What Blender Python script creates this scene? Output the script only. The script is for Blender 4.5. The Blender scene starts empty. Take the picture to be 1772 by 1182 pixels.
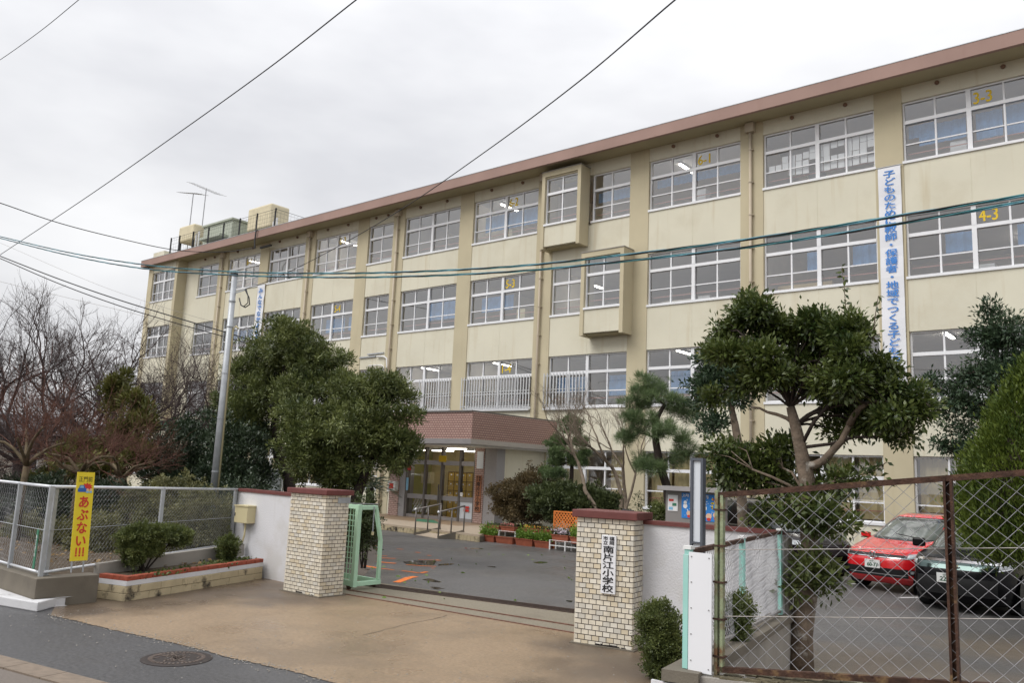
import bpy, math, random
import numpy as np
random.seed(7); rng = np.random.default_rng(7)
scene = bpy.context.scene
COL = scene.collection
# ---------------------------------------------------------------- camera
CAM_H = 2.1
FPX = 1431.337
YAW, PITCH, ROLL = (math.radians(a) for a in (-39.84, 9.058, 2.492))
def cam_axes():
    cy, sy = math.cos(YAW), math.sin(YAW)
    f0 = np.array([sy, cy, 0.0]); r0 = np.array([cy, -sy, 0.0]); u0 = np.array([0, 0, 1.0])
    f = f0*math.cos(PITCH) + u0*math.sin(PITCH); u = u0*math.cos(PITCH) - f0*math.sin(PITCH)
    return r0*math.cos(ROLL) + u*math.sin(ROLL), u*math.cos(ROLL) - r0*math.sin(ROLL), f
CR, CU, CF = cam_axes()
CPOS = np.array([0, 0, CAM_H])
def ray(x, y): return CF + CR*(x-886)/FPX - CU*(y-591)/FPX
def at(x, y, Y):            # survey: photograph pixel -> point of the place at distance Y from the street
    d = ray(x, y); return CPOS + d*(Y/d[1])
def gr(x, y, z=0.0):        # survey: photograph pixel -> point on level z
    d = ray(x, y); return CPOS + d*((z-CAM_H)/d[2])
def ax_(x, y, X):
    d = ray(x, y); return CPOS + d*(X/d[0])
def depth(p): return float((np.asarray(p)-CPOS) @ CF)
cam = bpy.data.cameras.new('camera'); cam_o = bpy.data.objects.new('camera', cam); COL.objects.link(cam_o)
cam.sensor_width = 36; cam.lens = FPX/1772*36; cam.clip_start = 0.05; cam.clip_end = 2000
from mathutils import Matrix, Vector
mw = Matrix.Identity(4)
for i in range(3): mw[i][0] = CR[i]; mw[i][1] = CU[i]; mw[i][2] = -CF[i]; mw[i][3] = CPOS[i]
cam_o.matrix_world = mw
scene.camera = cam_o
# ---------------------------------------------------------------- sky, sun, exposure
SUN_EL, SUN_AZ = math.radians(48), math.radians(205)      # bright part of the cloud, behind the photographer
w = bpy.data.worlds.new('World'); scene.world = w; w.use_nodes = True
nt = w.node_tree; nt.nodes.clear()
def wn(t, **k):
    n = nt.nodes.new(t)
    for a, b in k.items(): setattr(n, a, b)
    return n
sky = wn('ShaderNodeTexSky', sky_type='NISHITA', sun_disc=False, sun_elevation=SUN_EL, sun_rotation=SUN_AZ, air_density=1.5, dust_density=4.0)
tc = wn('ShaderNodeTexCoord'); sep = wn('ShaderNodeSeparateXYZ'); nt.links.new(tc.outputs['Generated'], sep.inputs[0])
cl = wn('ShaderNodeClamp'); nt.links.new(sep.outputs['Z'], cl.inputs[0])
sq = wn('ShaderNodeMath', operation='POWER'); nt.links.new(cl.outputs[0], sq.inputs[0]); sq.inputs[1].default_value = 2.0
cie = wn('ShaderNodeMath', operation='MULTIPLY_ADD'); nt.links.new(sq.outputs[0], cie.inputs[0]); cie.inputs[1].default_value = 0.62; cie.inputs[2].default_value = 0.70
mp = wn('ShaderNodeMapping'); mp.inputs['Scale'].default_value = (1.0, 1.0, 2.6); nt.links.new(tc.outputs['Generated'], mp.inputs[0])
n1 = wn('ShaderNodeTexNoise'); n1.inputs['Scale'].default_value = 2.1; n1.inputs['Detail'].default_value = 5; n1.inputs['Roughness'].default_value = 0.5; nt.links.new(mp.outputs[0], n1.inputs['Vector'])
rmp = wn('ShaderNodeValToRGB'); rmp.color_ramp.elements[0].position = 0.36; rmp.color_ramp.elements[1].position = 0.64
rmp.color_ramp.elements[0].color = (0.775, 0.78, 0.815, 1); rmp.color_ramp.elements[1].color = (1.06, 1.06, 1.075, 1)
nt.links.new(n1.outputs['Fac'], rmp.inputs[0])
mul = wn('ShaderNodeMix', data_type='RGBA', blend_type='MULTIPLY'); mul.inputs[0].default_value = 1
nt.links.new(rmp.outputs[0], mul.inputs[6]); nt.links.new(cie.outputs[0], mul.inputs[7])
bg1 = wn('ShaderNodeBackground'); bg1.inputs[1].default_value = 0.09; nt.links.new(sky.outputs[0], bg1.inputs[0])
bg2 = wn('ShaderNodeBackground'); bg2.inputs[1].default_value = 1.02; nt.links.new(mul.outputs[2], bg2.inputs[0])
mx = wn('ShaderNodeMixShader'); mx.inputs[0].default_value = 0.93
nt.links.new(bg1.outputs[0], mx.inputs[1]); nt.links.new(bg2.outputs[0], mx.inputs[2])
out = wn('ShaderNodeOutputWorld'); nt.links.new(mx.outputs[0], out.inputs[0])
sun = bpy.data.lights.new('sun', 'SUN'); sun.energy = 1.5; sun.angle = math.radians(35); sun.color = (1.0, 0.97, 0.93)
sun_o = bpy.data.objects.new('sun', sun); COL.objects.link(sun_o)
sun_dir = Vector((math.sin(SUN_AZ)*math.cos(SUN_EL), math.cos(SUN_AZ)*math.cos(SUN_EL), math.sin(SUN_EL)))
sun_o.rotation_euler = sun_dir.to_track_quat('Z', 'Y').to_euler(); sun_o.location = (0, -20, 40)
scene.view_settings.view_transform = 'Standard'; scene.view_settings.look = 'None'
scene.view_settings.exposure = 0.36; scene.view_settings.gamma = 1; scene.view_settings.use_curve_mapping = False
scene.cycles.max_bounces = 6; scene.cycles.transparent_max_bounces = 16; scene.cycles.caustics_reflective = False; scene.cycles.caustics_refractive = False
# ---------------------------------------------------------------- helpers: materials
MATS = {}
def M(name, col, rough=0.7, var=0.12, vs=2.0, bump=0.0, bs=40.0, metal=0.0, spec=0.4, streak=0.0, streak_col=None, grime=0.0, grime_col=None, grime_s=1.5, grime_lo=0.52, coat=0.0, rvar=0.0, rs=1.0):
    m = bpy.data.materials.new(name); m.use_nodes = True; t = m.node_tree; N = t.nodes; Lk = t.links
    b = N['Principled BSDF']; b.inputs['Roughness'].default_value = rough; b.inputs['Metallic'].default_value = metal
    b.inputs['Specular IOR Level'].default_value = spec; b.inputs['Coat Weight'].default_value = coat; b.inputs['Coat Roughness'].default_value = 0.05
    g = N.new('ShaderNodeNewGeometry')
    no = N.new('ShaderNodeTexNoise'); no.inputs['Scale'].default_value = vs; no.inputs['Detail'].default_value = 6; Lk.new(g.outputs['Position'], no.inputs['Vector'])
    r = N.new('ShaderNodeMix'); r.data_type = 'RGBA'
    c = np.array(col); r.inputs[6].default_value = (*np.clip(c*(1-var), 0, 1), 1); r.inputs[7].default_value = (*np.clip(c*(1+var), 0, 1), 1)
    mr = N.new('ShaderNodeMapRange'); mr.inputs[1].default_value = 0.3; mr.inputs[2].default_value = 0.7; Lk.new(no.outputs['Fac'], mr.inputs[0]); Lk.new(mr.outputs[0], r.inputs[0])
    last = r.outputs[2]
    def over(fac_out, colr, k, lo, hi):
        nonlocal last
        q = N.new('ShaderNodeMapRange'); q.inputs[1].default_value = lo; q.inputs[2].default_value = hi; q.inputs[4].default_value = k; Lk.new(fac_out, q.inputs[0])
        x = N.new('ShaderNodeMix'); x.data_type = 'RGBA'; Lk.new(q.outputs[0], x.inputs[0]); Lk.new(last, x.inputs[6]); x.inputs[7].default_value = (*colr, 1); last = x.outputs[2]
    if streak:
        mpp = N.new('ShaderNodeMapping'); mpp.inputs['Scale'].default_value = (3.2, 3.2, 0.22); Lk.new(g.outputs['Position'], mpp.inputs[0])
        s = N.new('ShaderNodeTexNoise'); s.inputs['Scale'].default_value = 1.3; s.inputs['Detail'].default_value = 4; Lk.new(mpp.outputs[0], s.inputs['Vector'])
        over(s.outputs['Fac'], streak_col or tuple(c*0.6), streak, 0.58, 0.80)
    if grime:
        s = N.new('ShaderNodeTexNoise'); s.inputs['Scale'].default_value = grime_s; s.inputs['Detail'].default_value = 8; s.inputs['Roughness'].default_value = 0.65; Lk.new(g.outputs['Position'], s.inputs['Vector'])
        over(s.outputs['Fac'], grime_col or tuple(c*0.4), grime, grime_lo, grime_lo+0.13)
    Lk.new(last, b.inputs['Base Color'])
    if rvar:
        s = N.new('ShaderNodeTexNoise'); s.inputs['Scale'].default_value = rs; s.inputs['Detail'].default_value = 5; Lk.new(g.outputs['Position'], s.inputs['Vector'])
        q = N.new('ShaderNodeMapRange'); q.inputs[1].default_value = 0.35; q.inputs[2].default_value = 0.65; q.inputs[3].default_value = max(rough-rvar, 0.03); q.inputs[4].default_value = min(rough+rvar, 1); Lk.new(s.outputs['Fac'], q.inputs[0]); Lk.new(q.outputs[0], b.inputs['Roughness'])
    if bump:
        bn = N.new('ShaderNodeTexNoise'); bn.inputs['Scale'].default_value = bs; bn.inputs['Detail'].default_value = 4; Lk.new(g.outputs['Position'], bn.inputs['Vector'])
        bp = N.new('ShaderNodeBump'); bp.inputs['Strength'].default_value = bump; bp.inputs['Distance'].default_value = 0.02; Lk.new(bn.outputs['Fac'], bp.inputs['Height']); Lk.new(bp.outputs[0], b.inputs['Normal'])
    MATS[name] = m; return m
def emit(name, col, k):
    m = bpy.data.materials.new(name); m.use_nodes = True; N = m.node_tree.nodes; N.clear()
    e = N.new('ShaderNodeEmission'); e.inputs[0].default_value = (*col, 1); e.inputs[1].default_value = k
    o = N.new('ShaderNodeOutputMaterial'); m.node_tree.links.new(e.outputs[0], o.inputs[0]); MATS[name] = m; return m
def glass(name, tint=(0.93, 0.95, 0.95), base=0.06, edge=0.6, rough=0.01):
    m = bpy.data.materials.new(name); m.use_nodes = True; N = m.node_tree.nodes; N.clear(); Lk = m.node_tree.links
    tr = N.new('ShaderNodeBsdfTransparent'); tr.inputs[0].default_value = (*tint, 1)
    gl = N.new('ShaderNodeBsdfGlossy'); gl.inputs['Roughness'].default_value = rough; gl.inputs[0].default_value = (0.95, 0.96, 0.98, 1)
    lw = N.new('ShaderNodeLayerWeight'); lw.inputs[0].default_value = 0.5
    p = N.new('ShaderNodeMath'); p.operation = 'POWER'; Lk.new(lw.outputs['Facing'], p.inputs[0]); p.inputs[1].default_value = 3.0
    q = N.new('ShaderNodeMath'); q.operation = 'MULTIPLY_ADD'; Lk.new(p.outputs[0], q.inputs[0]); q.inputs[1].default_value = edge; q.inputs[2].default_value = base
    x = N.new('ShaderNodeMixShader'); Lk.new(q.outputs[0], x.inputs[0]); Lk.new(tr.outputs[0], x.inputs[1]); Lk.new(gl.outputs[0], x.inputs[2])
    o = N.new('ShaderNodeOutputMaterial'); Lk.new(x.outputs[0], o.inputs[0]); MATS[name] = m; return m
def foliage(name, dark, light, rough=0.45, trans=0.25, spec=0.5):
    m = bpy.data.materials.new(name); m.use_nodes = True; t = m.node_tree; N = t.nodes; Lk = t.links
    b = N['Principled BSDF']; b.inputs['Roughness'].default_value = rough; b.inputs['Specular IOR Level'].default_value = spec
    a = N.new('ShaderNodeAttribute'); a.attribute_name = 'rnd'
    g = N.new('ShaderNodeNewGeometry'); no = N.new('ShaderNodeTexNoise'); no.inputs['Scale'].default_value = 2.2; Lk.new(g.outputs['Position'], no.inputs['Vector'])
    ad = N.new('ShaderNodeMath'); ad.operation = 'MULTIPLY_ADD'; Lk.new(no.outputs['Fac'], ad.inputs[0]); ad.inputs[1].default_value = 1.1
    h = N.new('ShaderNodeMath'); h.operation = 'MULTIPLY_ADD'; Lk.new(a.outputs['Fac'], h.inputs[0]); h.inputs[1].default_value = 0.7; h.inputs[2].default_value = -0.4
    Lk.new(h.outputs[0], ad.inputs[2])
    r = N.new('ShaderNodeMix'); r.data_type = 'RGBA'; r.clamp_factor = True; Lk.new(ad.outputs[0], r.inputs[0]); r.inputs[6].default_value = (*dark, 1); r.inputs[7].default_value = (*light, 1)
    Lk.new(r.outputs[2], b.inputs['Base Color'])
    if trans:
        tl = N.new('ShaderNodeBsdfTranslucent'); Lk.new(r.outputs[2], tl.inputs[0])
        x = N.new('ShaderNodeMixShader'); x.inputs[0].default_value = trans; Lk.new(b.outputs[0], x.inputs[1]); Lk.new(tl.outputs[0], x.inputs[2]); Lk.new(x.outputs[0], N['Material Output'].inputs[0])
    MATS[name] = m; return m
# ---------------------------------------------------------------- helpers: objects
ORG = {}
def tag(o, label=None, cat=None, group=None, kind=None):
    if label: o['label'] = label
    if cat: o['category'] = cat
    if group: o['group'] = group
    if kind: o['kind'] = kind
    return o
def thing(name, label, cat, loc=(0, 0, 0), group=None):
    o = bpy.data.objects.new(name, None); COL.objects.link(o); o.location = [float(v) for v in loc]; o.empty_display_size = 0.2
    ORG[o.name] = np.array(loc, float); return tag(o, label, cat, group)
def place(name, mesh, parent, pos=(0, 0, 0), rot=None, scale=None):     # one more object that shares a mesh
    o = bpy.data.objects.new(name, mesh); COL.objects.link(o)
    pos = np.array(pos, float)
    if parent is not None:
        o.parent = parent; o.location = pos - ORG[parent.name]
    else: o.location = pos
    if rot is not None:
        if isinstance(rot, Matrix): o.rotation_euler = rot.to_euler()
        else: o.rotation_euler = rot
    if scale is not None: o.scale = scale
    ORG[o.name] = pos; return o
class MB:
    def __init__(s): s.v = []; s.f = []; s.mi = []; s.cur = 0
    def add(s, vs, fs):
        n = len(s.v); s.v += [tuple(float(c) for c in p) for p in vs]; s.f += [tuple(n+i for i in f) for f in fs]; s.mi += [s.cur]*len(fs); return s
    def box(s, x0, x1, y0, y1, z0, z1):
        return s.add([(x0, y0, z0), (x1, y0, z0), (x1, y1, z0), (x0, y1, z0), (x0, y0, z1), (x1, y0, z1), (x1, y1, z1), (x0, y1, z1)],
                     [(0, 3, 2, 1), (4, 5, 6, 7), (0, 1, 5, 4), (1, 2, 6, 5), (2, 3, 7, 6), (3, 0, 4, 7)])
    def obox(s, c, u, v, n, a, b, d):         # centred box, half sizes a,b,d along axes u,v,n
        c, u, v, n = (np.asarray(q, float) for q in (c, u, v, n))
        P = [c+u*a*i+v*b*j+n*d*k for k in (-1, 1) for i, j in ((-1, -1), (1, -1), (1, 1), (-1, 1))]
        return s.add(P, [(0, 3, 2, 1), (4, 5, 6, 7), (0, 1, 5, 4), (1, 2, 6, 5), (2, 3, 7, 6), (3, 0, 4, 7)])
    def bar(s, p, q, w, h, up=(0, 0, 1)):     # beam from p to q, full sizes w (side) h (up)
        p, q, up = (np.asarray(t, float) for t in (p, q, up)); d = q-p; L = np.linalg.norm(d); d = d/L
        sd = np.cross(d, up); sd /= np.linalg.norm(sd); u2 = np.cross(sd, d)
        return s.obox((p+q)/2, d, sd, u2, L/2, w/2, h/2)
    def tube(s, pts, rad, n=6, caps=True):
        P = [np.asarray(p, float) for p in pts]; k = len(P)
        R = [rad]*k if np.isscalar(rad) else list(rad)
        t0 = P[1]-P[0]; ref = np.array([0, 0, 1.0]) if abs(t0[2]) < 0.9*np.linalg.norm(t0) else np.array([1.0, 0, 0])
        a = np.cross(t0, ref); a /= np.linalg.norm(a)+1e-12; V = []
        for i in range(k):
            t = P[min(i+1, k-1)]-P[max(i-1, 0)]; t = t/(np.linalg.norm(t)+1e-12)
            a = a - t*(a@t); a /= np.linalg.norm(a)+1e-12; b = np.cross(t, a)
            for j in range(n):
                th = 2*math.pi*j/n; V.append(P[i]+R[i]*(a*math.cos(th)+b*math.sin(th)))
        Fc = [(i*n+j, i*n+(j+1) % n, (i+1)*n+(j+1) % n, (i+1)*n+j) for i in range(k-1) for j in range(n)]
        if caps: Fc += [tuple(range(n-1, -1, -1)), tuple((k-1)*n+j for j in range(n))]
        return s.add(V, Fc)
    def prism(s, poly, z0, z1):
        n = len(poly); a = sum(poly[i][0]*poly[(i+1) % n][1]-poly[(i+1) % n][0]*poly[i][1] for i in range(n))
        if a < 0: poly = poly[::-1]
        V = [(p[0], p[1], z0) for p in poly]+[(p[0], p[1], z1) for p in poly]
        return s.add(V, [tuple(range(n-1, -1, -1)), tuple(range(n, 2*n))]+[(i, (i+1) % n, n+(i+1) % n, n+i) for i in range(n)])
    def sheet(s, poly, z):
        n = len(poly); a = sum(poly[i][0]*poly[(i+1) % n][1]-poly[(i+1) % n][0]*poly[i][1] for i in range(n))
        if a < 0: poly = poly[::-1]
        return s.add([(p[0], p[1], z) for p in poly], [tuple(range(n))])
    def lathe(s, c, prof, n=16):              # prof: (radius, z) list
        V = [(c[0]+r*math.cos(2*math.pi*j/n), c[1]+r*math.sin(2*math.pi*j/n), c[2]+z) for r, z in prof for j in range(n)]
        k = len(prof); Fc = [(i*n+j, i*n+(j+1) % n, (i+1)*n+(j+1) % n, (i+1)*n+j) for i in range(k-1) for j in range(n)]
        return s.add(V, Fc+[tuple(range(n-1, -1, -1)), tuple((k-1)*n+j for j in range(n))])
    def mesh(s, name, mats, org=(0, 0, 0), smooth=False):
        me = bpy.data.meshes.new(name); o = np.asarray(org, float)
        me.from_pydata([tuple(np.asarray(p)-o) for p in s.v], [], s.f)
        for m in (mats if isinstance(mats, (list, tuple)) else [mats]): me.materials.append(MATS[m] if isinstance(m, str) else m)
        if s.cur: me.polygons.foreach_set('material_index', s.mi)
        if smooth: me.polygons.foreach_set('use_smooth', [True]*len(me.polygons))
        me.update(); return me
    def build(s, name, mats, parent=None, org=None, smooth=False, bevel=0.0, subsurf=0):
        if org is None: org = ORG[parent.name] if parent is not None else np.mean(np.array(s.v), axis=0)*[1, 1, 0]+[0, 0, min(p[2] for p in s.v)]
        o = place(name, s.mesh(name, mats, org, smooth), parent, org)
        if bevel:
            b = o.modifiers.new('bevel', 'BEVEL'); b.width = bevel; b.segments = 2; b.limit_method = 'ANGLE'
        if subsurf:
            b = o.modifiers.new('subsurf', 'SUBSURF'); b.levels = subsurf; b.render_levels = subsurf
        return o
GLYPH = {}
def glyph(ch):
    if ch not in GLYPH:
        c = bpy.data.curves.new('g', 'FONT'); c.body = ch; c.resolution_u = 3
        o = bpy.data.objects.new('g', c); COL.objects.link(o)
        me = bpy.data.meshes.new_from_object(o.evaluated_get(bpy.context.evaluated_depsgraph_get()))
        GLYPH[ch] = (np.array([v.co[:] for v in me.vertices]).reshape(-1, 3), [tuple(p.vertices) for p in me.polygons])
        bpy.data.objects.remove(o); bpy.data.curves.remove(c); bpy.data.meshes.remove(me)
    return GLYPH[ch]
for g_ in list('子どものために教師・保護者地域でつくる南片江小学校あぶないみんなかよく未正門前防犯カメラ福岡市立四丁目')+['福岡', '2月', '60-77', '22-26', '3-3', '6-1', '6-2', '6-3', '4-3', '5-3', '5-4', '1-4', '1-1', '6-4']: glyph(g_)
def put_text(mb, s, c, u, v, w, h, bold=0.0, square=True, nrm_=None):   # glyphs of string s fitted into a w x h box centred at c, axes u (right), v (up); bold strokes are printed twice, a hair apart
    c, u, v = (np.asarray(q, float) for q in (c, u, v))
    V, Fc = glyph(s)
    if not len(V): return
    lo, hi = V.min(0), V.max(0)
    if square and len(s) == 1 and ord(s) > 0x2fff: lo = np.array([0.0, -0.12, 0]); hi = np.array([1.0, 0.88, 0])
    k = (V-lo)/np.where(hi-lo > 1e-6, hi-lo, 1)-0.5; n = np.cross(u, v)
    for q, (dx, dz) in enumerate(((0, 0),) if not bold else ((0, 0), (-1, 0), (1, 0), (0, -1), (0, 1))): mb.add([c+n*0.0005*q+u*(p[0]*w+dx*bold*w)+v*(p[1]*h+dz*bold*h) for p in k], Fc)
def column_text(mb, s, top, u, v, w, h, gap=0.0, bold=0.0):
    top = np.asarray(top, float); v = np.asarray(v, float)
    for i, ch in enumerate(s): put_text(mb, ch, top-v*((i+0.5)*h+i*gap), u, v, w, h, bold)
UZ = np.array([0, 0, 1.0]); UX = np.array([1.0, 0, 0]); UY = np.array([0, 1.0, 0])
class Twigs:                                   # many thin tapering tubes gathered into one mesh
    def __init__(s): s.g = {}
    def tube(s, P, R_, n=3, caps=False): s.g.setdefault((len(P), n), []).append((np.array(P, float), np.array(R_, float)))
    def build(s, name, mat, parent, smooth=False):
        Vs, Fs, off = [], [], 0
        for (k, n), L in s.g.items():
            P = np.stack([p for p, _ in L]); R_ = np.stack([r for _, r in L]); m = len(L)
            T = np.gradient(P, axis=1); T /= np.linalg.norm(T, axis=2, keepdims=True)+1e-12
            ref = np.where(np.abs(T[:, :1, 2:3]) < 0.9, np.array([0, 0, 1.0]), np.array([1.0, 0, 0])); a = np.cross(T, np.broadcast_to(ref, T.shape)); a /= np.linalg.norm(a, axis=2, keepdims=True)+1e-12; b = np.cross(T, a)
            th = 2*math.pi*np.arange(n)/n
            V = P[:, :, None]+R_[:, :, None, None]*(a[:, :, None]*np.cos(th)[None, None, :, None]+b[:, :, None]*np.sin(th)[None, None, :, None])
            I = np.arange(m*k*n).reshape(m, k, n)+off; J = np.roll(I, -1, axis=2)
            Fs.append(np.stack([I[:, :-1], J[:, :-1], J[:, 1:], I[:, 1:]], axis=-1).reshape(-1, 4)); Vs.append(V.reshape(-1, 3)); off += m*k*n
        V = np.concatenate(Vs)-ORG[parent.name]; F = np.concatenate(Fs); me = bpy.data.meshes.new(name); me.vertices.add(len(V)); me.loops.add(F.size); me.polygons.add(len(F))
        me.vertices.foreach_set('co', V.ravel().astype(np.float32)); me.loops.foreach_set('vertex_index', F.ravel().astype(np.int32)); me.polygons.foreach_set('loop_start', np.arange(0, F.size, 4, dtype=np.int32)); me.polygons.foreach_set('loop_total', np.full(len(F), 4, dtype=np.int32))
        if smooth: me.polygons.foreach_set('use_smooth', np.ones(len(F), dtype=bool))
        me.materials.append(MATS[mat]); me.update(calc_edges=True); return place(name, me, parent, ORG[parent.name])
# ---------------------------------------------------------------- materials
M('cream', (0.69, 0.66, 0.535), 0.9, 0.04, 0.6, bump=0.25, bs=60, streak=0.5, streak_col=(0.52, 0.43, 0.27), grime=0.22, grime_col=(0.50, 0.44, 0.31), grime_s=0.5, spec=0.15)
M('tan', (0.545, 0.485, 0.34), 0.9, 0.07, 0.7, bump=0.25, bs=60, streak=0.3, streak_col=(0.40, 0.32, 0.19), spec=0.15)
M('joint', (0.36, 0.31, 0.2), 0.9)
M('fascia', (0.365, 0.25, 0.215), 0.85, 0.08, 0.8, bump=0.2, bs=30, streak=0.35, streak_col=(0.29, 0.18, 0.15), grime=0.5, grime_col=(0.2, 0.1, 0.07), grime_s=0.9, grime_lo=0.62, spec=0.15)
M('soffit', (0.42, 0.37, 0.24), 0.9, 0.08, 0.5, spec=0.1)
M('roofing', (0.3, 0.3, 0.3), 0.9)
M('white_alu', (0.80, 0.81, 0.83), 0.45, 0.03, 3, spec=0.5)
M('grey_alu', (0.46, 0.46, 0.48), 0.4, 0.06, 3, metal=0.3)
M('louver_alu', (0.60, 0.61, 0.62), 0.45, 0.05, 3, metal=0.2)
M('bronze', (0.17, 0.155, 0.145), 0.45, 0.1, 3, metal=0.4)
M('steel_band', (0.42, 0.40, 0.40), 0.35, 0.05, 3, metal=0.6)
glass('glass', base=0.22, edge=0.6); glass('clear_glass', base=0.05, edge=0.45)
M('room_wall', (0.72, 0.67, 0.58), 0.9, 0.05); M('room_ceiling', (0.72, 0.70, 0.67), 0.9, 0.04); M('room_floor', (0.28, 0.2, 0.13), 0.5, 0.15)
M('room_dark', (0.14, 0.14, 0.15), 0.6, 0.2); M('door_wood', (0.5, 0.38, 0.2), 0.6, 0.1)
M('curtain', (0.13, 0.28, 0.52), 0.9, 0.15, 5, spec=0.1); M('paper', (0.82, 0.82, 0.82), 0.9, 0.04, spec=0.1)
M('pink_rail', (0.52, 0.24, 0.19), 0.5, 0.1)
emit('hall_light', (1.0, 0.93, 0.8), 8.0)
emit('tube_light', (1.0, 0.94, 0.84), 12.0)
M('number_yellow', (0.75, 0.53, 0.03), 0.6, 0.05)
M('downpipe', (0.50, 0.43, 0.33), 0.6, 0.06, 2)
M('vent_brown', (0.2, 0.12, 0.08), 0.6)
M('galv', (0.42, 0.44, 0.46), 0.5, 0.12, 6, metal=0.5); M('black_metal', (0.025, 0.025, 0.027), 0.5, 0.2); M('dark_cable', (0.02, 0.02, 0.022), 0.6)
M('teal_cable', (0.03, 0.17, 0.19), 0.45, 0.3, 20); M('teal_cable_pale', (0.10, 0.26, 0.33), 0.45, 0.3, 20); M('white_pipe', (0.7, 0.7, 0.7), 0.5)
M('tank', (0.62, 0.55, 0.38), 0.6, 0.1); M('penthouse', (0.40, 0.43, 0.36), 0.85, 0.06, 1, streak=0.3); M('antenna', (0.3, 0.3, 0.31), 0.4, metal=0.7)
M('asphalt', (0.118, 0.114, 0.112), 0.5, 0.34, 22, bump=0.45, bs=160, spec=0.5, grime=0.45, grime_col=(0.08, 0.077, 0.075), grime_s=0.35, grime_lo=0.47, rvar=0.22, rs=0.5)
M('asphalt_wet', (0.072, 0.071, 0.073), 0.42, 0.42, 26, bump=0.4, bs=150, spec=0.5, grime=0.4, grime_col=(0.105, 0.105, 0.108), grime_s=0.6, rvar=0.12, rs=0.7)
M('road_far', (0.16, 0.135, 0.115), 0.6, 0.15, 40, bump=0.3, bs=120)
M('drive', (0.285, 0.205, 0.13), 0.38, 0.2, 26, bump=0.3, bs=120, spec=0.45, grime=0.5, grime_col=(0.16, 0.12, 0.082), grime_s=0.55, grime_lo=0.485, rvar=0.16, rs=0.8)
def spot_mask(m, spots, col, k):
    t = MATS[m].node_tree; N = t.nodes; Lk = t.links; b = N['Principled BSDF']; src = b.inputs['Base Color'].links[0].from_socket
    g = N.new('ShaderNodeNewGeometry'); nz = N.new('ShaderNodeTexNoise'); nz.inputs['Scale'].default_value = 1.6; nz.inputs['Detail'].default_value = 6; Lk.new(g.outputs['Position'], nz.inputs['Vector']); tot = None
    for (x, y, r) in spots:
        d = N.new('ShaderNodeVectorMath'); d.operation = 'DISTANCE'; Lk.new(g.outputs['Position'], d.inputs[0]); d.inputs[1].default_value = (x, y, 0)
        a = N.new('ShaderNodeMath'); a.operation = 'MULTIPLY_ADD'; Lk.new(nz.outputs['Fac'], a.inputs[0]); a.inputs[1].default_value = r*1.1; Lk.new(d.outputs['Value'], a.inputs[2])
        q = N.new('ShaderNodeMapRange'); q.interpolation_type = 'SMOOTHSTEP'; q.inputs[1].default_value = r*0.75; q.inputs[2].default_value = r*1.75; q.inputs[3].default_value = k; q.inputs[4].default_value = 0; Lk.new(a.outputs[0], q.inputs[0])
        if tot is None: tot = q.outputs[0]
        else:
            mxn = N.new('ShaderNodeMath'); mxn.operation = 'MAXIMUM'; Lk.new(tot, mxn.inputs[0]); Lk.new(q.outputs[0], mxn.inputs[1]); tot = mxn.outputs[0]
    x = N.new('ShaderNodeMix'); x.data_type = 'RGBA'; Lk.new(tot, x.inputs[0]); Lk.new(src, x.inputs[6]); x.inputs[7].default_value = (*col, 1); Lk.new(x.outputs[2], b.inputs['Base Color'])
spot_mask('drive', [(-12.2, 6.2, 1.2), (-12.5, 7.2, 1.4), (-12.6, 8.5, 1.6), (-11.4, 8.4, 1.3), (-11.9, 5.4, 0.7), (-4.9, 8.6, 1.5), (-4.2, 7.0, 1.6), (-6.0, 8.9, 0.8), (-3.6, 5.8, 1.2)], (0.10, 0.075, 0.055), 0.9)  # soft-edged darker spots near the brick bed, pillars and side wall
spot_mask('asphalt', [(-3.0, 10.6, 2.0), (-0.5, 10.2, 2.2), (1.8, 10.5, 2.0), (-2.2, 13.5, 1.3)], (0.17, 0.13, 0.09), 0.75)  # brownish wet stain on the parking asphalt
M('blind', (0.58, 0.48, 0.27), 0.9, 0.08, 2)
M('drive_edge', (0.07, 0.057, 0.048), 0.4, 0.25, 8, bump=0.2, bs=90, rvar=0.1)
M('apron', (0.23, 0.20, 0.15), 0.6, 0.35, 60, bump=0.4, bs=110, grime=0.4, grime_col=(0.12, 0.1, 0.075), grime_s=0.8)
M('concrete', (0.30, 0.28, 0.25), 0.8, 0.1, 3, bump=0.2, bs=70, grime=0.4, grime_col=(0.16, 0.145, 0.12), grime_s=1.2)
M('concrete_dark', (0.155, 0.135, 0.105), 0.75, 0.12, 3, bump=0.2, bs=70, grime=0.4, grime_col=(0.09, 0.08, 0.065), grime_s=2)
M('kerb_white', (0.62, 0.62, 0.63), 0.7, 0.06, 5, bump=0.3, bs=60, grime=0.85, grime_col=(0.12, 0.1, 0.085), grime_s=3.5, grime_lo=0.60)
M('gutter', (0.21, 0.165, 0.125), 0.65, 0.15, 12, bump=0.3, bs=80)
M('soil', (0.075, 0.055, 0.035), 0.95, 0.35, 9, bump=0.8, bs=25)
M('white_wall', (0.66, 0.66, 0.68), 0.85, 0.04, 1.2, bump=0.35, bs=45, streak=0.5, streak_col=(0.47, 0.455, 0.42), grime=0.35, grime_col=(0.5, 0.48, 0.43), grime_s=1.1, spec=0.2)
M('coping', (0.145, 0.045, 0.04), 0.55, 0.14, 6, bump=0.15, bs=50)
M('tile_cream', (0.68, 0.625, 0.515), 0.38, 0.17, 9, spec=0.5, grime=0.35, grime_col=(0.42, 0.34, 0.23), grime_s=4, grime_lo=0.58); M('tile_pale', (0.74, 0.70, 0.61), 0.4, 0.06, 5); M('tile_warm', (0.63, 0.55, 0.41), 0.4, 0.1, 9); M('tile_dull', (0.60, 0.57, 0.50), 0.45, 0.1, 9)
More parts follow.
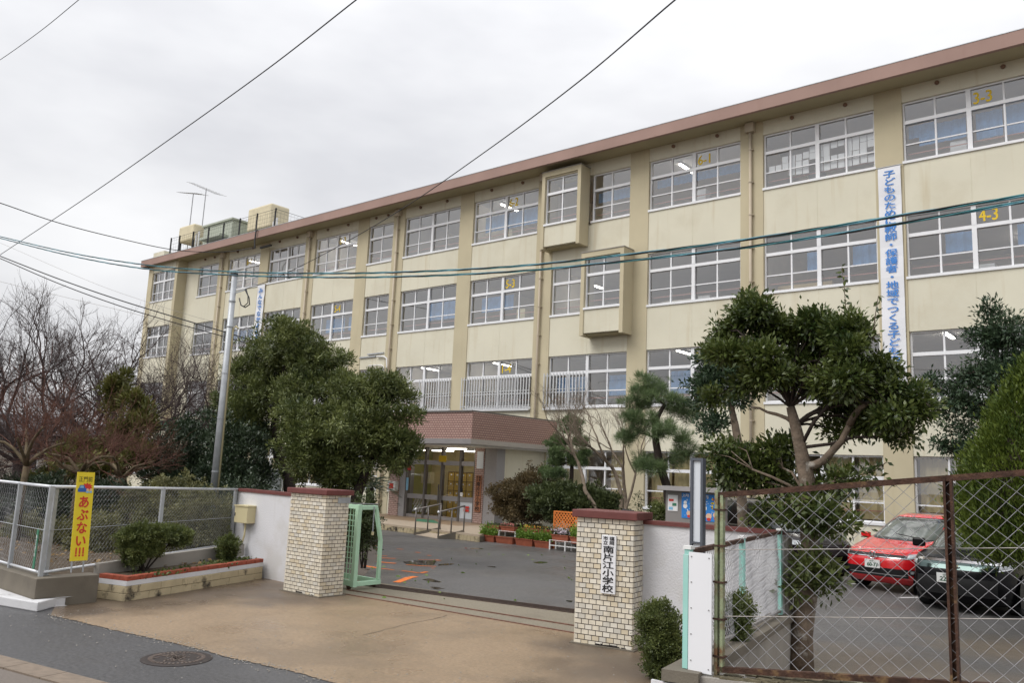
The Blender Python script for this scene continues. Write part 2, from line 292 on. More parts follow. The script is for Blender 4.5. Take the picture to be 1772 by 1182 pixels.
M('grout', (0.045, 0.026, 0.025), 0.9, 0.2)
M('stain_black', (0.035, 0.03, 0.027), 0.8, 0.3)
M('wet_steel', (0.075, 0.05, 0.042), 0.4, 0.3, 20, metal=0.3); M('rail_rust', (0.17, 0.085, 0.06), 0.5, 0.3, 20, metal=0.3)
M('iron_cover', (0.04, 0.03, 0.026), 0.5, 0.25, 25, metal=0.3); M('iron_cover_worn', (0.16, 0.125, 0.105), 0.5, 0.2, 25, metal=0.3)
M('orange_paint', (0.80, 0.20, 0.035), 0.55, 0.12, 14, grime=0.55, grime_col=(0.2, 0.12, 0.08), grime_s=9, grime_lo=0.56)
M('puddle', (0.045, 0.04, 0.033), 0.04, 0.1, spec=0.6)
M('porch_tile', (0.46, 0.38, 0.29), 0.45, 0.06, 6); M('mint', (0.47, 0.70, 0.51), 0.45, 0.05, 4, grime=0.5, grime_col=(0.28, 0.18, 0.1), grime_s=6, grime_lo=0.66)
M('teal_paint', (0.33, 0.62, 0.56), 0.5, 0.05, 4, grime=0.3, grime_col=(0.5, 0.6, 0.58), grime_s=8)
M('brick_red', (0.30, 0.068, 0.036), 0.7, 0.25, 14, bump=0.2, bs=60)
M('block_stain', (0.50, 0.42, 0.27), 0.85, 0.1, 5, bump=0.3, bs=60, grime=0.97, grime_col=(0.025, 0.02, 0.017), grime_s=3.0, grime_lo=0.53)
M('yellow_sign', (0.78, 0.62, 0.035), 0.4, 0.02); M('sign_red', (0.62, 0.045, 0.03), 0.5, 0.02); M('sign_blue', (0.03, 0.12, 0.42), 0.5, 0.02); M('sign_sky', (0.25, 0.5, 0.7), 0.5, 0.02)
M('ink', (0.012, 0.012, 0.014), 0.6, 0.0); M('skin_print', (0.75, 0.5, 0.35), 0.6, 0.02)
M('white_sheet', (0.78, 0.79, 0.82), 0.5, 0.02, 2, streak=0.08); M('banner_blue', (0.055, 0.23, 0.62), 0.6, 0.03)
M('poster_blue', (0.03, 0.22, 0.62), 0.5, 0.05); M('print_green', (0.05, 0.2, 0.12), 0.5, 0.03); M('mid_grey', (0.25, 0.25, 0.25), 0.6, 0.05); M('board_grey', (0.24, 0.225, 0.215), 0.5, 0.04)
M('frame_grey', (0.085, 0.095, 0.115), 0.5, 0.06); M('panel_pale', (0.66, 0.70, 0.75), 0.35, 0.02)
M('cream_box', (0.60, 0.53, 0.32), 0.5, 0.04)
M('locker', (0.62, 0.41, 0.09), 0.55, 0.07, 3); M('locker_line', (0.17, 0.10, 0.025), 0.6); M('hall_wall', (0.62, 0.52, 0.28), 0.9, 0.05); M('hall_green', (0.36, 0.36, 0.13), 0.8, 0.05)
M('sign_wood', (0.36, 0.155, 0.08), 0.55, 0.22, 9); M('granite', (0.33, 0.32, 0.325), 0.5, 0.25, 60)
M('terracotta', (0.34, 0.10, 0.055), 0.6, 0.15, 10); M('white_paint', (0.75, 0.75, 0.74), 0.5, 0.04, 5); M('lattice_orange', (0.72, 0.22, 0.05), 0.6, 0.08)
M('rust', (0.062, 0.030, 0.019), 0.85, 0.5, 14, bump=0.5, bs=60, grime=0.6, grime_col=(0.23, 0.15, 0.06), grime_s=7, grime_lo=0.57)
M('rust_green', (0.26, 0.30, 0.18), 0.7, 0.2, 10, bump=0.3, bs=50, grime=0.9, grime_col=(0.17, 0.07, 0.03), grime_s=6, grime_lo=0.50)
M('wire', (0.34, 0.34, 0.355), 0.45, 0.15, 20, metal=0.3); M('bark_olive', (0.13, 0.10, 0.06), 0.9, 0.35, 8, bump=0.4, bs=30); M('wire_old', (0.30, 0.28, 0.26), 0.5, 0.2, 20, metal=0.4); M('rail_white', (0.66, 0.68, 0.71), 0.35, 0.06, 5, metal=0.3)
M('bark', (0.15, 0.115, 0.085), 0.9, 0.35, 9, bump=0.7, bs=30, grime=0.8, grime_col=(0.40, 0.38, 0.34), grime_s=6, grime_lo=0.56)
M('bark_dark', (0.035, 0.025, 0.02), 0.9, 0.4, 9, bump=0.7, bs=30); M('cherry', (0.075, 0.053, 0.05), 0.85, 0.4, 8, bump=0.4, bs=30); M('twig_red', (0.13, 0.058, 0.04), 0.8, 0.35, 6); M('bark_pale', (0.22, 0.175, 0.13), 0.85, 0.3, 7, bump=0.3, bs=30)
def brick_mat(name, c1, c2, mortar, w, h, s):
    m = bpy.data.materials.new(name); m.use_nodes = True; N = m.node_tree.nodes; Lk = m.node_tree.links; b = N['Principled BSDF']; b.inputs['Roughness'].default_value = 0.6
    g = N.new('ShaderNodeNewGeometry'); sp = N.new('ShaderNodeSeparateXYZ'); Lk.new(g.outputs['Position'], sp.inputs[0])
    ad = N.new('ShaderNodeMath'); Lk.new(sp.outputs['X'], ad.inputs[0]); Lk.new(sp.outputs['Y'], ad.inputs[1])
    cb = N.new('ShaderNodeCombineXYZ'); Lk.new(ad.outputs[0], cb.inputs[0]); Lk.new(sp.outputs['Z'], cb.inputs[1])
    t = N.new('ShaderNodeTexBrick'); Lk.new(cb.outputs[0], t.inputs['Vector']); t.inputs['Scale'].default_value = 1; t.inputs['Brick Width'].default_value = w; t.inputs['Row Height'].default_value = h; t.inputs['Mortar Size'].default_value = s; t.inputs['Mortar Smooth'].default_value = 0.1
    t.inputs['Color1'].default_value = (*c1, 1); t.inputs['Color2'].default_value = (*c2, 1); t.inputs['Mortar'].default_value = (*mortar, 1); t.inputs['Bias'].default_value = 0
    Lk.new(t.outputs['Color'], b.inputs['Base Color'])
    bp = N.new('ShaderNodeBump'); bp.inputs['Strength'].default_value = 0.6; bp.inputs['Distance'].default_value = 0.01; bp.invert = True; Lk.new(t.outputs['Fac'], bp.inputs['Height']); Lk.new(bp.outputs[0], b.inputs['Normal'])
    MATS[name] = m
brick_mat('canopy_tile', (0.47, 0.31, 0.265), (0.42, 0.265, 0.225), (0.19, 0.105, 0.09), 0.125, 0.082, 0.013)
brick_mat('pier_tile', (0.52, 0.37, 0.32), (0.46, 0.32, 0.28), (0.22, 0.13, 0.11), 0.2, 0.075, 0.010)
# ---------------------------------------------------------------- ground
def struct(name, o): o['kind'] = 'structure'; return o
S = lambda n, mb, m, **k: struct(n, mb.build(n, m, **k))
S('ground', MB().sheet([(-600, -500), (600, -500), (600, 700), (-600, 700)], -0.06), 'road_far')
S('yard', MB().sheet([(-12.3, 10.62), (-9.5, 10.98), (-7.66, 11.10), (-6.2, 10.2), (12, 10.2), (12, 26.5), (-34, 26.5), (-30, 22.5), (-24, 20.5), (-15.5, 14)], 0.0), 'asphalt', org=(0, 0, 0))
S('road', MB().sheet([(-80, -7), (40, -7), (40, 6.2), (-5, 6.2), (-11.6, 5.6), (-80, 3.9)], 0.0), 'asphalt_wet', org=(0, 0, 0))
edge = [gr(x, y)[:2] for x, y in ((88, 1066), (120, 1073), (170, 1085), (230, 1099), (290, 1112), (345, 1125), (400, 1140), (450, 1151), (500, 1162), (560, 1178))]
edge = [tuple(p) for p in edge]+[(-5.6, 5.62), (-4.2, 5.72), (-2.75, 5.75)]
fine = []
for a, b in zip(edge[:-1], edge[1:]):
    for k in range(14): t = k/14; fine.append((a[0]+(b[0]-a[0])*t, a[1]+(b[1]-a[1])*t+random.uniform(-0.018, 0.018)))
fine.append(edge[-1])
drive_back = [(-2.75, 9.75), (-6.3, 9.72), (-6.7, 9.58), (-9, 9.42), (-11.2, 9.25), (-13.9, 9.3), (-13.45, 9.05), (-12.3, 6.1), (-12.9, 5.9), (-12.35, 5.2)]
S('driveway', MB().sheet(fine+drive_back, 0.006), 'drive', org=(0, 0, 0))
S('apron', MB().sheet([(-6.3, 9.70), (-6.7, 9.585), (-9, 9.425), (-11.2, 9.255), (-13.9, 9.32), (-15, 10.2), (-12.3, 10.60), (-9.5, 10.95), (-7.66, 11.07), (-6.2, 10.15), (-2.7, 10.2), (-2.7, 9.76)], 0.003), 'apron', org=(0, 0, 0))
def strip(pts, wd, z):
    mb = MB(); P = [np.array(p[:2]) for p in pts]; L, R_ = [], []
    for i, p in enumerate(P):
        t = P[min(i+1, len(P)-1)]-P[max(i-1, 0)]; t = t/np.linalg.norm(t); n = np.array([-t[1], t[0]]); L.append(p+n*wd/2); R_.append(p-n*wd/2)
    for i in range(len(P)-1): mb.add([(*L[i], z), (*R_[i], z), (*R_[i+1], z), (*L[i+1], z)], [(0, 1, 2, 3)])
    return mb
# flat patch with a ragged outline
def blob(poly, z, k=3, amp=0.06):
    P = [np.array(p[:2]) for p in poly]; o = []
    for i, p in enumerate(P):
        q = P[(i+1) % len(P)]; n = max(2, int(np.linalg.norm(q-p)/0.12))
        for j in range(n): o.append(p+(q-p)*j/n+rng.uniform(-amp, amp, 2))
    return MB().sheet([tuple(p) for p in o], z)
# sliding-gate rails and drain
for a, b, nm in ((gr(600, 1022), gr(1010, 1087), 'gate_rail'), (gr(586, 1028), gr(1010, 1100), 'gate_rail')):
    mb = MB().bar(a+[0, 0, 0.008], b+[0, 0, 0.008], 0.028, 0.02); o = mb.build(nm, 'rail_rust', None); tag(o, kind='structure')
dr = thing('drain_grate', 'long dark steel drain grating across the gate opening', 'drain', (gr(640, 1013)+gr(985, 1057))/2)
a, b = gr(632, 1012), gr(1000, 1060)
d = (b-a)/np.linalg.norm(b-a); n_ = np.array([-d[1], d[0], 0])
MB().bar(a+[0, 0, 0.001], b+[0, 0, 0.001], 0.30, 0.008).build('channel', 'ink', dr)
mb = MB()
for sgn in (-1, 1): mb.bar(a+n_*0.155*sgn+[0, 0, 0.006], b+n_*0.155*sgn+[0, 0, 0.006], 0.03, 0.016)
mb.build('edge_angle', 'wet_steel', dr)
mb = MB(); L = np.linalg.norm(b-a)
for i in range(int(L/0.033)): p = a+d*(0.02+0.033*i); mb.bar(p-n_*0.14+[0, 0, 0.008], p+n_*0.14+[0, 0, 0.008], 0.01, 0.012)
for k in (-0.07, 0, 0.07): mb.bar(a+n_*k+[0, 0, 0.008], b+n_*k+[0, 0, 0.008], 0.008, 0.011)
tag(mb.build('grate_bars', 'wet_steel', dr), kind='stuff')
# puddles, markings, leaves on the asphalt
def z4(x, y): return gr(630+x/4.922, 930+y/4.922)
for i, pl in enumerate(([(320, 212), (400, 203), (500, 200), (610, 202), (612, 238), (520, 243), (420, 238), (360, 228)], [(620, 236), (700, 226), (780, 228), (720, 238), (640, 244)], [(1440, 213), (1500, 207), (1565, 215), (1520, 226), (1460, 224)], [(500, 362), (560, 355), (660, 378), (640, 388), (560, 380)], [(540, 425), (640, 430), (690, 442), (620, 448)], [(1040, 248), (1120, 252), (1118, 260), (1060, 256)], [(850, 92), (1000, 96), (1010, 104), (880, 102)], [(1720, 540), (1772, 545), (1770, 556), (1725, 550)])):
    struct('puddle', blob([z4(*p) for p in pl], 0.0035, amp=0.03).build('puddle', 'puddle'))
for st, wd in (([(275, 388), (330, 368), (380, 348), (440, 338)], 0.15), ([(320, 288), (400, 298), (478, 309)], 0.09), ([(478, 309), (535, 297)], 0.10), ([(0, 246), (60, 256), (130, 266)], 0.13), ([(140, 269), (200, 275), (256, 283)], 0.06),
               ([(360, 236), (480, 246), (614, 252)], 0.07), ([(112, 211), (190, 219), (268, 226)], 0.13), ([(112, 176), (190, 181), (268, 185)], 0.11), ([(106, 160), (198, 163)], 0.09), ([(280, 102), (332, 106)], 0.09), ([(438, 130), (476, 134)], 0.09), ([(538, 157), (570, 160)], 0.10), ([(460, 193), (605, 197)], 0.05), ([(608, 195), (648, 201)], 0.12), ([(90, 74), (118, 77)], 0.08), ([(105, 105), (160, 108)], 0.05), ([(575, 266), (600, 268)], 0.05)):
    struct('painted_line', strip([z4(*p) for p in st], wd, 0.006).build('painted_line', 'orange_paint'))
for st in ([gr(1322+160/3.938, 880+522/3.938), gr(1322+600/3.938, 880+518/3.938)], [gr(1322+920/3.938, 880+612/3.938), gr(1322+1120/3.938, 880+608/3.938)], [gr(1222+965/6.815, 860+1045/6.815), gr(1222+1772/6.815, 860+1030/6.815)]):
    struct('parking_line', strip(st, 0.1, 0.005).build('parking_line', 'white_paint'))
struct('concrete_crack', strip([z4(*p)+[0, rng.uniform(-.02, .02), 0] for p in ((700, 672), (670, 684), (640, 690), (585, 706), (540, 712), (490, 724), (450, 727), (390, 743), (330, 755), (250, 779), (190, 790), (120, 812), (0, 838))], 0.010, 0.0085).build('concrete_crack', 'stain_black'))
for q in (): struct('concrete_crack', strip([np.array(p)+rng.uniform(-.05, .05, 2) for p in q], 0.010, 0.0085).build('concrete_crack', 'stain_black'))
# gutter blocks of the street edge, lower left
ga, gb = gr(0, 1147), gr(150, 1187); d = (gb-ga)/np.linalg.norm(gb-ga); d[2] = 0
gt = thing('street_gutter', 'row of weathered concrete gutter blocks along the street edge', 'gutter', ga)
bm_ = MB().obox((0, 0, 0), d, np.cross(UZ, d), UZ, 0.295, 0.135, 0.03).mesh('gutter_block', 'gutter')
for i in range(-30, 16): place('gutter_block', bm_, gt, ga+d*0.6*i-np.array([0, 0, 0.012]))
S('street', MB().sheet([tuple((ga+d*40-np.cross(UZ, d)*0.14)[:2]), tuple((ga-d*60-np.cross(UZ, d)*0.14)[:2]), (-80, -7), (40, -7)], 0.004), 'road_far', org=(0, 0, 0))
# manhole
mc = gr(306, 1141)+[0, 0, 0.0]
mh = thing('manhole_cover', 'round cast iron manhole cover with relief pattern in asphalt', 'manhole', mc)
MB().lathe(mc, [(0.36, -0.01), (0.36, 0.006), (0.335, 0.010), (0.31, 0.010)], 40).build('cover_ring', 'iron_cover', mh)
MB().lathe(mc, [(0.305, -0.01), (0.305, 0.009)], 40).build('lid', 'iron_cover', mh)
mb = MB()
for k in range(40):
    th = 2*math.pi*k/40; c = mc+[0.265*math.cos(th), 0.265*math.sin(th), 0.011]; mb.obox(c, (math.cos(th), math.sin(th), 0), (-math.sin(th), math.cos(th), 0), UZ, 0.022, 0.011, 0.004)
for k in range(70):
    r_, th = random.uniform(0.02, 0.215), random.uniform(0, 6.28); c = mc+[r_*math.cos(th), r_*math.sin(th), 0.011]; th2 = random.uniform(0, 3.14)
    mb.obox(c, (math.cos(th2), math.sin(th2), 0), (-math.sin(th2), math.cos(th2), 0), UZ, random.uniform(0.012, 0.04), 0.008, 0.004)
mb.build('relief', 'iron_cover_worn', mh)
# ---------------------------------------------------------------- school building
YF = 26.28
B = thing('school_building', 'long four-storey cream school building with brown roof fascia', 'building', (-25, YF, 0))
LV = {4: (12.12, 14.09), 3: (8.455, 10.46), 2: (4.75, 6.80), 1: (1.09, 3.10)}
FL = {4: 11.25, 3: 7.6, 2: 3.95, 1: 0.30}                    # floor levels
BW = 3.673
bays = [(-6.473-4.5*k, -6.473-4.5*k+BW) for k in range(-2, 6)]+[(-31.62, -29.78), (-35.94, -32.46), (-40.24, -36.82), (-44.43, -41.09), (-47.75, -45.47)]
bay_id = list(range(-2, 11))
SOF = 14.6
def panel(x0, x1, z0, z1, y=YF, t=0.25, mid=True):
    mb = MB(); c = (x0+x1)/2
    if mid and x1-x0 > 3:
        mb.box(x0, c-0.006, y, y+t, z0, z1); mb.box(c+0.006, x1, y, y+t, z0, z1); mb.box(c-0.006, c+0.006, y+0.006, y+t, z0, z1)
    else: mb.box(x0, x1, y, y+t, z0, z1)
    return mb.build('wall_panel', 'cream', B)
edges = [0.0, 1.09, 3.10, 4.75, 6.80, 8.455, 10.46, 12.12, 14.09, SOF]
for k, (x0, x1) in zip(bay_id, bays):
    for j in (0, 2, 4, 6, 8): panel(x0, x1, edges[j], edges[j+1])
panel(-49.2, -47.752, 0, SOF, mid=False)
# pilasters
pil = [(bays[i+1][1], bays[i][0]) for i in range(len(bays)-1)]+[(bays[0][1], bays[0][1]+0.83)]
for x0, x1 in pil: MB().box(x0+0.001, x1-0.001, YF-0.025, YF+0.28, 0, SOF).build('pilaster', 'tan', B)
# projecting wing at the far end
WY = 25.65
for j in (0, 2, 4, 6, 8): MB().box(-52.4, -49.5, WY, WY+0.25, edges[j], edges[j+1]).build('wall_panel', 'cream', B)
MB().box(-49.499, -49.2, WY-0.02, YF+0.25, 0, SOF).build('pilaster', 'tan', B); MB().box(-52.95, -52.401, WY-0.02, WY+0.28, 0, SOF).build('pilaster', 'tan', B)
MB().box(-52.95, -52.7, WY+0.281, 35.0, 0, SOF).build('end_wall', 'cream', B)
MB().box(-52.95, 7.1, 35.001, 35.25, 0, SOF).build('rear_wall', 'cream', B)
MB().box(7.1, 7.35, YF+0.0, 35.25, 0, SOF).build('end_wall', 'cream', B)
# roof
FY = 25.24
MB().box(-53.0, 7.4, FY+0.1, 35.4, SOF, SOF+0.2).build('soffit_slab', 'soffit', B)
rs = MB().box(-53.4, 7.8, FY, FY+0.14, SOF-0.06, SOF+0.36); rs.box(-53.4, -53.26, FY+0.14, 35.7, SOF-0.06, SOF+0.36); rs.box(-53.4, 7.8, 35.56, 35.7, SOF-0.06, SOF+0.36)
rs.build('roof_fascia', 'fascia', B)
MB().box(-53.25, 7.7, FY+0.141, 35.55, SOF+0.201, SOF+0.30).build('roof_deck', 'roofing', B)
MB().box(-53.41, 7.81, FY-0.012, FY+0.16, SOF+0.361, SOF+0.385).build('roof_capping', 'galv', B)
# windows
PANES = {}
def pane(win, x0, x1, z0, z1, y, m='glass'):
    key = (round(x1-x0, 3), round(z1-z0, 3), m)
    if key not in PANES: PANES[key] = MB().add([(0, 0, 0), (key[0], 0, 0), (key[0], 0, key[1]), (0, 0, key[1])], [(0, 1, 2, 3)]).mesh('pane', m)
    return place('pane', PANES[key], win, (x0, y, z0))
FRAMES = {}
def frame_mesh(W_, H_, n, muntin=True):
    key = (round(W_, 3), round(H_, 3), n, muntin)
    if key in FRAMES: return FRAMES[key]
    mb = MB(); f = 0.055; y0, y1 = 0.085, 0.17
    zt = H_*0.665
    mb.box(0, f, y0, y1, 0, H_); mb.box(W_-f, W_, y0, y1, 0, H_); mb.box(f, W_-f, y0, y1, H_-f, H_); mb.box(f, W_-f, y0, y1, 0.0, 0.07)
    mb.box(f, W_-f, y0-0.015, y1, zt-0.055, zt+0.055)
    for i in range(1, n):
        x = W_*i/n; hw = 0.065 if (n == 4 and i == 2) else 0.027; yy = y0-0.02 if hw > 0.05 else y0+0.012
        for za, zb in ((0.07, zt-0.055), (zt+0.055, H_-f)): mb.box(x-hw, x+hw, yy, y1, za, zb)
    if muntin:
        for i in range(n):
            xa = W_*i/n+(0.066 if (n == 4 and i == 2) else 0.03); xb = W_*(i+1)/n-(0.066 if (n == 4 and i == 1) else 0.03)
            mb.box(xa, xb, y0+0.02, y1-0.02, H_*0.30-0.02, H_*0.30+0.02)
    FRAMES[key] = mb.mesh('window', 'white_alu'); return FRAMES[key]
def window(x0, x1, z0, z1, n=4, y=YF, split=True, sill=True, m='glass'):
    W_, H_ = x1-x0, z1-z0
    win = place('window', frame_mesh(W_, H_, n), B, (x0, y, z0)); zt = H_*0.665
    if sill: MB().box(x0-0.02, x1+0.02, y-0.045, y+0.14, z0-0.05, z0+0.03).build('sill', 'white_alu', win, org=ORG[win.name])
    if split:
        for i in range(n):
            a, b = x0+W_*i/n, x0+W_*(i+1)/n
            pane(win, a+0.01, b-0.01, z0+0.05, z0+zt, y+(0.125 if i % 2 else 0.145), m); pane(win, a+0.01, b-0.01, z0+zt, z1-0.03, y+0.135, m)
    else: pane(win, x0+0.03, x1-0.03, z0+0.05, z1-0.03, y+0.135, m)
    MB().box(x0+0.05, x1-0.05, y+0.32, y+0.345, z0+H_*0.17, z0+H_*0.17+0.028).build('safety_rail', 'pink_rail', win, org=ORG[win.name])
    return win
def number(win, x0, x1, z0, z1, s, y=YF):
    W_, H_ = x1-x0, z1-z0; mb = MB(); put_text(mb, s, (x0+W_*0.60, y+0.128, z0+H_*0.825), UX, UZ, 0.48, 0.36, bold=0.018, square=False)
    mb.build('class_number', 'number_yellow', win, org=ORG[win.name])
def curtain(win, x0, x1, z0, z1, f0, f1, g0=0.12, g1=0.66, y=YF, m='curtain'):
    W_, H_ = x1-x0, z1-z0; n = max(6, int((f1-f0)*W_/0.08)); V = []
    for i in range(n+1):
        xx = x0+W_*(f0+(f1-f0)*i/n); yy = y+0.42+0.03*math.sin(i*1.9)+0.012*math.sin(i*0.7)
        V += [(xx, yy, z0+H_*g0), (xx, yy, z0+H_*g1)]
    MB().add(V, [(2*i, 2*i+2, 2*i+3, 2*i+1) for i in range(n)]).build('curtain', m, win, org=ORG[win.name])
def lamp(x, y, z, along='x', L_=1.2):
    o = MB().box(x-0.07, x+0.07, y-L_/2, y+L_/2, z-0.04, z).build('ceiling_lamp', 'white_paint', B)
    MB().box(x-0.05, x+0.05, y-L_/2+0.03, y+L_/2-0.03, z-0.075, z-0.041).build('lamp_tube', 'tube_light', o, org=ORG[o.name])
nums = {(0, 4): '3-3', (2, 4): '6-1', (4, 4): '6-2', (7, 4): '6-3', (0, 3): '4-3', (4, 3): '5-3', (7, 3): '5-4', (4, 2): '1-4', (2, 2): '1-1', (9, 4): '6-4'}
curt = {(0, 4): [(0.02, 0.22, 0.45, 0.66), (0.1, 0.46, 0.3, 0.62), (0.53, 0.72, 0.22, 0.64), (0.74, 1.0, 0.2, 0.66)], (2, 4): [(0.03, 0.98, 0.50, 0.66)], (4, 4): [(0.1, 0.97, 0.30, 0.66)],
        (0, 3): [(0.27, 0.47, 0.36, 0.66), (0.78, 1.0, 0.36, 0.66)], (1, 3): [(0.36, 0.47, 0.34, 0.66), (0.76, 0.98, 0.33, 0.66)], (4, 3): [(0.1, 0.6, 0.3, 0.62)], (5, 3): [(0.42, 0.97, 0.25, 0.66)],
        (7, 3): [(0.25, 0.7, 0.25, 0.6), (0.78, 0.98, 0.25, 0.6)], (3, 2): [(0.72, 1.0, 0.22, 0.6), (0.05, 0.45, 0.3, 0.6)], (2, 2): [(0.2, 0.48, 0.22, 0.62), (0.55, 0.9, 0.22, 0.62)], (9, 3): [(0.1, 0.9, 0.3, 0.62)]}
for k, (x0, x1) in zip(bay_id, bays):
    for f in (4, 3, 2, 1):
        z0, z1 = LV[f]
        if k == 3 and f in (3, 4): continue
        if f == 1 and -26 < x0 < -20.5: continue                      # covered by the entrance hall
        n = 4 if x1-x0 > 3 else 2
        wn_ = window(x0, x1, z0, z1, n, split=(k <= 7))
        if (k, f) in nums: number(wn_, x0, x1, z0, z1, nums[(k, f)])
        for c in curt.get((k, f), []): curtain(wn_, x0, x1, z0, z1, *c)
        if f == 1:
            for c in ((0.02, 0.24), (0.27, 0.49), (0.52, 0.73), (0.77, 0.98)):
                if random.random() < 0.85: curtain(wn_, x0, x1, z0, z1, *c, random.choice((0.05, 0.3, 0.05)), 0.98, m='blind')
        if (k, f) == (1, 4):
            mb = MB(); W_ = x1-x0
            for i in range(15):
                for j in range(4):
                    if random.random() < 0.1 or (i < 3 and j == 0): continue
                    xa = x0+W_*(0.035+i*0.0635)+random.uniform(-0.01, 0.01); za = z0+0.32+j*0.245+random.uniform(-0.02, 0.02)+(0.0 if i > 5 else 0.05)
                    if za+0.22 > z0+1.3: continue
                    mb.box(xa, xa+0.205, YF+0.20+0.002*j, YF+0.201+0.002*j, za, za+0.232)
            mb.build('paper_sheets', 'paper', wn_, org=ORG[wn_.name])
# wing windows
for f in (4, 3, 2, 1): window(-52.4, -49.5, LV[f][0], LV[f][1], 4, y=WY, split=False)
# the two projecting window boxes of bay 3 and the half windows beside them
def bay_box(x0, x1, z0, z1, wz0, wz1, y0):
    mb = MB(); t = 0.16
    mb.box(x0, x0+t, y0, YF-0.026, z0, z1); mb.box(x1-t, x1, y0, YF-0.026, z0, z1); mb.box(x0+t, x1-t, y0, YF-0.026, z1-0.20, z1)
    bb = mb.build('bay_box', 'tan', B)
    MB().box(x0+t, x1-t, y0+0.05, y0+0.22, z0+0.10, wz0).build('bay_panel', 'cream', bb, org=ORG[B.name])
    MB().box(x0+t, x1-t, y0+0.221, YF-0.026, z0+0.04, z0+0.12).build('bay_floor', 'soffit', bb, org=ORG[B.name])
    MB().box(x0-0.02, x1+0.02, y0-0.02, YF-0.027, z1+0.001, z1+0.035).build('bay_capping', 'concrete', bb, org=ORG[B.name])
    window(x0+t, x1-t, wz0, wz1, 2, y=y0+0.04)
    if wz1 < z1-0.205: MB().box(x0+t, x1-t, y0+0.06, y0+0.2, wz1, z1-0.201).build('bay_panel', 'tan', bb, org=ORG[B.name])
x3 = bays[5][0]
bay_box(-20.13, -18.19, 11.12, 14.36, 12.12, 14.10, 25.62)
bay_box(-18.02, -16.09, 7.40, 10.66, 8.455, 10.46, 25.58)
wn_ = window(-18.08, -16.31, 12.12, 14.09, 2); curtain(wn_, -18.08, -16.31, 12.12, 14.09, 0.02, 0.98, 0.45, 0.66)
window(-19.96, -18.35, 8.455, 10.46, 2)
MB().box(-19.966, -18.085, YF, YF+0.25, 12.0, 12.12).build('wall_panel', 'cream', B)
MB().box(-18.345, -18.02, YF+0.001, YF+0.25, 8.456, 10.459).build('wall_panel', 'cream', B)
# louvre screens before the lower panes on the second level
SL = MB().box(-0.022, 0.022, -0.012, 0.012, 0, 1.38).mesh('slat', 'louver_alu')
def louvre(x0, x1):
    z0 = LV[2][0]-0.02
    mb = MB().box(x0, x1, YF-0.10, YF-0.07, z0+0.10, z0+0.13); mb.box(x0, x1, YF-0.10, YF-0.07, z0+0.60, z0+0.625); mb.box(x0, x1, YF-0.10, YF-0.07, z0+0.72, z0+0.745); mb.box(x0, x1, YF-0.10, YF-0.07, z0+1.27, z0+1.30)
    mb.box(x0, x1, YF-0.14, YF-0.05, z0-0.09, z0-0.02)
    for xx in (x0+0.02, x1-0.04): mb.box(xx, xx+0.03, YF-0.07, YF+0.05, z0+0.1, z0+0.16)
    sc = mb.build('louvre_screen', 'louver_alu', B)
    n = int((x1-x0)/0.148)
    for i in range(n+1): place('slat', SL, sc, (x0+0.02+(x1-x0-0.04)*i/n, YF-0.115, z0+0.0))
L4, L5, L3 = bays[6][0], bays[7][0], bays[5][0]
louvre(L5+1.75, L5+BW); louvre(L4-0.12, L4+BW); louvre(L3-0.12, L3+1.80)
# interiors
for f in (4, 3, 2, 1):
    MB().box(-52.6, 7.0, YF+0.29, 34.99, FL[f]-0.25, FL[f]).build('floor_slab', 'room_floor', B)
    MB().box(-52.6, 7.0, YF+0.29, 34.99, LV[f][1]+0.16, LV[f][1]+0.21).build('ceiling', 'room_ceiling', B)
    MB().box(-52.6, 7.0, 33.2, 33.3, FL[f], LV[f][1]+0.155).build('corridor_wall', 'room_wall', B)
    for x in (-2.4, -11.4, -20.35, -24.9, -29.4, -36.4, -44.9): MB().box(x-0.07, x+0.07, YF+0.40, 33.19, FL[f]+0.001, LV[f][1]+0.155).build('partition', 'room_wall', B)
    for x in (-4.6, -9.0, -13.6, -18.0, -22.7, -27.0, -33.2, -39, -47):       # corridor doors and panes
        o = MB().box(x-0.85, x+0.85, 33.14, 33.19, FL[f]+0.001, FL[f]+2.0).build('room_door', 'door_wood', B)
        MB().box(x-0.7, x-0.08, 33.12, 33.139, FL[f]+0.9, FL[f]+1.85).build('door_pane', 'room_dark', o, org=ORG[B.name]); MB().box(x+0.08, x+0.7, 33.12, 33.139, FL[f]+0.9, FL[f]+1.85).build('door_pane', 'room_dark', o, org=ORG[B.name])
        MB().box(x+1.2, x+2.6, 33.14, 33.19, FL[f]+1.0, FL[f]+2.5).build('corridor_window', 'room_dark', B)
for k, fs in ((-1, (4,)), (0, (2, 1)), (1, (2, 1)), (2, (4, 2, 1)), (3, (1,)), (4, (4, 2)), (5, (2,)), (6, ()), (7, (4,)), (8, ()), (9, (4,)), (10, ())):
    i = bay_id.index(k); x0, x1 = bays[i]
    for f in fs:
        lamp(x0+0.75, YF+1.55, LV[f][1]+0.12)
    for f in {4: (3,), 1: (3,), 0: (3,), 7: (3,), 5: (2,)}.get(k, ()): lamp(x0+2.6, YF+4.6, LV[f][1]+0.12)  # deeper tubes, some added only to raise room brightness
    if k >= 0:
        lamp((x0+x1)/2-0.8, YF+6.4, LV[4][1]+0.12); lamp((x0+x1)/2+0.8, YF+6.4, LV[4][1]+0.12)  # unseen tubes added deep in the top floor rooms to brighten them
lamp(-19.2, YF+2.0, LV[3][1]-0.35)
for i, k in enumerate(bay_id):
    if k in (3,) or k < 0: continue
    x0, x1 = bays[i]
    for fr in (0.28, 0.76):
        o = MB().lathe((0, 0, 0), [(0.06, 0), (0.07, 0.05), (0.05, 0.09)], 10).mesh('vent', 'vent_brown')
        place('vent', o, B, (x0+(x1-x0)*fr, YF-0.001, SOF-0.14), (math.radians(90), 0, 0))
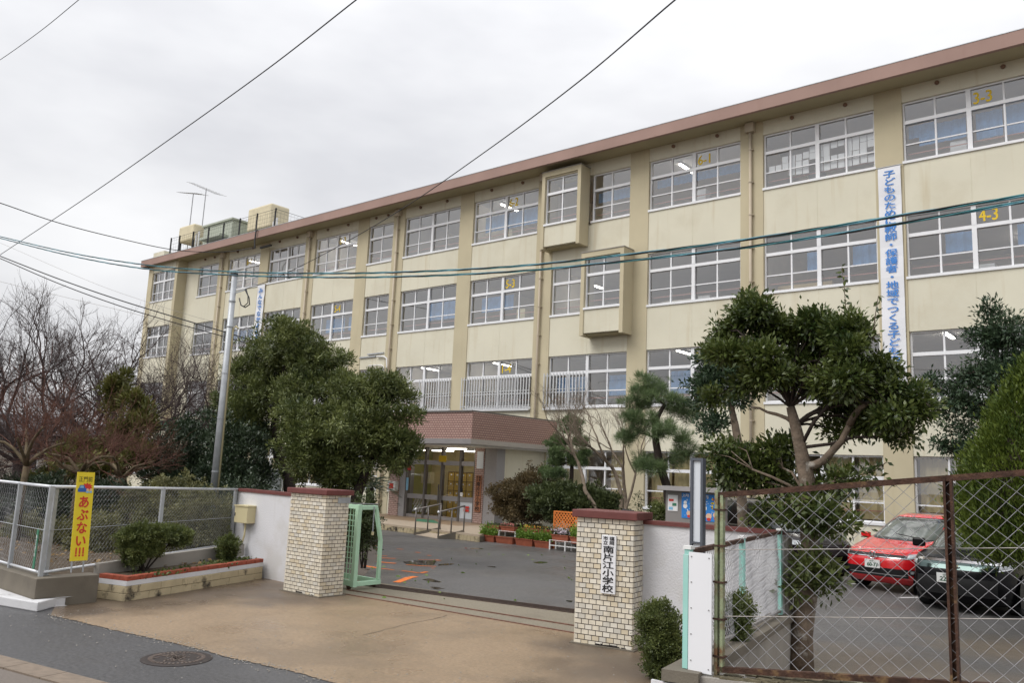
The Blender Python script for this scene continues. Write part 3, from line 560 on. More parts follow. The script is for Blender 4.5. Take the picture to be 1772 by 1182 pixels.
# downpipes
for x in (bays[3][0]-0.42, bays[6][1]+0.33, bays[7][0]-0.42, bays[9][0]-0.42+0*1, bays[11][0]-0.5):
    pts = [(x, YF-0.12, SOF-0.35), (x, YF-0.12, 0.05)]
    dp = MB().tube(pts, 0.052, 10).build('downpipe', 'downpipe', B, smooth=True)
    MB().box(x-0.15, x+0.15, YF-0.24, YF-0.027, SOF-0.36, SOF-0.03).build('hopper', 'downpipe', dp, org=ORG[B.name])
    for j in range(12): z = SOF-1.0-j*1.18; MB().tube([(x, YF-0.12, z-0.02), (x, YF-0.12, z+0.02)], 0.066, 10).box(x-0.012, x+0.10, YF-0.115, YF-0.028, z-0.012, z+0.012).build('pipe_bracket', 'downpipe', dp, org=ORG[B.name])
# white conduits on the wall above the entrance trees
cz = thing('wall_conduit', 'white bent cable conduits fixed to cream wall beside downpipe', 'conduit', at(668, 690, YF-0.1))
pp = [at(x, y, YF-0.09) for x, y in ((652, 617), (664, 617), (669, 620), (670, 640), (669, 800))]; MB().tube(pp, 0.045, 8).build('pipe', 'white_pipe', cz, smooth=True)
pp = [at(x, y, YF-0.09) for x, y in ((638, 633), (660, 632), (664, 635), (664, 700))]; MB().tube(pp, 0.03, 8).build('pipe', 'white_pipe', cz, smooth=True)
for (xa, xb, y) in ((636, 664, 612), (622, 650, 618)): MB().bar(at(xa, y+1.5, YF-0.05), at(xb, y-1.5, YF-0.05), 0.04, 0.06).build('cable_bracket', 'galv', cz)
# ---------------------------------------------------------------- roof-top things
RD = SOF+0.30
def z2(x, y): return (200+x/3.938, 300+y/3.938)
ph = thing('roof_stairhouse', 'pale green stair house on the flat school roof', 'roof house', (-49, 29, RD))
x0 = at(z2(600, 400)[0], z2(600, 400)[1], 28.2)[0]; x1 = at(z2(790, 400)[0], z2(790, 400)[1], 28.2)[0]; zt = at(*z2(770, 322), 28.2)[2]
MB().box(x0, x1, 28.2, 32.2, RD, zt).build('stair_walls', 'penthouse', ph)
MB().box(x0+0.6, x1-0.4, 27.6, 28.199, zt-1.15, zt-0.98).build('door_hood', 'penthouse', ph); MB().box(x0-0.1, x1+0.1, 28.1, 32.3, zt+0.001, zt+0.12).build('roof_edge', 'penthouse', ph)
MB().box(x0+1.0, x1-0.9, 28.16, 28.199, RD, zt-1.2).build('door', 'room_dark', ph)
MB().box(x1+0.02, x1+3.6, 28.6, 31.5, RD, zt-1.1).build('annex_walls', 'penthouse', ph)
def tank(label, xa, xb, ytop, ybot, Y):
    a = at(*z2(xa, ytop), Y); b = at(*z2(xb, ybot), Y); t = thing('water_tank', label, 'water tank', ((a[0]+b[0])/2, Y, RD), 'roof tanks')
    MB().box(a[0], b[0], Y-0.5, Y+0.9, b[2], a[2]).build('tank_shell', 'tank', t, bevel=0.12)
    mb = MB()
    for xx in (a[0]+0.15, b[0]-0.15):
        for yy in (Y-0.35, Y+0.7): mb.box(xx-0.05, xx+0.05, yy-0.05, yy+0.05, RD, b[2])
    mb.build('tank_stand', 'black_metal', t)
    MB().tube([(b[0]+0.1, Y-0.3, RD), (b[0]+0.1, Y-0.3, b[2]+0.3), (b[0]+0.45, Y-0.3, b[2]+0.5), (b[0]+0.5, Y-0.3, RD)], 0.06, 8).build('pipe', 'white_pipe', t)
    return t
tank('small cream water tank left of the stair house', 478, 570, 380, 458, 28.6)
tank('large cream water tank right of the stair house', 950, 1095, 258, 372, 29.0)
t = thing('roof_block', 'small plain cream block at far left roof end', 'roof block', at(*z2(300, 585), 26.2)); a = at(*z2(260, 545), 26.2); b = at(*z2(325, 595), 26.2)
MB().box(a[0], b[0], 26.2, 28.5, RD, a[2]).build('block', 'cream', t); MB().box(b[0], b[0]+0.9, 26.3, 28.4, RD, a[2]-0.45).build('step', 'cream', t)
rf = thing('roof_fence', 'black post and mesh safety fence on the flat roof edge', 'fence', at(*z2(700, 470), 25.7))
bs_ = [(367, 565), (425, 550), (520, 515), (625, 490), (728, 460), (838, 430), (955, 398), (1082, 360)]; tops = []
for i, (x, y) in enumerate(bs_):
    p = at(*z2(x, y), 25.75); h = 1.35; q = np.array([p[0], 25.75, RD]); mb = MB().tube([q, q+[0, 0, h*0.82], q+[0.1, -0.05, h]], 0.05, 6); mb.build('post', 'black_metal', rf); tops.append(q)
q2 = tops[-1]+[0, 5.0, 0]; MB().tube([q2, q2+[0, 0, 1.1], q2+[0.12, 0, 1.35]], 0.035, 6).build('post', 'black_metal', rf)
mb = MB(); al = tops+[q2]
for a, b in zip(al[:-1], al[1:]):
    n = int(np.linalg.norm(b-a)/0.22)
    for k in range(5): mb.tube([a+[0, 0, 0.2+k*0.24], b+[0, 0, 0.2+k*0.24]], 0.006, 3, caps=False)
    mb.tube([a+[0.08, -0.04, 1.3], b+[0.08, -0.04, 1.3]], 0.012, 4)
    for j in range(n): p = a+(b-a)*(j+0.5)/n; mb.tube([p+[0, 0, 0.05], p+[0.06, -0.03, 1.25]], 0.004, 3, caps=False)
mb.build('fence_mesh', 'black_metal', rf)
def antenna(label, base, top, els, tilt):
    a = at(*z2(*base), 28.9); a[2] = RD; tp = at(*z2(*top), 28.9); t = thing('tv_antenna', label, 'antenna', a, 'antennas on the roof')
    MB().tube([a, tp+[0, 0, 0.05]], 0.035, 6).build('mast', 'antenna', t)
    e0, e1 = at(*z2(*els[0]), 28.9), at(*z2(*els[1]), 28.9); MB().tube([e0, e1], 0.022, 5).build('boom', 'antenna', t)
    for i in range(11):
        p = e0+(e1-e0)*(i/10); l_ = 0.35+0.25*(i/10); MB().tube([p-np.array([0.2, l_, 0])*0.7, p+np.array([0.2, l_, 0])*0.7], 0.010, 4).build('element', 'antenna', t)
    MB().tube([tp-[0, 0, 0.7], e0+(e1-e0)*0.25], 0.012, 4).build('strut', 'antenna', t)
antenna('taller roof antenna with long tilted boom beside the stair house', (590, 340), (618, 108), ((512, 62), (712, 146)), 0)
antenna('shorter roof antenna with level boom above small cream tank', (505, 340), (530, 140), ((443, 130), (592, 142)), 0)
# ---------------------------------------------------------------- entrance hall
EY = 23.4; PZ = 0.22; EX0, EX1 = -26.2, at(858, 850, EY)[0]
E = thing('entrance_hall', 'projecting school entrance with brown tiled canopy and glass doors', 'entrance', (-22.5, 24, 0))
MB().box(-26.4, -19.42, 21.32, YF-0.03, 3.22, 4.16).build('canopy', 'canopy_tile', E)
MB().box(-26.42, -19.43, 21.30, YF-0.028, 3.04, 3.219).build('canopy_edge', 'steel_band', E); MB().box(-26.42, -19.42, 21.28, YF-0.028, 4.161, 4.215).build('canopy_capping', 'bronze', E)
MB().box(-26.3, -19.55, 21.42, YF-0.028, 2.98, 3.039).build('canopy_ceiling', 'room_ceiling', E)
MB().box(EX1-0.12, EX1, EY+0.45, YF-0.03, PZ, 2.979).build('side_wall', 'cream', E); MB().box(EX0, EX0+0.12, EY+0.45, YF-0.03, PZ, 2.979).build('side_wall', 'cream', E)
def ex(x, y=850): return at(x, y, EY)[0]
# piers (pink tile and granite)
MB().box(ex(821.5), ex(837), EY-0.05, EY+0.4, PZ, 2.979).build('pier', 'pier_tile', E); MB().box(ex(837)+0.001, ex(858), EY-0.02, EY+0.449, PZ, 2.979).build('granite_pier', 'granite', E)
MB().box(ex(675), ex(691), EY-0.05, EY+0.4, PZ, 2.979).build('pier', 'pier_tile', E); MB().box(ex(691)+0.001, ex(701), EY-0.02, EY+0.449, PZ, 2.979).build('granite_pier', 'granite', E)
# glazed front: bronze mullions, bands, panes
gx = [ex(703), ex(733), ex(762), ex(794), ex(820)]
HB = [0.22, 0.34, 0.95, 1.17, 2.30, 2.47, 2.98]
for x in gx: MB().box(x-0.05, x+0.05, EY, EY+0.14, PZ, 2.978).build('mullion', 'bronze', E)
for i in range(4):
    a, b = gx[i]+0.051, gx[i+1]-0.051
    MB().box(a, b, EY+0.02, EY+0.12, 2.30, 2.47).build('transom_band', 'steel_band', E); MB().box(a, b, EY+0.02, EY+0.12, PZ, 0.34).build('kick_band', 'steel_band', E)
    MB().box(a, b, EY+0.02, EY+0.12, 0.95, 1.13).build('push_band', 'steel_band', E)
    for z0, z1 in ((0.34, 0.95), (1.13, 2.30), (2.47, 2.978)):
        if i == 3 and z0 < 0.5: MB().box(a, b, EY+0.04, EY+0.10, z0, z1).build('panel', 'panel_pale', E)
        else: pane(E, a, b, z0, z1, EY+0.07, 'clear_glass')
for x in (ex(759.5), ex(764.5)): MB().box(x-0.02, x+0.02, EY-0.05, EY-0.015, 0.85, 1.55).build('door_handle', 'bronze', E)
# hall interior
MB().box(EX0, EX1, 21.5, YF+4.5, PZ-0.02, PZ+0.0).build('hall_floor', 'room_floor', E)
MB().box(EX0+0.13, EX1-0.13, YF-0.2, YF-0.1, PZ, 2.97).build('hall_rear_wall', 'hall_wall', E)
MB().box(EX0+0.121, EX0+0.2, EY+0.5, YF-0.21, PZ, 2.97).build('hall_side_panel', 'hall_green', E)
lk = MB().box(ex(738), ex(792), EY+1.2, EY+1.6, PZ, 2.05).build('shoe_locker', 'locker', E)
mb = MB(); tg = MB(); xa, xb = ex(738), ex(792); nc = 5
for i in range(nc+1): x = xa+(xb-xa)*i/nc; mb.box(x-0.012, x+0.012, EY+1.185, EY+1.199, PZ, 2.05)
for j in range(6): z = PZ+(2.05-PZ)*j/5; mb.box(xa, xb, EY+1.187, EY+1.198, z-0.012, z+0.012)
for i in range(nc):
    for j in range(5): x = xa+(xb-xa)*(i+0.5)/nc; z = PZ+(2.05-PZ)*(j+0.7)/5; tg.box(x-0.03, x+0.03, EY+1.18, EY+1.198, z-0.03, z+0.03)
mb.build('locker_edges', 'locker_line', lk, org=ORG[E.name]); tg.build('locker_tags', 'paper', lk, org=ORG[E.name])
mb = MB()
for i in range(6):
    for j in range(2): x = ex(706)+i*0.15; z = 0.42+j*0.27; mb.bar((x, EY+0.35, z), (x+0.12, EY+0.35, z+0.25), 0.06, 0.05)
mb.build('umbrella_rack', 'white_paint', E)
MB().box(ex(712), ex(727), EY+0.5, EY+0.75, 1.55, 2.0).build('wall_phone', 'cream_box', E)
for x in (ex(808),):
    o = MB().box(x-0.5, x+0.5, EY-0.75, EY-0.6, 2.93, 2.977).build('ceiling_lamp', 'white_paint', E); MB().box(x-0.46, x+0.46, EY-0.72, EY-0.63, 2.89, 2.929).build('lamp_tube', 'hall_light', o, org=ORG[E.name])
for x in (-25.0, -23.6, -22.0):
    o = MB().box(x-0.6, x+0.6, EY+0.75, EY+0.9, 2.9, 2.975).build('ceiling_lamp', 'white_paint', E); MB().box(x-0.56, x+0.56, EY+0.77, EY+0.88, 2.86, 2.899).build('lamp_tube', 'hall_light', o, org=ORG[E.name])
# small notices on the front
for (xa, xb, za, zb, m, nm) in ((703, 709, 2.05, 2.25, 'sign_red', 'notice'), (804, 813, 0.72, 0.80, 'sign_red', 'notice'), (804, 813, 0.60, 0.69, 'sign_red', 'notice'), (796.5, 801, 1.15, 1.30, 'paper', 'notice'), (796.5, 801, 1.32, 1.46, 'ink', 'notice'), (702, 706, 1.25, 1.75, 'sign_sky', 'notice'), (825, 836, 2.22, 2.85, 'panel_pale', 'lamp_box')):
    MB().box(ex(xa), ex(xb), EY-(0.075 if nm == 'lamp_box' else 0.004), EY-(0.051 if nm == 'lamp_box' else 0.001), za, zb).build(nm, m, E)
MB().box(ex(757), ex(769), EY-0.02, EY+0.015, 2.42, 2.66).build('door_emblem', 'number_yellow', E)
# porch slab and ramp
pe = [gr(x, y, PZ) for x, y in ((655, 905), (700, 910.5), (758, 917.5), (830, 926))]
pf = [tuple(p[:2]) for p in pe]
po = thing('entrance_porch', 'low tiled porch step with block edging before the entrance', 'porch', (-21.5, 21, 0))
MB().prism(pf+[(EX1+1.2, EY-0.07), (EX0, EY-0.07)], PZ-0.06, PZ-0.001).build('porch_top', 'porch_tile', po)
MB().prism([tuple(np.array(p)+[0.03, 0.05]) for p in pf]+[(EX1+1.15, EY-0.1), (EX0+0.05, EY-0.1)], 0.0, PZ-0.061).build('porch_base', 'concrete_dark', po)
for a, b in zip(pe[:-1], pe[1:]):
    n = max(2, int(np.linalg.norm(b-a)/0.17))
    for i in range(n):
        p = a+(b-a)*(i+0.5)/n; u = (b-a)/np.linalg.norm(b-a); MB().obox((p[0], p[1], (PZ-0.06)/2), u, np.cross(UZ, u), UZ, np.linalg.norm(b-a)/n*0.46, 0.03, (PZ-0.07)/2).build('edge_block', 'block_stain', po)
rp = thing('entrance_ramp', 'short tiled access ramp with dark curb leading to porch', 'ramp', gr(755, 932))
ra, rb, rc, rd = gr(717, 926), gr(757, 932.5), gr(803, 921.5, PZ), gr(762, 917, PZ)
mb = MB().add([ra+[0, 0, 0.01], rb+[0, 0, 0.01], rc+[0, 0, 0.005], rd+[0, 0, 0.005], ra-[0, 0, .01], rb-[0, 0, .01], [rc[0], rc[1], 0], [rd[0], rd[1], 0]], [(0, 1, 2, 3), (4, 7, 6, 5), (0, 4, 5, 1), (1, 5, 6, 2), (2, 6, 7, 3), (3, 7, 4, 0)]); mb.build('ramp_top', 'porch_tile', rp)
for a, b in ((ra, rd), (rb, rc)): MB().bar(a+[0, 0, 0.02], b+[0, 0, 0.03], 0.09, 0.09).build('ramp_curb', 'concrete_dark', rp)
MB().add([rb+[0.06, -0.05, 0], rc*[1, 1, 0]+[0.06, -0.05, 0], rc+[0.06, -0.05, 0.0], rb+[0.06, -0.05, 0.02]], [(0, 1, 2, 3)]).build('ramp_side', 'concrete_dark', rp)
for (lab, A, Bp) in (('left handrail of the entrance ramp in dark steel', ra, rd), ('right handrail of the entrance ramp in dark steel', rb, rc)):
    t = thing('ramp_handrail', lab, 'handrail', A, 'ramp handrails')
    for k in (0.02, 0.5, 0.98): p = A+(Bp-A)*k; MB().tube([p, p+[0, 0, 0.80]], 0.022, 8).build('post', 'bronze', t, smooth=True)
    MB().tube([A+(Bp-A)*-0.01+[0, 0, 0.78], A+[0, 0, 0.81], Bp+[0, 0, 0.81]], 0.026, 8).build('rail', 'bronze', t, smooth=True)
    MB().tube([A+(Bp-A)*-0.035+[0, 0, 0.79], A+(Bp-A)*0.02+[0, 0, 0.83]], 0.042, 8).build('end_knob', 'white_alu', t, smooth=True)
mt = [gr(x, y, PZ+0.004) for x, y in ((719, 902), (760, 906), (750, 900.5), (722, 898.5))]
tag(MB().prism([tuple(p[:2]) for p in mt], PZ+0.0, PZ+0.012).build('door_mat', 'print_green'), 'green door mat lying before the entrance doors', 'door mat')
# AED box and name board
t = thing('defibrillator_box', 'white wall cabinet with red mark on entrance pier', 'cabinet', (ex(680), EY-0.2, 1.4))
z0, z1 = at(679, 850, EY-0.2)[2], at(679, 833, EY-0.2)[2]
MB().box(ex(673)+0.15, ex(688)+0.1, EY-0.25, EY-0.051, z0, z1).build('cabinet', 'white_paint', t, bevel=0.03); MB().box(ex(676)+0.17, ex(682)+0.2, EY-0.258, EY-0.251, z0+0.1, z1-0.08).build('mark', 'sign_red', t)
def name_board(name, label, c, u, w, z0, z1, mat, ink, n, rows, thick=0.025, bold=0.02):
    t = thing(name, label, 'name plate', np.array([c[0], c[1], z0])); c = np.array([c[0], c[1], (z0+z1)/2])
    MB().obox(c, u, n, UZ, w/2, thick/2, (z1-z0)/2).build('board', mat, t, bevel=0.004)
    mb = MB(); f = c+np.asarray(n)*(thick/2+0.003); H_ = z1-z0
    bold = 0.022
    column_text(mb, '福岡', f+u*w*0.22+UZ*H_*0.485, u, UZ, w*0.36, H_*0.075, 0, bold); column_text(mb, '市立', f-u*w*0.22+UZ*H_*0.485, u, UZ, w*0.36, H_*0.075, 0, bold)
    column_text(mb, rows, f+UZ*H_*0.325, u, UZ, w*0.80, H_*0.80/len(rows), 0, bold); mb.build('lettering', ink, t); return t
za, zb = at(830, 887, EY-0.1)[2], at(830, 823, EY-0.1)[2]
name_board('wooden_name_board', 'brown wooden name board hung on the entrance pier', (ex(830), EY-0.08), UX, 0.27, za, zb, 'sign_wood', 'ink', -UY, '南片江小学校')
# ---------------------------------------------------------------- banners
def banner(label, x, w, z0, z1, text, m_text, ch, lead, pad):
    t = thing('hanging_banner', label, 'banner', (x, YF-0.06, z0), 'vertical banners on the school wall')
    n = 24; V = []
    for i in range(n+1):
        z = z0+(z1-z0)*i/n; yy = YF-0.07+0.012*math.sin(i*1.3)
        V += [(x-w/2, yy, z), (x+w/2, yy+0.006*math.sin(i), z)]
    cl_ = MB().add(V, [(2*i, 2*i+1, 2*i+3, 2*i+2) for i in range(n)]); V2 = [(a, b+0.004, c) for a, b, c in V]; cl_.add(V2, [(2*i, 2*i+2, 2*i+3, 2*i+1) for i in range(n)]); cl_.build('cloth', 'white_sheet', t)
    mb = MB(); column_text(mb, text, (x, YF-0.095, z1-pad), UX, UZ, ch, lead, 0, 0.022); mb.build('lettering', m_text, t)
    for zz in (z1-0.02, z0+0.02): MB().tube([(x-w/2-0.05, YF-0.08, zz), (x+w/2+0.05, YF-0.08, zz)], 0.015, 6).build('batten', 'galv', t)
bx = (at(1518.8, 290, YF-0.07)[0]+at(1558, 283, YF-0.07)[0])/2; bw = at(1558, 283, YF-0.07)[0]-at(1518.8, 290, YF-0.07)[0]; bz = at(1538, 287, YF-0.07)[2]
banner('tall white banner with blue writing between top right windows', bx, bw, 4.3, bz, '子どものために教師・保護者・地域でつくる子どものための', 'banner_blue', 0.37, 0.253, 0.14)
bx = (at(446.6, 493, YF-0.07)[0]+at(459, 492, YF-0.07)[0])/2
banner('short white banner with blue writing at far left windows', bx, 0.72, 8.3, at(452, 492, YF-0.07)[2], 'みんなでなかよく未', 'banner_blue', 0.42, 0.335, 0.2)
# ---------------------------------------------------------------- gate pillars
def pd(x, y, dp): return CPOS+ray(x, y)*dp
def unit(v): v = np.asarray(v, float); return v/np.linalg.norm(v)
def pillar(label, P0, P1, dep, h, cap_h, rows, pale):
    P0, P1 = np.array([*P0[:2], 0.0]), np.array([*P1[:2], 0.0]); u = unit(P1-P0); n = np.array([u[1], -u[0], 0.0]); W_ = np.linalg.norm(P1-P0); bk = -n
    t = thing('gate_pillar', label, 'pillar', P0+u*W_/2+bk*dep/2, 'tiled gate pillars')
    c = P0+u*W_/2+bk*dep/2
    MB().obox(c+UZ*h/2, u, bk, UZ, W_/2-0.008, dep/2-0.008, h/2).build('core', 'grout', t)
    pw = W_/8; ph_ = h/rows; th = 0.010
    meshes = {}
    def tile(face_o, fu, fn, x0, x1, r, parent):
        wd = x1-x0-0.009
        if wd < 0.012: return
        q_ = random.random(); pm = 'tile_pale' if (r, int(x0*50)) in pale or q_ < 0.10 else 'tile_warm' if q_ < 0.25 else 'tile_dull' if q_ < 0.37 else 'tile_cream'
        k = (round(wd, 3), pm)
        if k not in meshes:
            a, b, e = wd/2, th/2, ph_/2-0.0045; q = 0.002
            mb = MB().add([(-a, -b, -e), (a, -b, -e), (a, -b, e), (-a, -b, e), (-a+q, b, -e+q), (a-q, b, -e+q), (a-q, b, e-q), (-a+q, b, e-q)], [(0, 1, 2, 3), (4, 7, 6, 5), (0, 4, 5, 1), (1, 5, 6, 2), (2, 6, 7, 3), (3, 7, 4, 0)])
            meshes[k] = mb.mesh('tile', pm)
        pos = face_o+fu*(x0+x1)/2+UZ*(r+0.5)*ph_+fn*(th/2-0.006+random.uniform(-0.0012, 0.0012))
        m3 = Matrix(((fu[0], fn[0], 0), (fu[1], fn[1], 0), (0, 0, 1)))
        place('tile', meshes[k], parent, pos, m3)
    def face(o, fu, fn, wid, ph0):
        nt_ = wid/pw
        for r in range(rows):
            x = -pw*(0.5 if (r+ph0) % 2 else 0.0)
            while x < wid-0.01:
                a, b = max(x, 0), min(x+pw, wid)
                if b-a > 0.02: tile(o, fu, fn, a, b, r, t)
                x += pw
    face(P0, u, n, W_, 0); face(P1, bk, u, min(dep, pw*4.0), 1)
    mb = MB()                                                      # the two faces away from the street
    for (o, fu, fn, wid) in ((P0+bk*dep, -bk, -u, dep), (P1+bk*dep, -u, bk, W_)):
        for r in range(rows):
            x = -pw*(0.5 if r % 2 else 0)
            while x < wid-0.01:
                a, b = max(x, 0), min(x+pw, wid); x += pw
                if b-a > 0.02: mb.obox(o+fu*(a+b)/2+UZ*(r+0.5)*ph_+fn*0.0, fu, fn, UZ, (b-a)/2-0.0035, 0.004, ph_/2-0.0035)
    tag(mb.build('rear_tiles', 'tile_cream', t), kind='stuff')
    MB().obox(c+UZ*(h+cap_h/2+0.001), u, bk, UZ, W_/2+0.055, dep/2+0.055, cap_h/2).build('cap', 'coping', t, bevel=0.008)
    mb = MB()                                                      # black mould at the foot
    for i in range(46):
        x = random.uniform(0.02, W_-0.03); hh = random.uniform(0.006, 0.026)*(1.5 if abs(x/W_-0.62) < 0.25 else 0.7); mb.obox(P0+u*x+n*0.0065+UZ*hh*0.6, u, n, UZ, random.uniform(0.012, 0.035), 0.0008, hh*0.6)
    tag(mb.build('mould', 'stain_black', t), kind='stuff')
    MB().obox(c+UZ*0.006, u, bk, UZ, W_/2+0.045, dep/2+0.045, 0.014).build('footing', 'concrete_dark', t)
    return t, u, n
RP0, RP1 = gr(993, 1113.7), gr(1093.5, 1129)
LP0, LP1 = gr(490, 1023), gr(552, 1035.5)
h_r = at(1103, 902, RP1[1])[2]; h_l = at(559, 857, LP1[1])[2]
Rpl, ru, rn = pillar('cream tiled right gate pillar with white name plate', RP0, RP1, 0.47, h_r, 0.095, 25, {(3, 36), (4, 38), (16, 20)})
Lpl, lu, ln = pillar('cream tiled left gate pillar without name plate', LP0, LP1, 0.475, h_l, 0.085, 27, {(10, 20), (18, 25)})
z0, z1 = at(1048, 1027, RP1[1]-0.05)[2], at(1058, 927, RP1[1]-0.05)[2]
c = (at(1041, 975, RP1[1]-0.07)+at(1068, 975, RP1[1]-0.05))/2
name_board('gate_name_plate', 'white name plate with black brush writing on gate pillar', (c+rn*0.02)[:2], ru, np.linalg.norm(at(1064.5, 975, RP1[1])-at(1039.5, 975, RP1[1]-0.04)), z0, z1, 'white_sheet', 'ink', rn, '南片江小学校', 0.03, 0.03)
tg_ = thing('pillar_bracket_plate', 'small grey metal plate fixed high on left gate pillar', 'metal plate', at(580, 866, 8.7))
pc = LP1+ln*(-0.36)+lu*0.012; pc[2] = at(580, 866, 8.9)[2]; MB().obox(pc, ln, UZ, lu, 0.13, 0.045, 0.006).build('plate', 'galv', tg_); MB().bar(pc-ln*0.1-UZ*0.045, pc-ln*0.75-UZ*0.06, 0.02, 0.012).build('bar', 'galv', tg_)
# ---------------------------------------------------------------- white gate walls with coping
def white_wall(label, A, Bp, h0, h1, th, cap):
    A, Bp = np.array([*A[:2], 0.0]), np.array([*Bp[:2], 0.0]); u = unit(Bp-A); n = np.array([u[1], -u[0], 0]); t = thing('gate_wall', label, 'wall', (A+Bp)/2)
    q = lambda p, s, z: p+n*th/2*s+UZ*z
    V = [q(A, 1, 0), q(Bp, 1, 0), q(Bp, -1, 0), q(A, -1, 0), q(A, 1, h0), q(Bp, 1, h1), q(Bp, -1, h1), q(A, -1, h0)]
    MB().add(V, [(0, 3, 2, 1), (4, 5, 6, 7), (0, 1, 5, 4), (1, 2, 6, 5), (2, 3, 7, 6), (3, 0, 4, 7)]).build('wall_body', 'white_wall', t)
    MB().bar(A+UZ*(h0+cap/2+0.001), Bp+UZ*(h1+cap/2+0.001), th+0.05, cap).build('coping', 'coping', t); return t
WLX = at(408, 900, 9.30)[0]
white_wall('white rendered wall with meter box left of the gate', (WLX, 9.38), (LP0[0]+0.05, 9.30), at(408, 850, 9.3)[2], at(502, 859.5, 9.2)[2], 0.16, 0.055)
WR0 = RP1-rn*0.40; WR1 = gr(1358, 1160)
white_wall('white rendered wall right of the name plate pillar', WR0-unit(WR1-WR0)*0.05, WR1, at(1116, 907, WR0[1])[2], at(1352, 926, WR1[1])[2], 0.15, 0.05)
mbx = thing('meter_box', 'cream electric box with conduit on white gate wall', 'meter box', at(421, 905, 9.2))
a, b = at(410, 904, 9.17), at(434.5, 878, 9.17); MB().box(a[0], b[0], 9.10, 9.295, a[2], b[2]).build('box_body', 'cream_box', mbx, bevel=0.008); MB().box(a[0]-0.012, b[0]+0.015, 9.085, 9.296, b[2]+0.001, b[2]+0.025).build('rain_hood', 'cream_box', mbx)
cx = (a[0]+b[0])/2+0.03; MB().tube([(cx, 9.2, a[2]), (cx, 9.2, a[2]-0.22), (cx-0.05, 9.2, a[2]-0.36), (cx-0.18, 9.18, a[2]-0.48)], 0.018, 8).build('conduit', 'cream_box', mbx, smooth=True)
MB().box(a[0]+0.02, a[0]+0.035, 9.09, 9.10, (a[2]+b[2])/2-0.03, (a[2]+b[2])/2+0.03).build('latch', 'ink', mbx)
# ---------------------------------------------------------------- sliding gates
def gate(label, F, dirx, length, h=1.32, dp=0.55):
    F = np.array([F[0], F[1], 0.05]); t = thing('sliding_gate', label, 'gate', F, 'mint sliding gates'); e = np.array([dirx, 0.02, 0]); bk = UY
    top = F+UZ*h; Bk = F+bk*dp
    MB().bar(F+UZ*0.0, F+UZ*h, 0.085, 0.085, up=UY).build('end_post', 'mint', t, bevel=0.006)
    MB().bar(F+bk*0.05+UZ*(h-0.05), F+bk*(dp*0.72)+UZ*(h-0.05), 0.075, 0.075).build('top_bar', 'mint', t, bevel=0.006)
    MB().bar(F+bk*0.05+UZ*0.05, Bk+bk*0.04+UZ*0.05, 0.075, 0.075).build('foot_bar', 'mint', t, bevel=0.006)
    MB().bar(Bk+UZ*0.09, Bk+UZ*(h*0.56), 0.06, 0.06, up=UY).build('rear_leg', 'mint', t, bevel=0.005); MB().bar(Bk+UZ*(h*0.55), F+bk*dp*0.70+UZ*(h-0.02), 0.06, 0.06, up=UY).build('rear_leg', 'mint', t, bevel=0.005)
    fr = MB().bar(F+UZ*(h-0.04), F+e*length+UZ*(h-0.04), 0.07, 0.07); fr.bar(F+UZ*0.06, F+e*length+UZ*0.06, 0.07, 0.09); fr.bar(F+e*length, F+e*length+UZ*h, 0.08, 0.08, up=UY); fr.bar(Bk+UZ*0.06, Bk+e*length+UZ*0.06, 0.06, 0.08)
    fr.build('frame', 'mint', t)
    g = MB(); nv, nh = int(length/0.085), 13
    for i in range(1, nv): p = F+e*length*i/nv+bk*0.03; g.bar(p+UZ*0.1, p+UZ*(h-0.08), 0.012, 0.012, up=UY)
    for j in range(1, nh): g.bar(F+bk*0.04+UZ*(0.1+(h-0.2)*j/nh), F+e*length+bk*0.04+UZ*(0.1+(h-0.2)*j/nh), 0.012, 0.012)
    g.build('grid', 'mint', t)
    for q in (F+e*0.12, Bk+e*0.12): MB().tube([q+[0.0, -0.02, 0.0], q+[0.0, 0.02, 0.0]], 0.05, 12).build('wheel', 'rust', t)
    return t, F
gL, GF = gate('mint green sliding gate opened behind the left pillar', gr(611, 1022), -1, 3.0, at(613, 873, gr(611, 1022)[1])[2]-0.05)
gate('mint green sliding gate end beside the name plate pillar', RP0+[-0.05, 0.72, 0], 1, 1.9, at(996, 908, RP0[1]+0.70)[2]-0.05, 0.45)
t = thing('camera_notice', 'narrow white notice with red writing on mint gate', 'notice', at(597, 944, GF[1]-0.05))
sc_ = at(595.5, 920, GF[1]-0.05); z0, z1 = at(594, 944, GF[1]-0.05)[2], at(597, 894, GF[1]-0.05)[2]; MB().obox((sc_[0], GF[1]-0.06, (z0+z1)/2), UX, UY, UZ, 0.047, 0.004, (z1-z0)/2).build('plate', 'white_sheet', t)
mb = MB(); column_text(mb, '防犯カメラ', (sc_[0], GF[1]-0.066, z1-0.04), UX, UZ, 0.075, (z1-z0-0.08)/5, 0, 0.01); mb.build('lettering', 'sign_red', t)
ch = thing('lock_chain', 'thin chain with brass padlock hanging from mint gate', 'chain', GF+[0.05, 0.2, 0.9]); cx = GF+[0.06, 0.30, 0.0]
mb = MB()
for i in range(16): z = GF[2]+1.3-i*0.027; mb.obox(cx+[0, 0, z], UX, UY, UZ, 0.006 if i % 2 else 0.010, 0.010 if i % 2 else 0.006, 0.016)
mb.build('links', 'galv', ch); MB().obox(cx+[0, 0, GF[2]+0.85], UX, UY, UZ, 0.012, 0.022, 0.028).build('padlock', 'cream_box', ch)
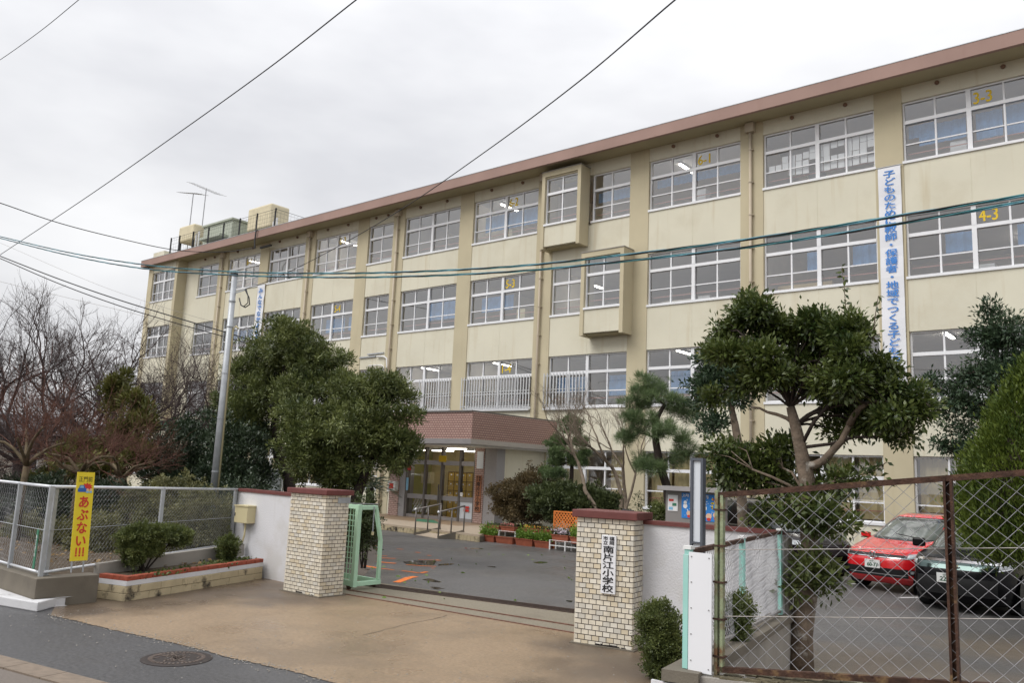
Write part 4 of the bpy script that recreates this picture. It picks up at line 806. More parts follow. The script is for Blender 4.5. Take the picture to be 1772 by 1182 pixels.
# ---------------------------------------------------------------- chain link helper
def chain_link(mb, A, Bp, z0a, z1a, z0b, z1b, a, bv, r=0.0016, n=3):
    A, Bp = np.asarray(A, float)[:2], np.asarray(Bp, float)[:2]; L = np.linalg.norm(Bp-A); u = (Bp-A)/L; nn = np.array([-u[1], u[0]])
    k_ = max(2, int(round((z1a-z0a)/bv))); ni = int(L/a)
    for i in range(ni):
        pts = []
        for k in range(k_+1):
            s = a*(i+((k+i) % 2)); f = min(s/L, 1); lo, hi = z0a+(z0b-z0a)*f, z1a+(z1b-z1a)*f
            p = A+u*min(s, L)+nn*(0.002 if k % 2 else -0.002); sg_ = 0.006*math.sin(s*3.1+k*0.35)+0.004*math.sin(s*7.7); pts.append((p[0]+nn[0]*sg_*2, p[1]+nn[1]*sg_*2, lo+(hi-lo)*k/k_+sg_*(k % k_ > 0)))
        mb.tube(pts, r, n, caps=False)
    return mb
# ---------------------------------------------------------------- left: concrete plinth, kerb, fence, brick bed
C0 = np.array([-12.60, 5.06]); CE = np.array([WLX+0.0, 9.30]); CL = np.array([-21.0, 5.20])
zc = 0.395
pl = thing('fence_plinth', 'low brown concrete plinth under the left wire fence', 'plinth', (-13.6, 5.4, 0))
MB().prism([(-21.0, 5.05), (-12.38, 4.93), (-12.42, 5.80), (-12.72, 5.80), (-12.70, 5.26), (-21.0, 5.38)], 0.0, zc).build('plinth_body', 'concrete_dark', pl, bevel=0.01)
kb = thing('white_kerb', 'white painted kerb at the street corner below concrete plinth', 'kerb', (-12.4, 5, 0))
ky = [gr(x, y)[:2] for x, y in ((63.5, 1060), (99, 1050))]
MB().prism([(-21, 4.45), (-13.0, 4.66), tuple(ky[0]), tuple(ky[1]), (-12.377, 5.35), (-12.377, 4.925), (-21, 5.045)], 0.0, 0.125).build('kerb_stone', 'kerb_white', kb, bevel=0.03)
S('garden_bed', MB().prism([(-12.95, 6.1), (-12.71, 5.27), (-21, 5.39), (-60, 5.5), (-60, 24), (-33, 24), (-26.5, 21.5), (-19, 16.5), (-15.5, 13.0), (-13.2, 10.6), (-15.2, 10.3), (-14.9, 9.5), (WLX-0.02, 9.28)], -0.02, zc-0.06), 'soil', org=(0, 0, 0))
wf = thing('wire_fence', 'galvanized chain link fence along the left garden', 'fence', (-14, 6.5, zc))
def fence_z(x, y, P): return at(x, y, P[1])[2]
ZT = at(84, 842, C0[1])[2]; ZT2 = at(404, 847, 9.25)[2]; ZT0 = 0
segs = [(np.array([-13.75, 5.075]), C0, zc+0.02, ZT, zc+0.02, ZT), (CL, np.array([-13.75, 5.075]), zc+0.02, ZT, zc+0.02, ZT), (C0, CE, zc+0.02, ZT, zc+0.10, ZT2)]
pm = C0+(CE-C0)*0.52
for p, zt in ((C0, ZT), (np.array([-13.75, 5.075]), ZT), (np.array([-16.2, 5.115]), ZT), (pm, (ZT+ZT2)/2), (CE+[0.0, -0.06], ZT2), (C0+(CE-C0)*0.02+[-0.05, 0.02], ZT)):
    MB().box(p[0]-0.026, p[0]+0.026, p[1]-0.026, p[1]+0.026, zc-0.02, zt+0.01).build('post', 'galv', wf)
for A, Bp, a0, a1, b0, b1 in segs:
    MB().tube([(*A, a1), (*Bp, b1)], 0.022, 8).build('top_rail', 'rail_white', wf, smooth=True); MB().tube([(*A, a0+0.03), (*Bp, b0+0.03)], 0.020, 8).build('bottom_rail', 'rail_white', wf, smooth=True)
    MB().tube([(*A, (a0+a1)/2), (*Bp, (b0+b1)/2)], 0.005, 5).build('tension_wire', 'galv', wf)
    tag(chain_link(MB(), A, Bp, a0+0.03, a1, b0+0.03, b1, 0.038, 0.037, 0.0017).build('wire_mesh', 'wire', wf), kind='stuff')
# yellow warning sign
def sgx(x, y): return gr(x, y)
YS = 5.62
SXX = -12.30; a, b, c_, d_ = ax_(120.5, 972, SXX), ax_(151, 970, SXX), ax_(164.5, 817, SXX), ax_(134, 818, SXX)
ys = thing('warning_sign', 'tall yellow warning sign with red writing at the fence', 'sign', (a+b)/2*[1, 1, 0]+[0, 0, zc])
wv = (b-a+c_-d_)/2; wv[2] = 0; u = unit(wv); wd = np.linalg.norm(wv); vv = (d_+c_-a-b)/2; H_ = np.linalg.norm(vv); v = unit(vv); n = unit(np.cross(u, v)); ctr = (a+b+c_+d_)/4
MB().obox(ctr, u, v, n, wd/2, H_/2, 0.006).build('board', 'yellow_sign', ys)
nf = n if n @ (CPOS-ctr) > 0 else -n; fo = ctr+nf*0.009
for s in (-0.33, 0.33): MB().bar(ctr+u*wd*s-nf*0.02-v*(H_/2+0.16), ctr+u*wd*s-nf*0.02+v*H_*0.4, 0.03, 0.012).build('leg', 'galv', ys)
mb = MB(); column_text(mb, 'あぶない', fo+v*H_*0.235, u, v, wd*0.66, H_*0.145, 0, 0.03)
for k in (-0.2, 0.0, 0.2):
    mb.obox(fo+u*wd*k-v*H_*0.388, u, v, nf, wd*0.042, H_*0.036, 0.0006); mb.obox(fo+u*wd*k-v*H_*0.44, u, v, nf, wd*0.048, H_*0.010, 0.0006)
mb.build('lettering', 'sign_red', ys)
mb = MB()
for i, chx in enumerate('正門前'): put_text(mb, chx, fo+u*wd*(-0.27+0.27*i)+v*H_*0.42, u, v, wd*0.27, H_*0.066, 0.0)
mb.build('small_lettering', 'ink', ys)
mb = MB(); star = []
for i in range(20): r_ = (0.30 if i % 2 else 0.20)*wd; star.append(fo+u*(0.10*wd+r_*1.15*math.cos(i*0.314))+v*(H_*0.335+r_*0.8*math.sin(i*0.314)))
mb.add(star, [tuple(range(20))]); mb.build('red_burst', 'sign_red', ys)
f2 = fo+nf*0.002; mb = MB(); mb.add([f2+u*wd*p+v*H_*q for p, q in ((-0.40, 0.275), (0.06, 0.275), (0.08, 0.315), (0.0, 0.322), (-0.06, 0.352), (-0.30, 0.352), (-0.36, 0.318), (-0.41, 0.31))], [tuple(range(8))]); mb.build('car_picture', 'sign_blue', ys)
mb = MB(); f3 = f2+nf*0.002; mb.add([f3+u*wd*p+v*H_*q for p, q in ((-0.31, 0.32), (-0.08, 0.32), (-0.10, 0.345), (-0.28, 0.345))], [(0, 1, 2, 3)]); mb.build('car_window_picture', 'sign_sky', ys)
mb = MB()
for p, q in ((0.14, 0.30), (0.33, 0.30)): mb.add([f3+u*wd*(p+0.075*math.cos(i*0.63))+v*(H_*q+wd*0.075*math.sin(i*0.63)) for i in range(10)], [tuple(range(10))])
mb.build('face_picture', 'skin_print', ys)
mb = MB()
for p, q in ((0.14, 0.275), (0.33, 0.275)): mb.add([f3+u*wd*(p+0.09*math.cos(i*0.63))+v*(H_*q+wd*0.06*math.sin(i*0.63)) for i in range(10)], [tuple(range(10))])
mb.build('clothes_picture', 'sign_sky', ys)
# green address strip on corner post
gs = thing('address_strip', 'narrow dark green address strip on the fence corner post', 'sign', (C0[0]-0.04, C0[1]-0.03, 0.6)); A_ = at(63, 950, C0[1]-0.05)
z0, z1 = at(59, 985, C0[1]-0.05)[2], at(66, 917, C0[1]-0.05)[2]; x = (at(59, 985, C0[1]-0.05)[0]+at(66, 917, C0[1]-0.05)[0])/2
MB().box(x-0.03, x+0.03, C0[1]-0.06, C0[1]-0.05, z0, z1).build('strip', 'print_green', gs); mb = MB(); column_text(mb, '南片江四丁目', (x, C0[1]-0.063, z1-0.07), UX, UZ, 0.038, 0.05, 0, 0.01); mb.build('lettering', 'paper', gs)
# brick edged bed
bd = thing('brick_bed', 'stained raised flower bed edged with red bricks', 'flower bed', (-12.9, 7.5, 0))
b0 = np.array([-12.80, 5.97]); b1 = gr(216, 1042.5)[:2]; b2 = np.array([gr(440, 1003)[0]+0.02, 9.2])
zb_ = at(216, 1012, b1[1])[2]; zw = at(216, 1000, b1[1])[2]; zt = at(216, 994, b1[1])[2]
zb2 = max(0.16, zb_-0.02)
poly = [tuple(b0), tuple(b1), tuple(b2), (b2[0]-0.75, 9.2), (-13.0, 6.1)]
MB().prism([tuple(np.array(q)+(np.mean(np.array(poly), axis=0)-np.array(q))*0.02) for q in poly], 0.0, zb2-0.001).build('bed_core', 'stain_black', bd)
for (pa, pb, nb2) in ((np.array(b0), np.array(b1), 1), (np.array(b1), b2, 7)):
    u2 = unit(pb-pa); nn = np.array([-u2[1], u2[0]]); L = np.linalg.norm(pb-pa)
    for r_ in range(2):
        cuts = sorted({0.0, L, *[L*(i+(0.5 if r_ else 0.0))/nb2 for i in range(nb2+1) if 0 < L*(i+(0.5 if r_ else 0.0))/nb2 < L]})
        for ca, cb in zip(cuts[:-1], cuts[1:]):
            c = pa+u2*(ca+cb)/2+nn*0.05; hz = zb2/2; MB().obox((c[0], c[1], hz*(r_+0.5)), (*u2, 0), (*nn, 0), UZ, (cb-ca)/2-0.003, 0.055+random.uniform(-.003, .003), hz/2-0.0025).build('block', 'block_stain', bd, bevel=0.006)
def inset(p, k): c = np.mean(np.array(poly), axis=0); return [tuple(np.array(q)+(c-np.array(q))*k) for q in p]
MB().prism(inset(poly, -0.004), zb2+0.001, zb2+0.072).build('white_course', 'white_wall', bd)
mb = MB()
for (pa, pb, n_) in ((np.array(b0), np.array(b1), 2), (np.array(b1), b2, 13)):
    for i in range(n_):
        a, b = pa+(pb-pa)*i/n_, pa+(pb-pa)*(i+1)/n_; u2 = unit(b-a); nn = np.array([-u2[1], u2[0]]); L = np.linalg.norm(b-a); c = (a+b)/2+nn*0.055
        MB().obox((c[0], c[1], zb2+0.073+0.032+random.uniform(-0.002, 0.002)), (*u2, 0), (*nn, 0), UZ, L/2-0.005, 0.058, 0.032).build('brick', 'brick_red', bd, bevel=0.004)
MB().prism(inset(poly, 0.06), zb2+0.0725, zb2+0.10).build('bed_soil', 'soil', bd)
MB().bar((-12.98, 6.0, zc-0.02), (WLX+0.45, 9.2, zc+0.06), 0.10, 0.22).build('rear_curb', 'concrete', bd)
bz_top = zb2+0.10
# ---------------------------------------------------------------- right: rusty fence on wall, side fence, panel
dA, dB = 5.76, 4.95
ft = [pd(1244, 857, dA), pd(1640, 828, dB)]; fb = [pd(1238, 1152, dA), pd(1640, 1176, dB)]
ext = 1.75
T0, T1 = ft[0], ft[0]+(ft[1]-ft[0])*ext; B0_, B1_ = np.array([T0[0], T0[1], fb[0][2]]), np.array([T1[0], T1[1], fb[0][2]+(fb[1][2]-fb[0][2])*ext])
rfz = thing('rusty_fence', 'rusty framed chain link fence in the right foreground', 'fence', B0_)
MB().bar(T0, T1, 0.04, 0.036).build('top_rail', 'rust', rfz); MB().bar(B0_+UZ*0.015, B1_+UZ*0.015, 0.045, 0.036).build('bottom_rail', 'rust', rfz)
for k, m, wdt in ((0.0, 'rust_green', 0.05), (1.0, 'rust', 0.055)):
    p = T0+(T1-T0)*(k/ext); q = B0_+(B1_-B0_)*(k/ext); dd = unit((T1-T0)*[1, 1, 0]); nn = np.array([-dd[1], dd[0], 0])
    if k == 0:
        MB().bar(q-dd*0.01-UZ*0.05, p-dd*0.01+UZ*0.32*0.1, 0.022, 0.05, up=nn).build('post', m, rfz); MB().bar(q+dd*0.028-UZ*0.0, p+dd*0.028, 0.02, 0.045, up=nn).build('post', m, rfz)
        for z in np.linspace(q[2]+0.1, p[2]-0.1, 5): MB().obox((q[0]+dd[0]*0.01, q[1]+dd[1]*0.01, z), dd, nn, UZ, 0.04, 0.03, 0.006).build('clamp', 'rust', rfz)
    else:
        MB().bar(q-dd*0.018-UZ*0.25, p-dd*0.018, 0.014, wdt, up=nn).build('post', m, rfz); MB().bar(q+dd*0.018-UZ*0.25, p+dd*0.018, 0.014, wdt, up=nn).build('post', m, rfz); MB().bar(q+nn*0.022-UZ*0.25, p+nn*0.022, 0.04, 0.012, up=nn).build('post_web', 'rust', rfz)
for (ya, yb) in ((951, 948), (1062, 1065)):
    za, zb = pd(1244, ya, dA)[2], pd(1640, yb, dB)[2]; MB().tube([(T0[0], T0[1], za), (T1[0], T1[1], za+(zb-za)*ext)], 0.003, 5).build('tension_wire', 'wire_old', rfz)
tag(chain_link(MB(), T0-0.0, T1, B0_[2]+0.03, T0[2]-0.01, B1_[2]+0.03, T1[2]-0.01, 0.054, 0.049, 0.0022, 4).build('wire_mesh', 'wire', rfz), kind='stuff')
lw_ = thing('street_wall', 'low mossy concrete wall carrying the rusty fence', 'wall', B0_*[1, 1, 0]); dd = unit((T1-T0)*[1, 1, 0]); nn = np.array([-dd[1], dd[0], 0])
V = []
for p in (B0_-dd*0.12, B1_+dd*1.5):
    zt_ = p[2]-0.035
    V += [(*(p+nn*0.11)[:2], 0), (*(p-nn*0.11)[:2], 0), (*(p-nn*0.11)[:2], zt_), (*(p+nn*0.11)[:2], zt_)]
MB().add(V, [(0, 1, 2, 3), (7, 6, 5, 4), (0, 4, 5, 1), (1, 5, 6, 2), (2, 6, 7, 3), (3, 7, 4, 0)]).build('wall_body', 'concrete', lw_)
M('moss', (0.11, 0.095, 0.06), 0.95, 0.5, 18, bump=0.8, bs=40)
mb = MB()
for i in range(60): s = random.uniform(0, 1); p = B0_+(B1_-B0_)*s; mb.obox((p[0]+random.uniform(-.1, .1)*nn[0], p[1]+random.uniform(-.1, .1)*nn[1], p[2]-0.033), dd, nn, UZ, random.uniform(0.02, 0.08), random.uniform(0.02, 0.05), random.uniform(0.003, 0.012))
tag(mb.build('moss_patches', 'moss', lw_), kind='stuff')
# side fence running back to the gate wall
SN = at(1192, 956, T0[1]+0.02); SF = at(1352, 921, WR1[1]); nb = at(1240, 1132, T0[1]+1.0); fbz = at(1352, 1061, WR1[1])[2]
nbz = at(1196, 1150, T0[1]+0.02)[2]
sd = thing('side_fence', 'low teal post wire fence running back beside the parking lot', 'fence', SN*[1, 1, 0])
MB().bar(SN, SF, 0.04, 0.035).build('top_rail', 'rust', sd); MB().bar(SN*[1, 1, 0]+UZ*(nbz+0.03), SF*[1, 1, 0]+UZ*(fbz+0.03), 0.03, 0.025).build('bottom_rail', 'wire_old', sd)
for k in (0.0, 0.45, 0.97):
    p = SN+(SF-SN)*k; zb = nbz+(fbz-nbz)*k; MB().box(p[0]-0.022, p[0]+0.022, p[1]-0.022, p[1]+0.022, zb-0.02, p[2]+0.02).build('post', 'teal_paint', sd); MB().box(p[0]-0.03, p[0]+0.03, p[1]-0.03, p[1]+0.03, p[2]+0.021, p[2]+0.045).build('post_cap', 'white_paint', sd)
tag(chain_link(MB(), SN, SF, nbz+0.03, SN[2], fbz+0.03, SF[2], 0.032, 0.030, 0.0019).build('wire_mesh', 'wire', sd), kind='stuff')
sw = thing('side_wall', 'grey concrete wall with dark coping under the side fence', 'wall', (SN+SF)/2*[1, 1, 0])
u2 = unit((SF-SN)*[1, 1, 0]); n2 = np.array([-u2[1], u2[0], 0]); V = []
for p, zt_ in ((SN-u2*0.18, nbz-0.09), (SF+u2*0.1, fbz-0.09)):
    V += [(*(p+n2*0.09)[:2], 0), (*(p-n2*0.09)[:2], 0), (*(p-n2*0.09)[:2], zt_), (*(p+n2*0.09)[:2], zt_)]
MB().add(V, [(0, 1, 2, 3), (7, 6, 5, 4), (0, 4, 5, 1), (1, 5, 6, 2), (2, 6, 7, 3), (3, 7, 4, 0)]).build('wall_body', 'concrete', sw)
MB().bar(SN*[1, 1, 0]-u2*0.22+UZ*(nbz-0.05), SF*[1, 1, 0]+u2*0.1+UZ*(fbz-0.05), 0.25, 0.075).build('coping', 'concrete_dark', sw)
MB().box(SN[0]-0.16, SN[0]+0.02, SN[1]-0.225, SN[1]-0.205, 0, nbz-0.1).build('end_face', 'white_wall', sw)
wp = thing('white_panel', 'tall blank white panel board beside the rusty fence post', 'panel', SN*[1, 1, 0]+[0.15, 0, nbz])
a, b = at(1185, 1150, T0[1]-0.06), at(1232, 1150, T0[1]-0.06); z1 = at(1190, 955, T0[1]-0.06)[2]; z0 = at(1190, 1160, T0[1]-0.06)[2]
MB().box(a[0]+0.028, b[0], T0[1]-0.07, T0[1]-0.058, z0, z1).build('board', 'white_sheet', wp); MB().box(a[0]-0.012, a[0]+0.026, T0[1]-0.075, T0[1]-0.04, z0+0.01, z1-0.02).build('edge_post', 'teal_paint', wp)
mb = MB()
for zz in np.linspace(z0+0.07, z1-0.03, 5):
    mb.obox((a[0]+0.05, T0[1]-0.072, zz), UX, UY, UZ, 0.004, 0.002, 0.004)
for zz in (z0+0.03, (z0+z1)/2+0.02, z1-0.03): mb.obox((b[0]-0.02, T0[1]-0.072, zz), UX, UY, UZ, 0.004, 0.002, 0.004)
mb.build('screws', 'mid_grey', wp)
# end post of the gate wall
tag(MB().box(WR1[0]-0.10, WR1[0]+0.04, WR1[1]+0.02, WR1[1]+0.16, 0, at(1352, 930, WR1[1])[2]).build('concrete_post', 'concrete'), 'grey concrete end post of the white gate wall', 'post')
# tall narrow signboard and notice board
YB = 8.9
nsb = thing('narrow_signboard', 'tall narrow blank signboard in grey frame behind side fence', 'signboard', at(1208, 960, YB)*[1, 1, 0])
a, b = at(1196, 870, YB), at(1218, 870, YB); z1 = at(1206, 793, YB)[2]; zl = at(1206, 938, YB)[2]
MB().box(a[0], a[0]+0.03, YB-0.03, YB+0.05, 0, z1).build('frame_post', 'frame_grey', nsb); MB().box(b[0]-0.03, b[0], YB-0.03, YB+0.05, 0, z1).build('frame_post', 'frame_grey', nsb); MB().box(a[0]+0.03, b[0]-0.03, YB-0.03, YB+0.05, z1-0.03, z1).build('frame_top', 'frame_grey', nsb); MB().box(a[0]+0.03, b[0]-0.03, YB-0.03, YB+0.05, zl-0.02, zl).build('frame_bottom', 'frame_grey', nsb)
MB().box(a[0]+0.031, b[0]-0.031, YB-0.005, YB+0.01, zl, z1-0.031).build('panel', 'panel_pale', nsb); MB().box(a[0]+0.031, b[0]-0.031, YB-0.005, YB+0.01, 0.5, zl-0.021).build('lower_panel', 'panel_pale', nsb)
YN = 15.5
nb_ = thing('notice_board', 'grey roofed notice board with bright blue posters behind wall', 'notice board', at(1200, 905, YN)*[1, 1, 0])
a, b = at(1152, 870, YN), at(1252, 870, YN); z1 = at(1200, 851, YN)[2]; z0 = at(1200, 920, YN)[2]
MB().box(a[0], b[0], YN, YN+0.18, z0, z1).build('cabinet', 'board_grey', nb_); MB().box(a[0]-0.08, b[0]+0.08, YN-0.22, YN+0.25, z1+0.001, z1+0.09).build('canopy', 'steel_band', nb_)
for x in (a[0]+0.1, b[0]-0.1): MB().box(x-0.04, x+0.04, YN+0.02, YN+0.12, 0, z0).build('leg', 'board_grey', nb_)
def nbx(x): return at(x, 880, YN)[0]
def nbz_(y): return at(1200, y, YN)[2]
p1 = MB().box(nbx(1156), nbx(1173), YN-0.012, YN-0.001, nbz_(887), nbz_(859)).build('small_poster', 'paper', nb_)
for (xa, xb, ya, yb, m) in ((1158, 1166, 866, 870, 'sign_red'), (1164, 1171, 873, 878, 'print_green'), (1158, 1165, 880, 885, 'sign_sky')): MB().box(nbx(xa), nbx(xb), YN-0.016, YN-0.0125, nbz_(yb), nbz_(ya)).build('print', m, p1, org=ORG[nb_.name])
for (xa, xb, ya, yb) in ((1180, 1209, 854, 898), (1212, 1246, 855, 901)):
    p = MB().box(nbx(xa), nbx(xb), YN-0.012, YN-0.001, nbz_(yb), nbz_(ya)).build('poster', 'poster_blue', nb_)
    W_, H_ = nbx(xb)-nbx(xa), nbz_(ya)-nbz_(yb); ctr = np.array([(nbx(xa)+nbx(xb))/2, YN-0.0145, (nbz_(ya)+nbz_(yb))/2])
    def disc(mb, px, pz, r, k=1.0): mb.add([ctr+UX*(px*W_+r*W_*math.cos(i*0.524))+UZ*(pz*H_+r*W_*k*math.sin(i*0.524)) for i in range(12)], [tuple(range(12))])
    mb = MB(); disc(mb, -0.28, -0.02, 0.13); disc(mb, -0.28, 0.12, 0.10)
    for _ in range(16): disc(mb, random.uniform(-.45, .45), random.uniform(-.45, .45), random.uniform(0.012, 0.03))
    mb.build('snow_print', 'paper', p, org=ORG[nb_.name])
    ctr = ctr-UY*0.001; mb = MB(); disc(mb, -0.05, -0.30, 0.15, 0.9); disc(mb, 0.30, -0.25, 0.14, 0.9); mb.build('face_print', 'skin_print', p, org=ORG[nb_.name])
    ctr = ctr-UY*0.001; mb = MB(); disc(mb, -0.05, -0.42, 0.11, 0.7); disc(mb, 0.30, -0.38, 0.10, 0.7); disc(mb, 0.15, 0.33, 0.06); mb.build('coat_print', 'sign_red', p, org=ORG[nb_.name])
    mb = MB(); ctr = ctr-UY*0.001
    for i in range(10): disc(mb, 0.2+random.uniform(-.12, .16), 0.1+random.uniform(-.1, .25), random.uniform(0.03, 0.06))
    mb.build('leaf_print', 'number_yellow', p, org=ORG[nb_.name])
    mb = MB(); put_text(mb, '2月', ctr-UX*W_*0.25+UZ*H_*0.40, UX, UZ, W_*0.34, H_*0.12, 0.02, square=False); mb.build('lettering', 'paper', p, org=ORG[nb_.name])
# ---------------------------------------------------------------- foliage materials
foliage('leaf_main', (0.024, 0.050, 0.015), (0.14, 0.172, 0.042), 0.33, 0.2)
foliage('leaf_bay', (0.020, 0.044, 0.012), (0.24, 0.27, 0.085), 0.45, 0.22)
foliage('leaf_camellia', (0.014, 0.032, 0.016), (0.075, 0.105, 0.055), 0.38, 0.1)
foliage('leaf_back', (0.023, 0.052, 0.029), (0.080, 0.123, 0.061), 0.45, 0.2)
foliage('leaf_azalea', (0.032, 0.049, 0.020), (0.123, 0.152, 0.052), 0.55, 0.2)
foliage('leaf_hedge', (0.055, 0.065, 0.024), (0.24, 0.23, 0.095), 0.55, 0.2)
foliage('leaf_redazalea', (0.062, 0.050, 0.022), (0.18, 0.128, 0.055), 0.6, 0.2)
foliage('leaf_box', (0.035, 0.061, 0.017), (0.189, 0.217, 0.065), 0.5, 0.25)
foliage('leaf_thuja', (0.026, 0.058, 0.007), (0.155, 0.205, 0.024), 0.6, 0.2)
foliage('leaf_pine', (0.045, 0.085, 0.03), (0.19, 0.26, 0.105), 0.5, 0.15)
foliage('leaf_cypress', (0.051, 0.061, 0.014), (0.189, 0.181, 0.041), 0.6, 0.2)
foliage('leaf_fresh', (0.102, 0.189, 0.026), (0.319, 0.478, 0.087), 0.5, 0.3)
foliage('leaf_dry', (0.145, 0.087, 0.036), (0.348, 0.232, 0.102), 0.8, 0.1)
foliage('petal_white', (0.62, 0.50, 0.60), (0.82, 0.76, 0.80), 0.6, 0.2)
foliage('petal_orange', (0.65, 0.25, 0.03), (0.8, 0.5, 0.08), 0.6, 0.2)
foliage('petal_pink', (0.45, 0.10, 0.14), (0.6, 0.25, 0.2), 0.6, 0.2)
def nrm(a): return a/(np.linalg.norm(a, axis=-1, keepdims=True)+1e-9)
LASTN = {}
def leaves(name, mat, P, D, L, asp, rnd, parent, curl=0.12):
    n = len(P); L = np.broadcast_to(L, (n,))[:, None]; D = nrm(D)
    N = LASTN.pop('n', None); N = rng.normal(size=(n, 3)) if N is None or len(N) != n else N+rng.normal(size=(n, 3))*0.55
    sd = nrm(np.cross(D, N)); up = np.cross(sd, D)
    mid = P+D*L*0.45+up*L*curl
    V = np.empty((n, 4, 3)); V[:, 0] = P; V[:, 1] = mid+sd*L*asp*0.5; V[:, 2] = P+D*L; V[:, 3] = mid-sd*L*asp*0.5
    V = V.reshape(-1, 3)-ORG[parent.name]
    me = bpy.data.meshes.new(name); me.vertices.add(4*n); me.loops.add(4*n); me.polygons.add(n)
    me.vertices.foreach_set('co', V.ravel().astype(np.float32)); me.loops.foreach_set('vertex_index', np.arange(4*n, dtype=np.int32))
    me.polygons.foreach_set('loop_start', np.arange(0, 4*n, 4, dtype=np.int32)); me.polygons.foreach_set('loop_total', np.full(n, 4, dtype=np.int32))
    at_ = me.attributes.new('rnd', 'FLOAT', 'POINT'); at_.data.foreach_set('value', np.repeat(rnd, 4).astype(np.float32))
    me.materials.append(MATS[mat]); me.update(calc_edges=True)
    return place(name, me, parent, ORG[parent.name])
def sublobes(lobes, m=11, k=0.40):
    o = []
    for c, r in lobes:
        for _ in range(m):
            d = nrm(rng.normal(size=3)); o.append((c+d*r*rng.uniform(0.5, 0.95), r.mean()*k*rng.uniform(0.6, 1.4)*np.array([1.2, 1.2, 0.7])))
    return o
def clumps(lobes, n_cl, per, spread, up=0.25, lo=0.45, out=0.7, flat=1.0, stray=0.2):
    vol = np.array([r[0]*r[1]*r[2] for c, r in lobes])**0.75; pr = vol/vol.sum(); Ps, Ds, Rs, Ns = [], [], [], []
    for i in rng.choice(len(lobes), n_cl, p=pr):
        c, r = lobes[i]; d = nrm(rng.normal(size=3)); f = (lo+(1.0-lo)*rng.random()**0.6)*(1.0 if rng.random() > stray else rng.uniform(1.0, 1.28))
        lump = 1+0.20*math.sin(d[0]*6+i)+0.18*math.sin(d[2]*7+2*i)+0.12*math.sin(d[1]*9+d[0]*5)
        p = c+d*r*f*lump; o = nrm(d/np.maximum(r, 1e-3)*r.mean()+np.array([0, 0, up])); k = max(3, int(per*rng.uniform(0.5, 1.5))); base = rng.random()
        q = rng.normal(size=(k, 3))*spread*np.array([1, 1, flat])*(0.5+0.5*rng.random((k, 1))); Ps.append(p+q*0.8); Ds.append(o*out*0.8+nrm(q)*0.9+rng.normal(size=(k, 3))*0.3+np.array([0, 0, up])); Rs.append(np.clip(base*0.65+rng.random(k)*0.45, 0, 1)); Ns.append(np.tile(o*0.7+np.array([0, 0, 0.8]), (k, 1)))
    LASTN['n'] = np.concatenate(Ns)
    return np.concatenate(Ps), np.concatenate(Ds), np.concatenate(Rs)
def lobe(px, py, rx, ry, Y, dy=0.0, dk=0.9):
    c = at(px, py, Y); k = depth(c)/FPX; c = c+np.array([0, dy, 0]); return (c, np.array([rx*k, (rx+ry)/2*k*dk, ry*k]))
def base_at(px, Y, z=0.0): p = at(px, 950, Y); p[2] = z; return p
def limb(mb, a, b, r0, r1, seed=0, n=5, sag=0.12, sides=6):
    a, b = np.asarray(a), np.asarray(b); L = np.linalg.norm(b-a); P = []
    off = rng.normal(size=3)*L*0.08
    for i in range(n+1):
        t = i/n; P.append(a+(b-a)*t+off*math.sin(math.pi*t)+np.array([0, 0, sag*L*math.sin(math.pi*t)])+(rng.normal(size=3)*L*0.015 if 0 < i < n else 0))
    mb.tube(P, [r0+(r1-r0)*i/n for i in range(n+1)], sides); return P
def broad_tree(name, label, trunk, radii, lobes, n_cl, per, L, asp, spread, leaf, bark, cat='tree', up=0.25, out=0.7, flat=1.0, twig=4, group=None, lo=0.45, subl=11, sides=8, subk=0.40, stray=0.2):
    trunk = [np.asarray(p, float) for p in trunk]; t = thing(name, label, cat, trunk[0], group)
    MB().tube(trunk, radii, sides).build('trunk', bark, t, smooth=True)
    for c, r in lobes:
        mb = MB(); j = min(range(len(trunk)), key=lambda i: np.linalg.norm(trunk[i]-c)+(0 if i else 9)); r0 = radii[j]*0.30
        P = limb(mb, trunk[j], c, r0, max(r0*0.3, 0.008), sides=6)
        for _ in range(twig):
            e = c+nrm(rng.normal(size=3))*r*0.8; limb(mb, P[rng.integers(2, 5)], e, max(r0*0.35, 0.006), 0.003, n=3, sides=4)
        mb.build('limb', 'bark_dark', t, smooth=True)
    if subl: lobes = sublobes(lobes, subl, subk)
    P, D, R_ = clumps(lobes, n_cl, per, spread, up, lo, out, flat, stray)
    leaves('crown', leaf, P, D, L*rng.uniform(0.7, 1.25, len(P)), asp, R_, t); return t
def shrub(name, label, lobes, n_cl, per, L, asp, spread, leaf, base, cat='shrub', stems=5, bark='bark_dark', up=0.3, group=None, lo=0.5):
    t = thing(name, label, cat, base, group); mb = MB()
    for i in range(stems):
        c, r = lobes[i % len(lobes)]; limb(mb, np.asarray(base)+np.array([rng.uniform(-.06, .06), rng.uniform(-.06, .06), 0]), c+rng.normal(size=3)*r*0.2, 0.016, 0.006, n=3, sides=5)
    mb.build('stems', bark, t)
    P, D, R_ = clumps(lobes, n_cl, per, spread, up, lo); leaves('foliage', leaf, P, D, L*rng.uniform(0.7, 1.25, len(P)), asp, R_, t); return t
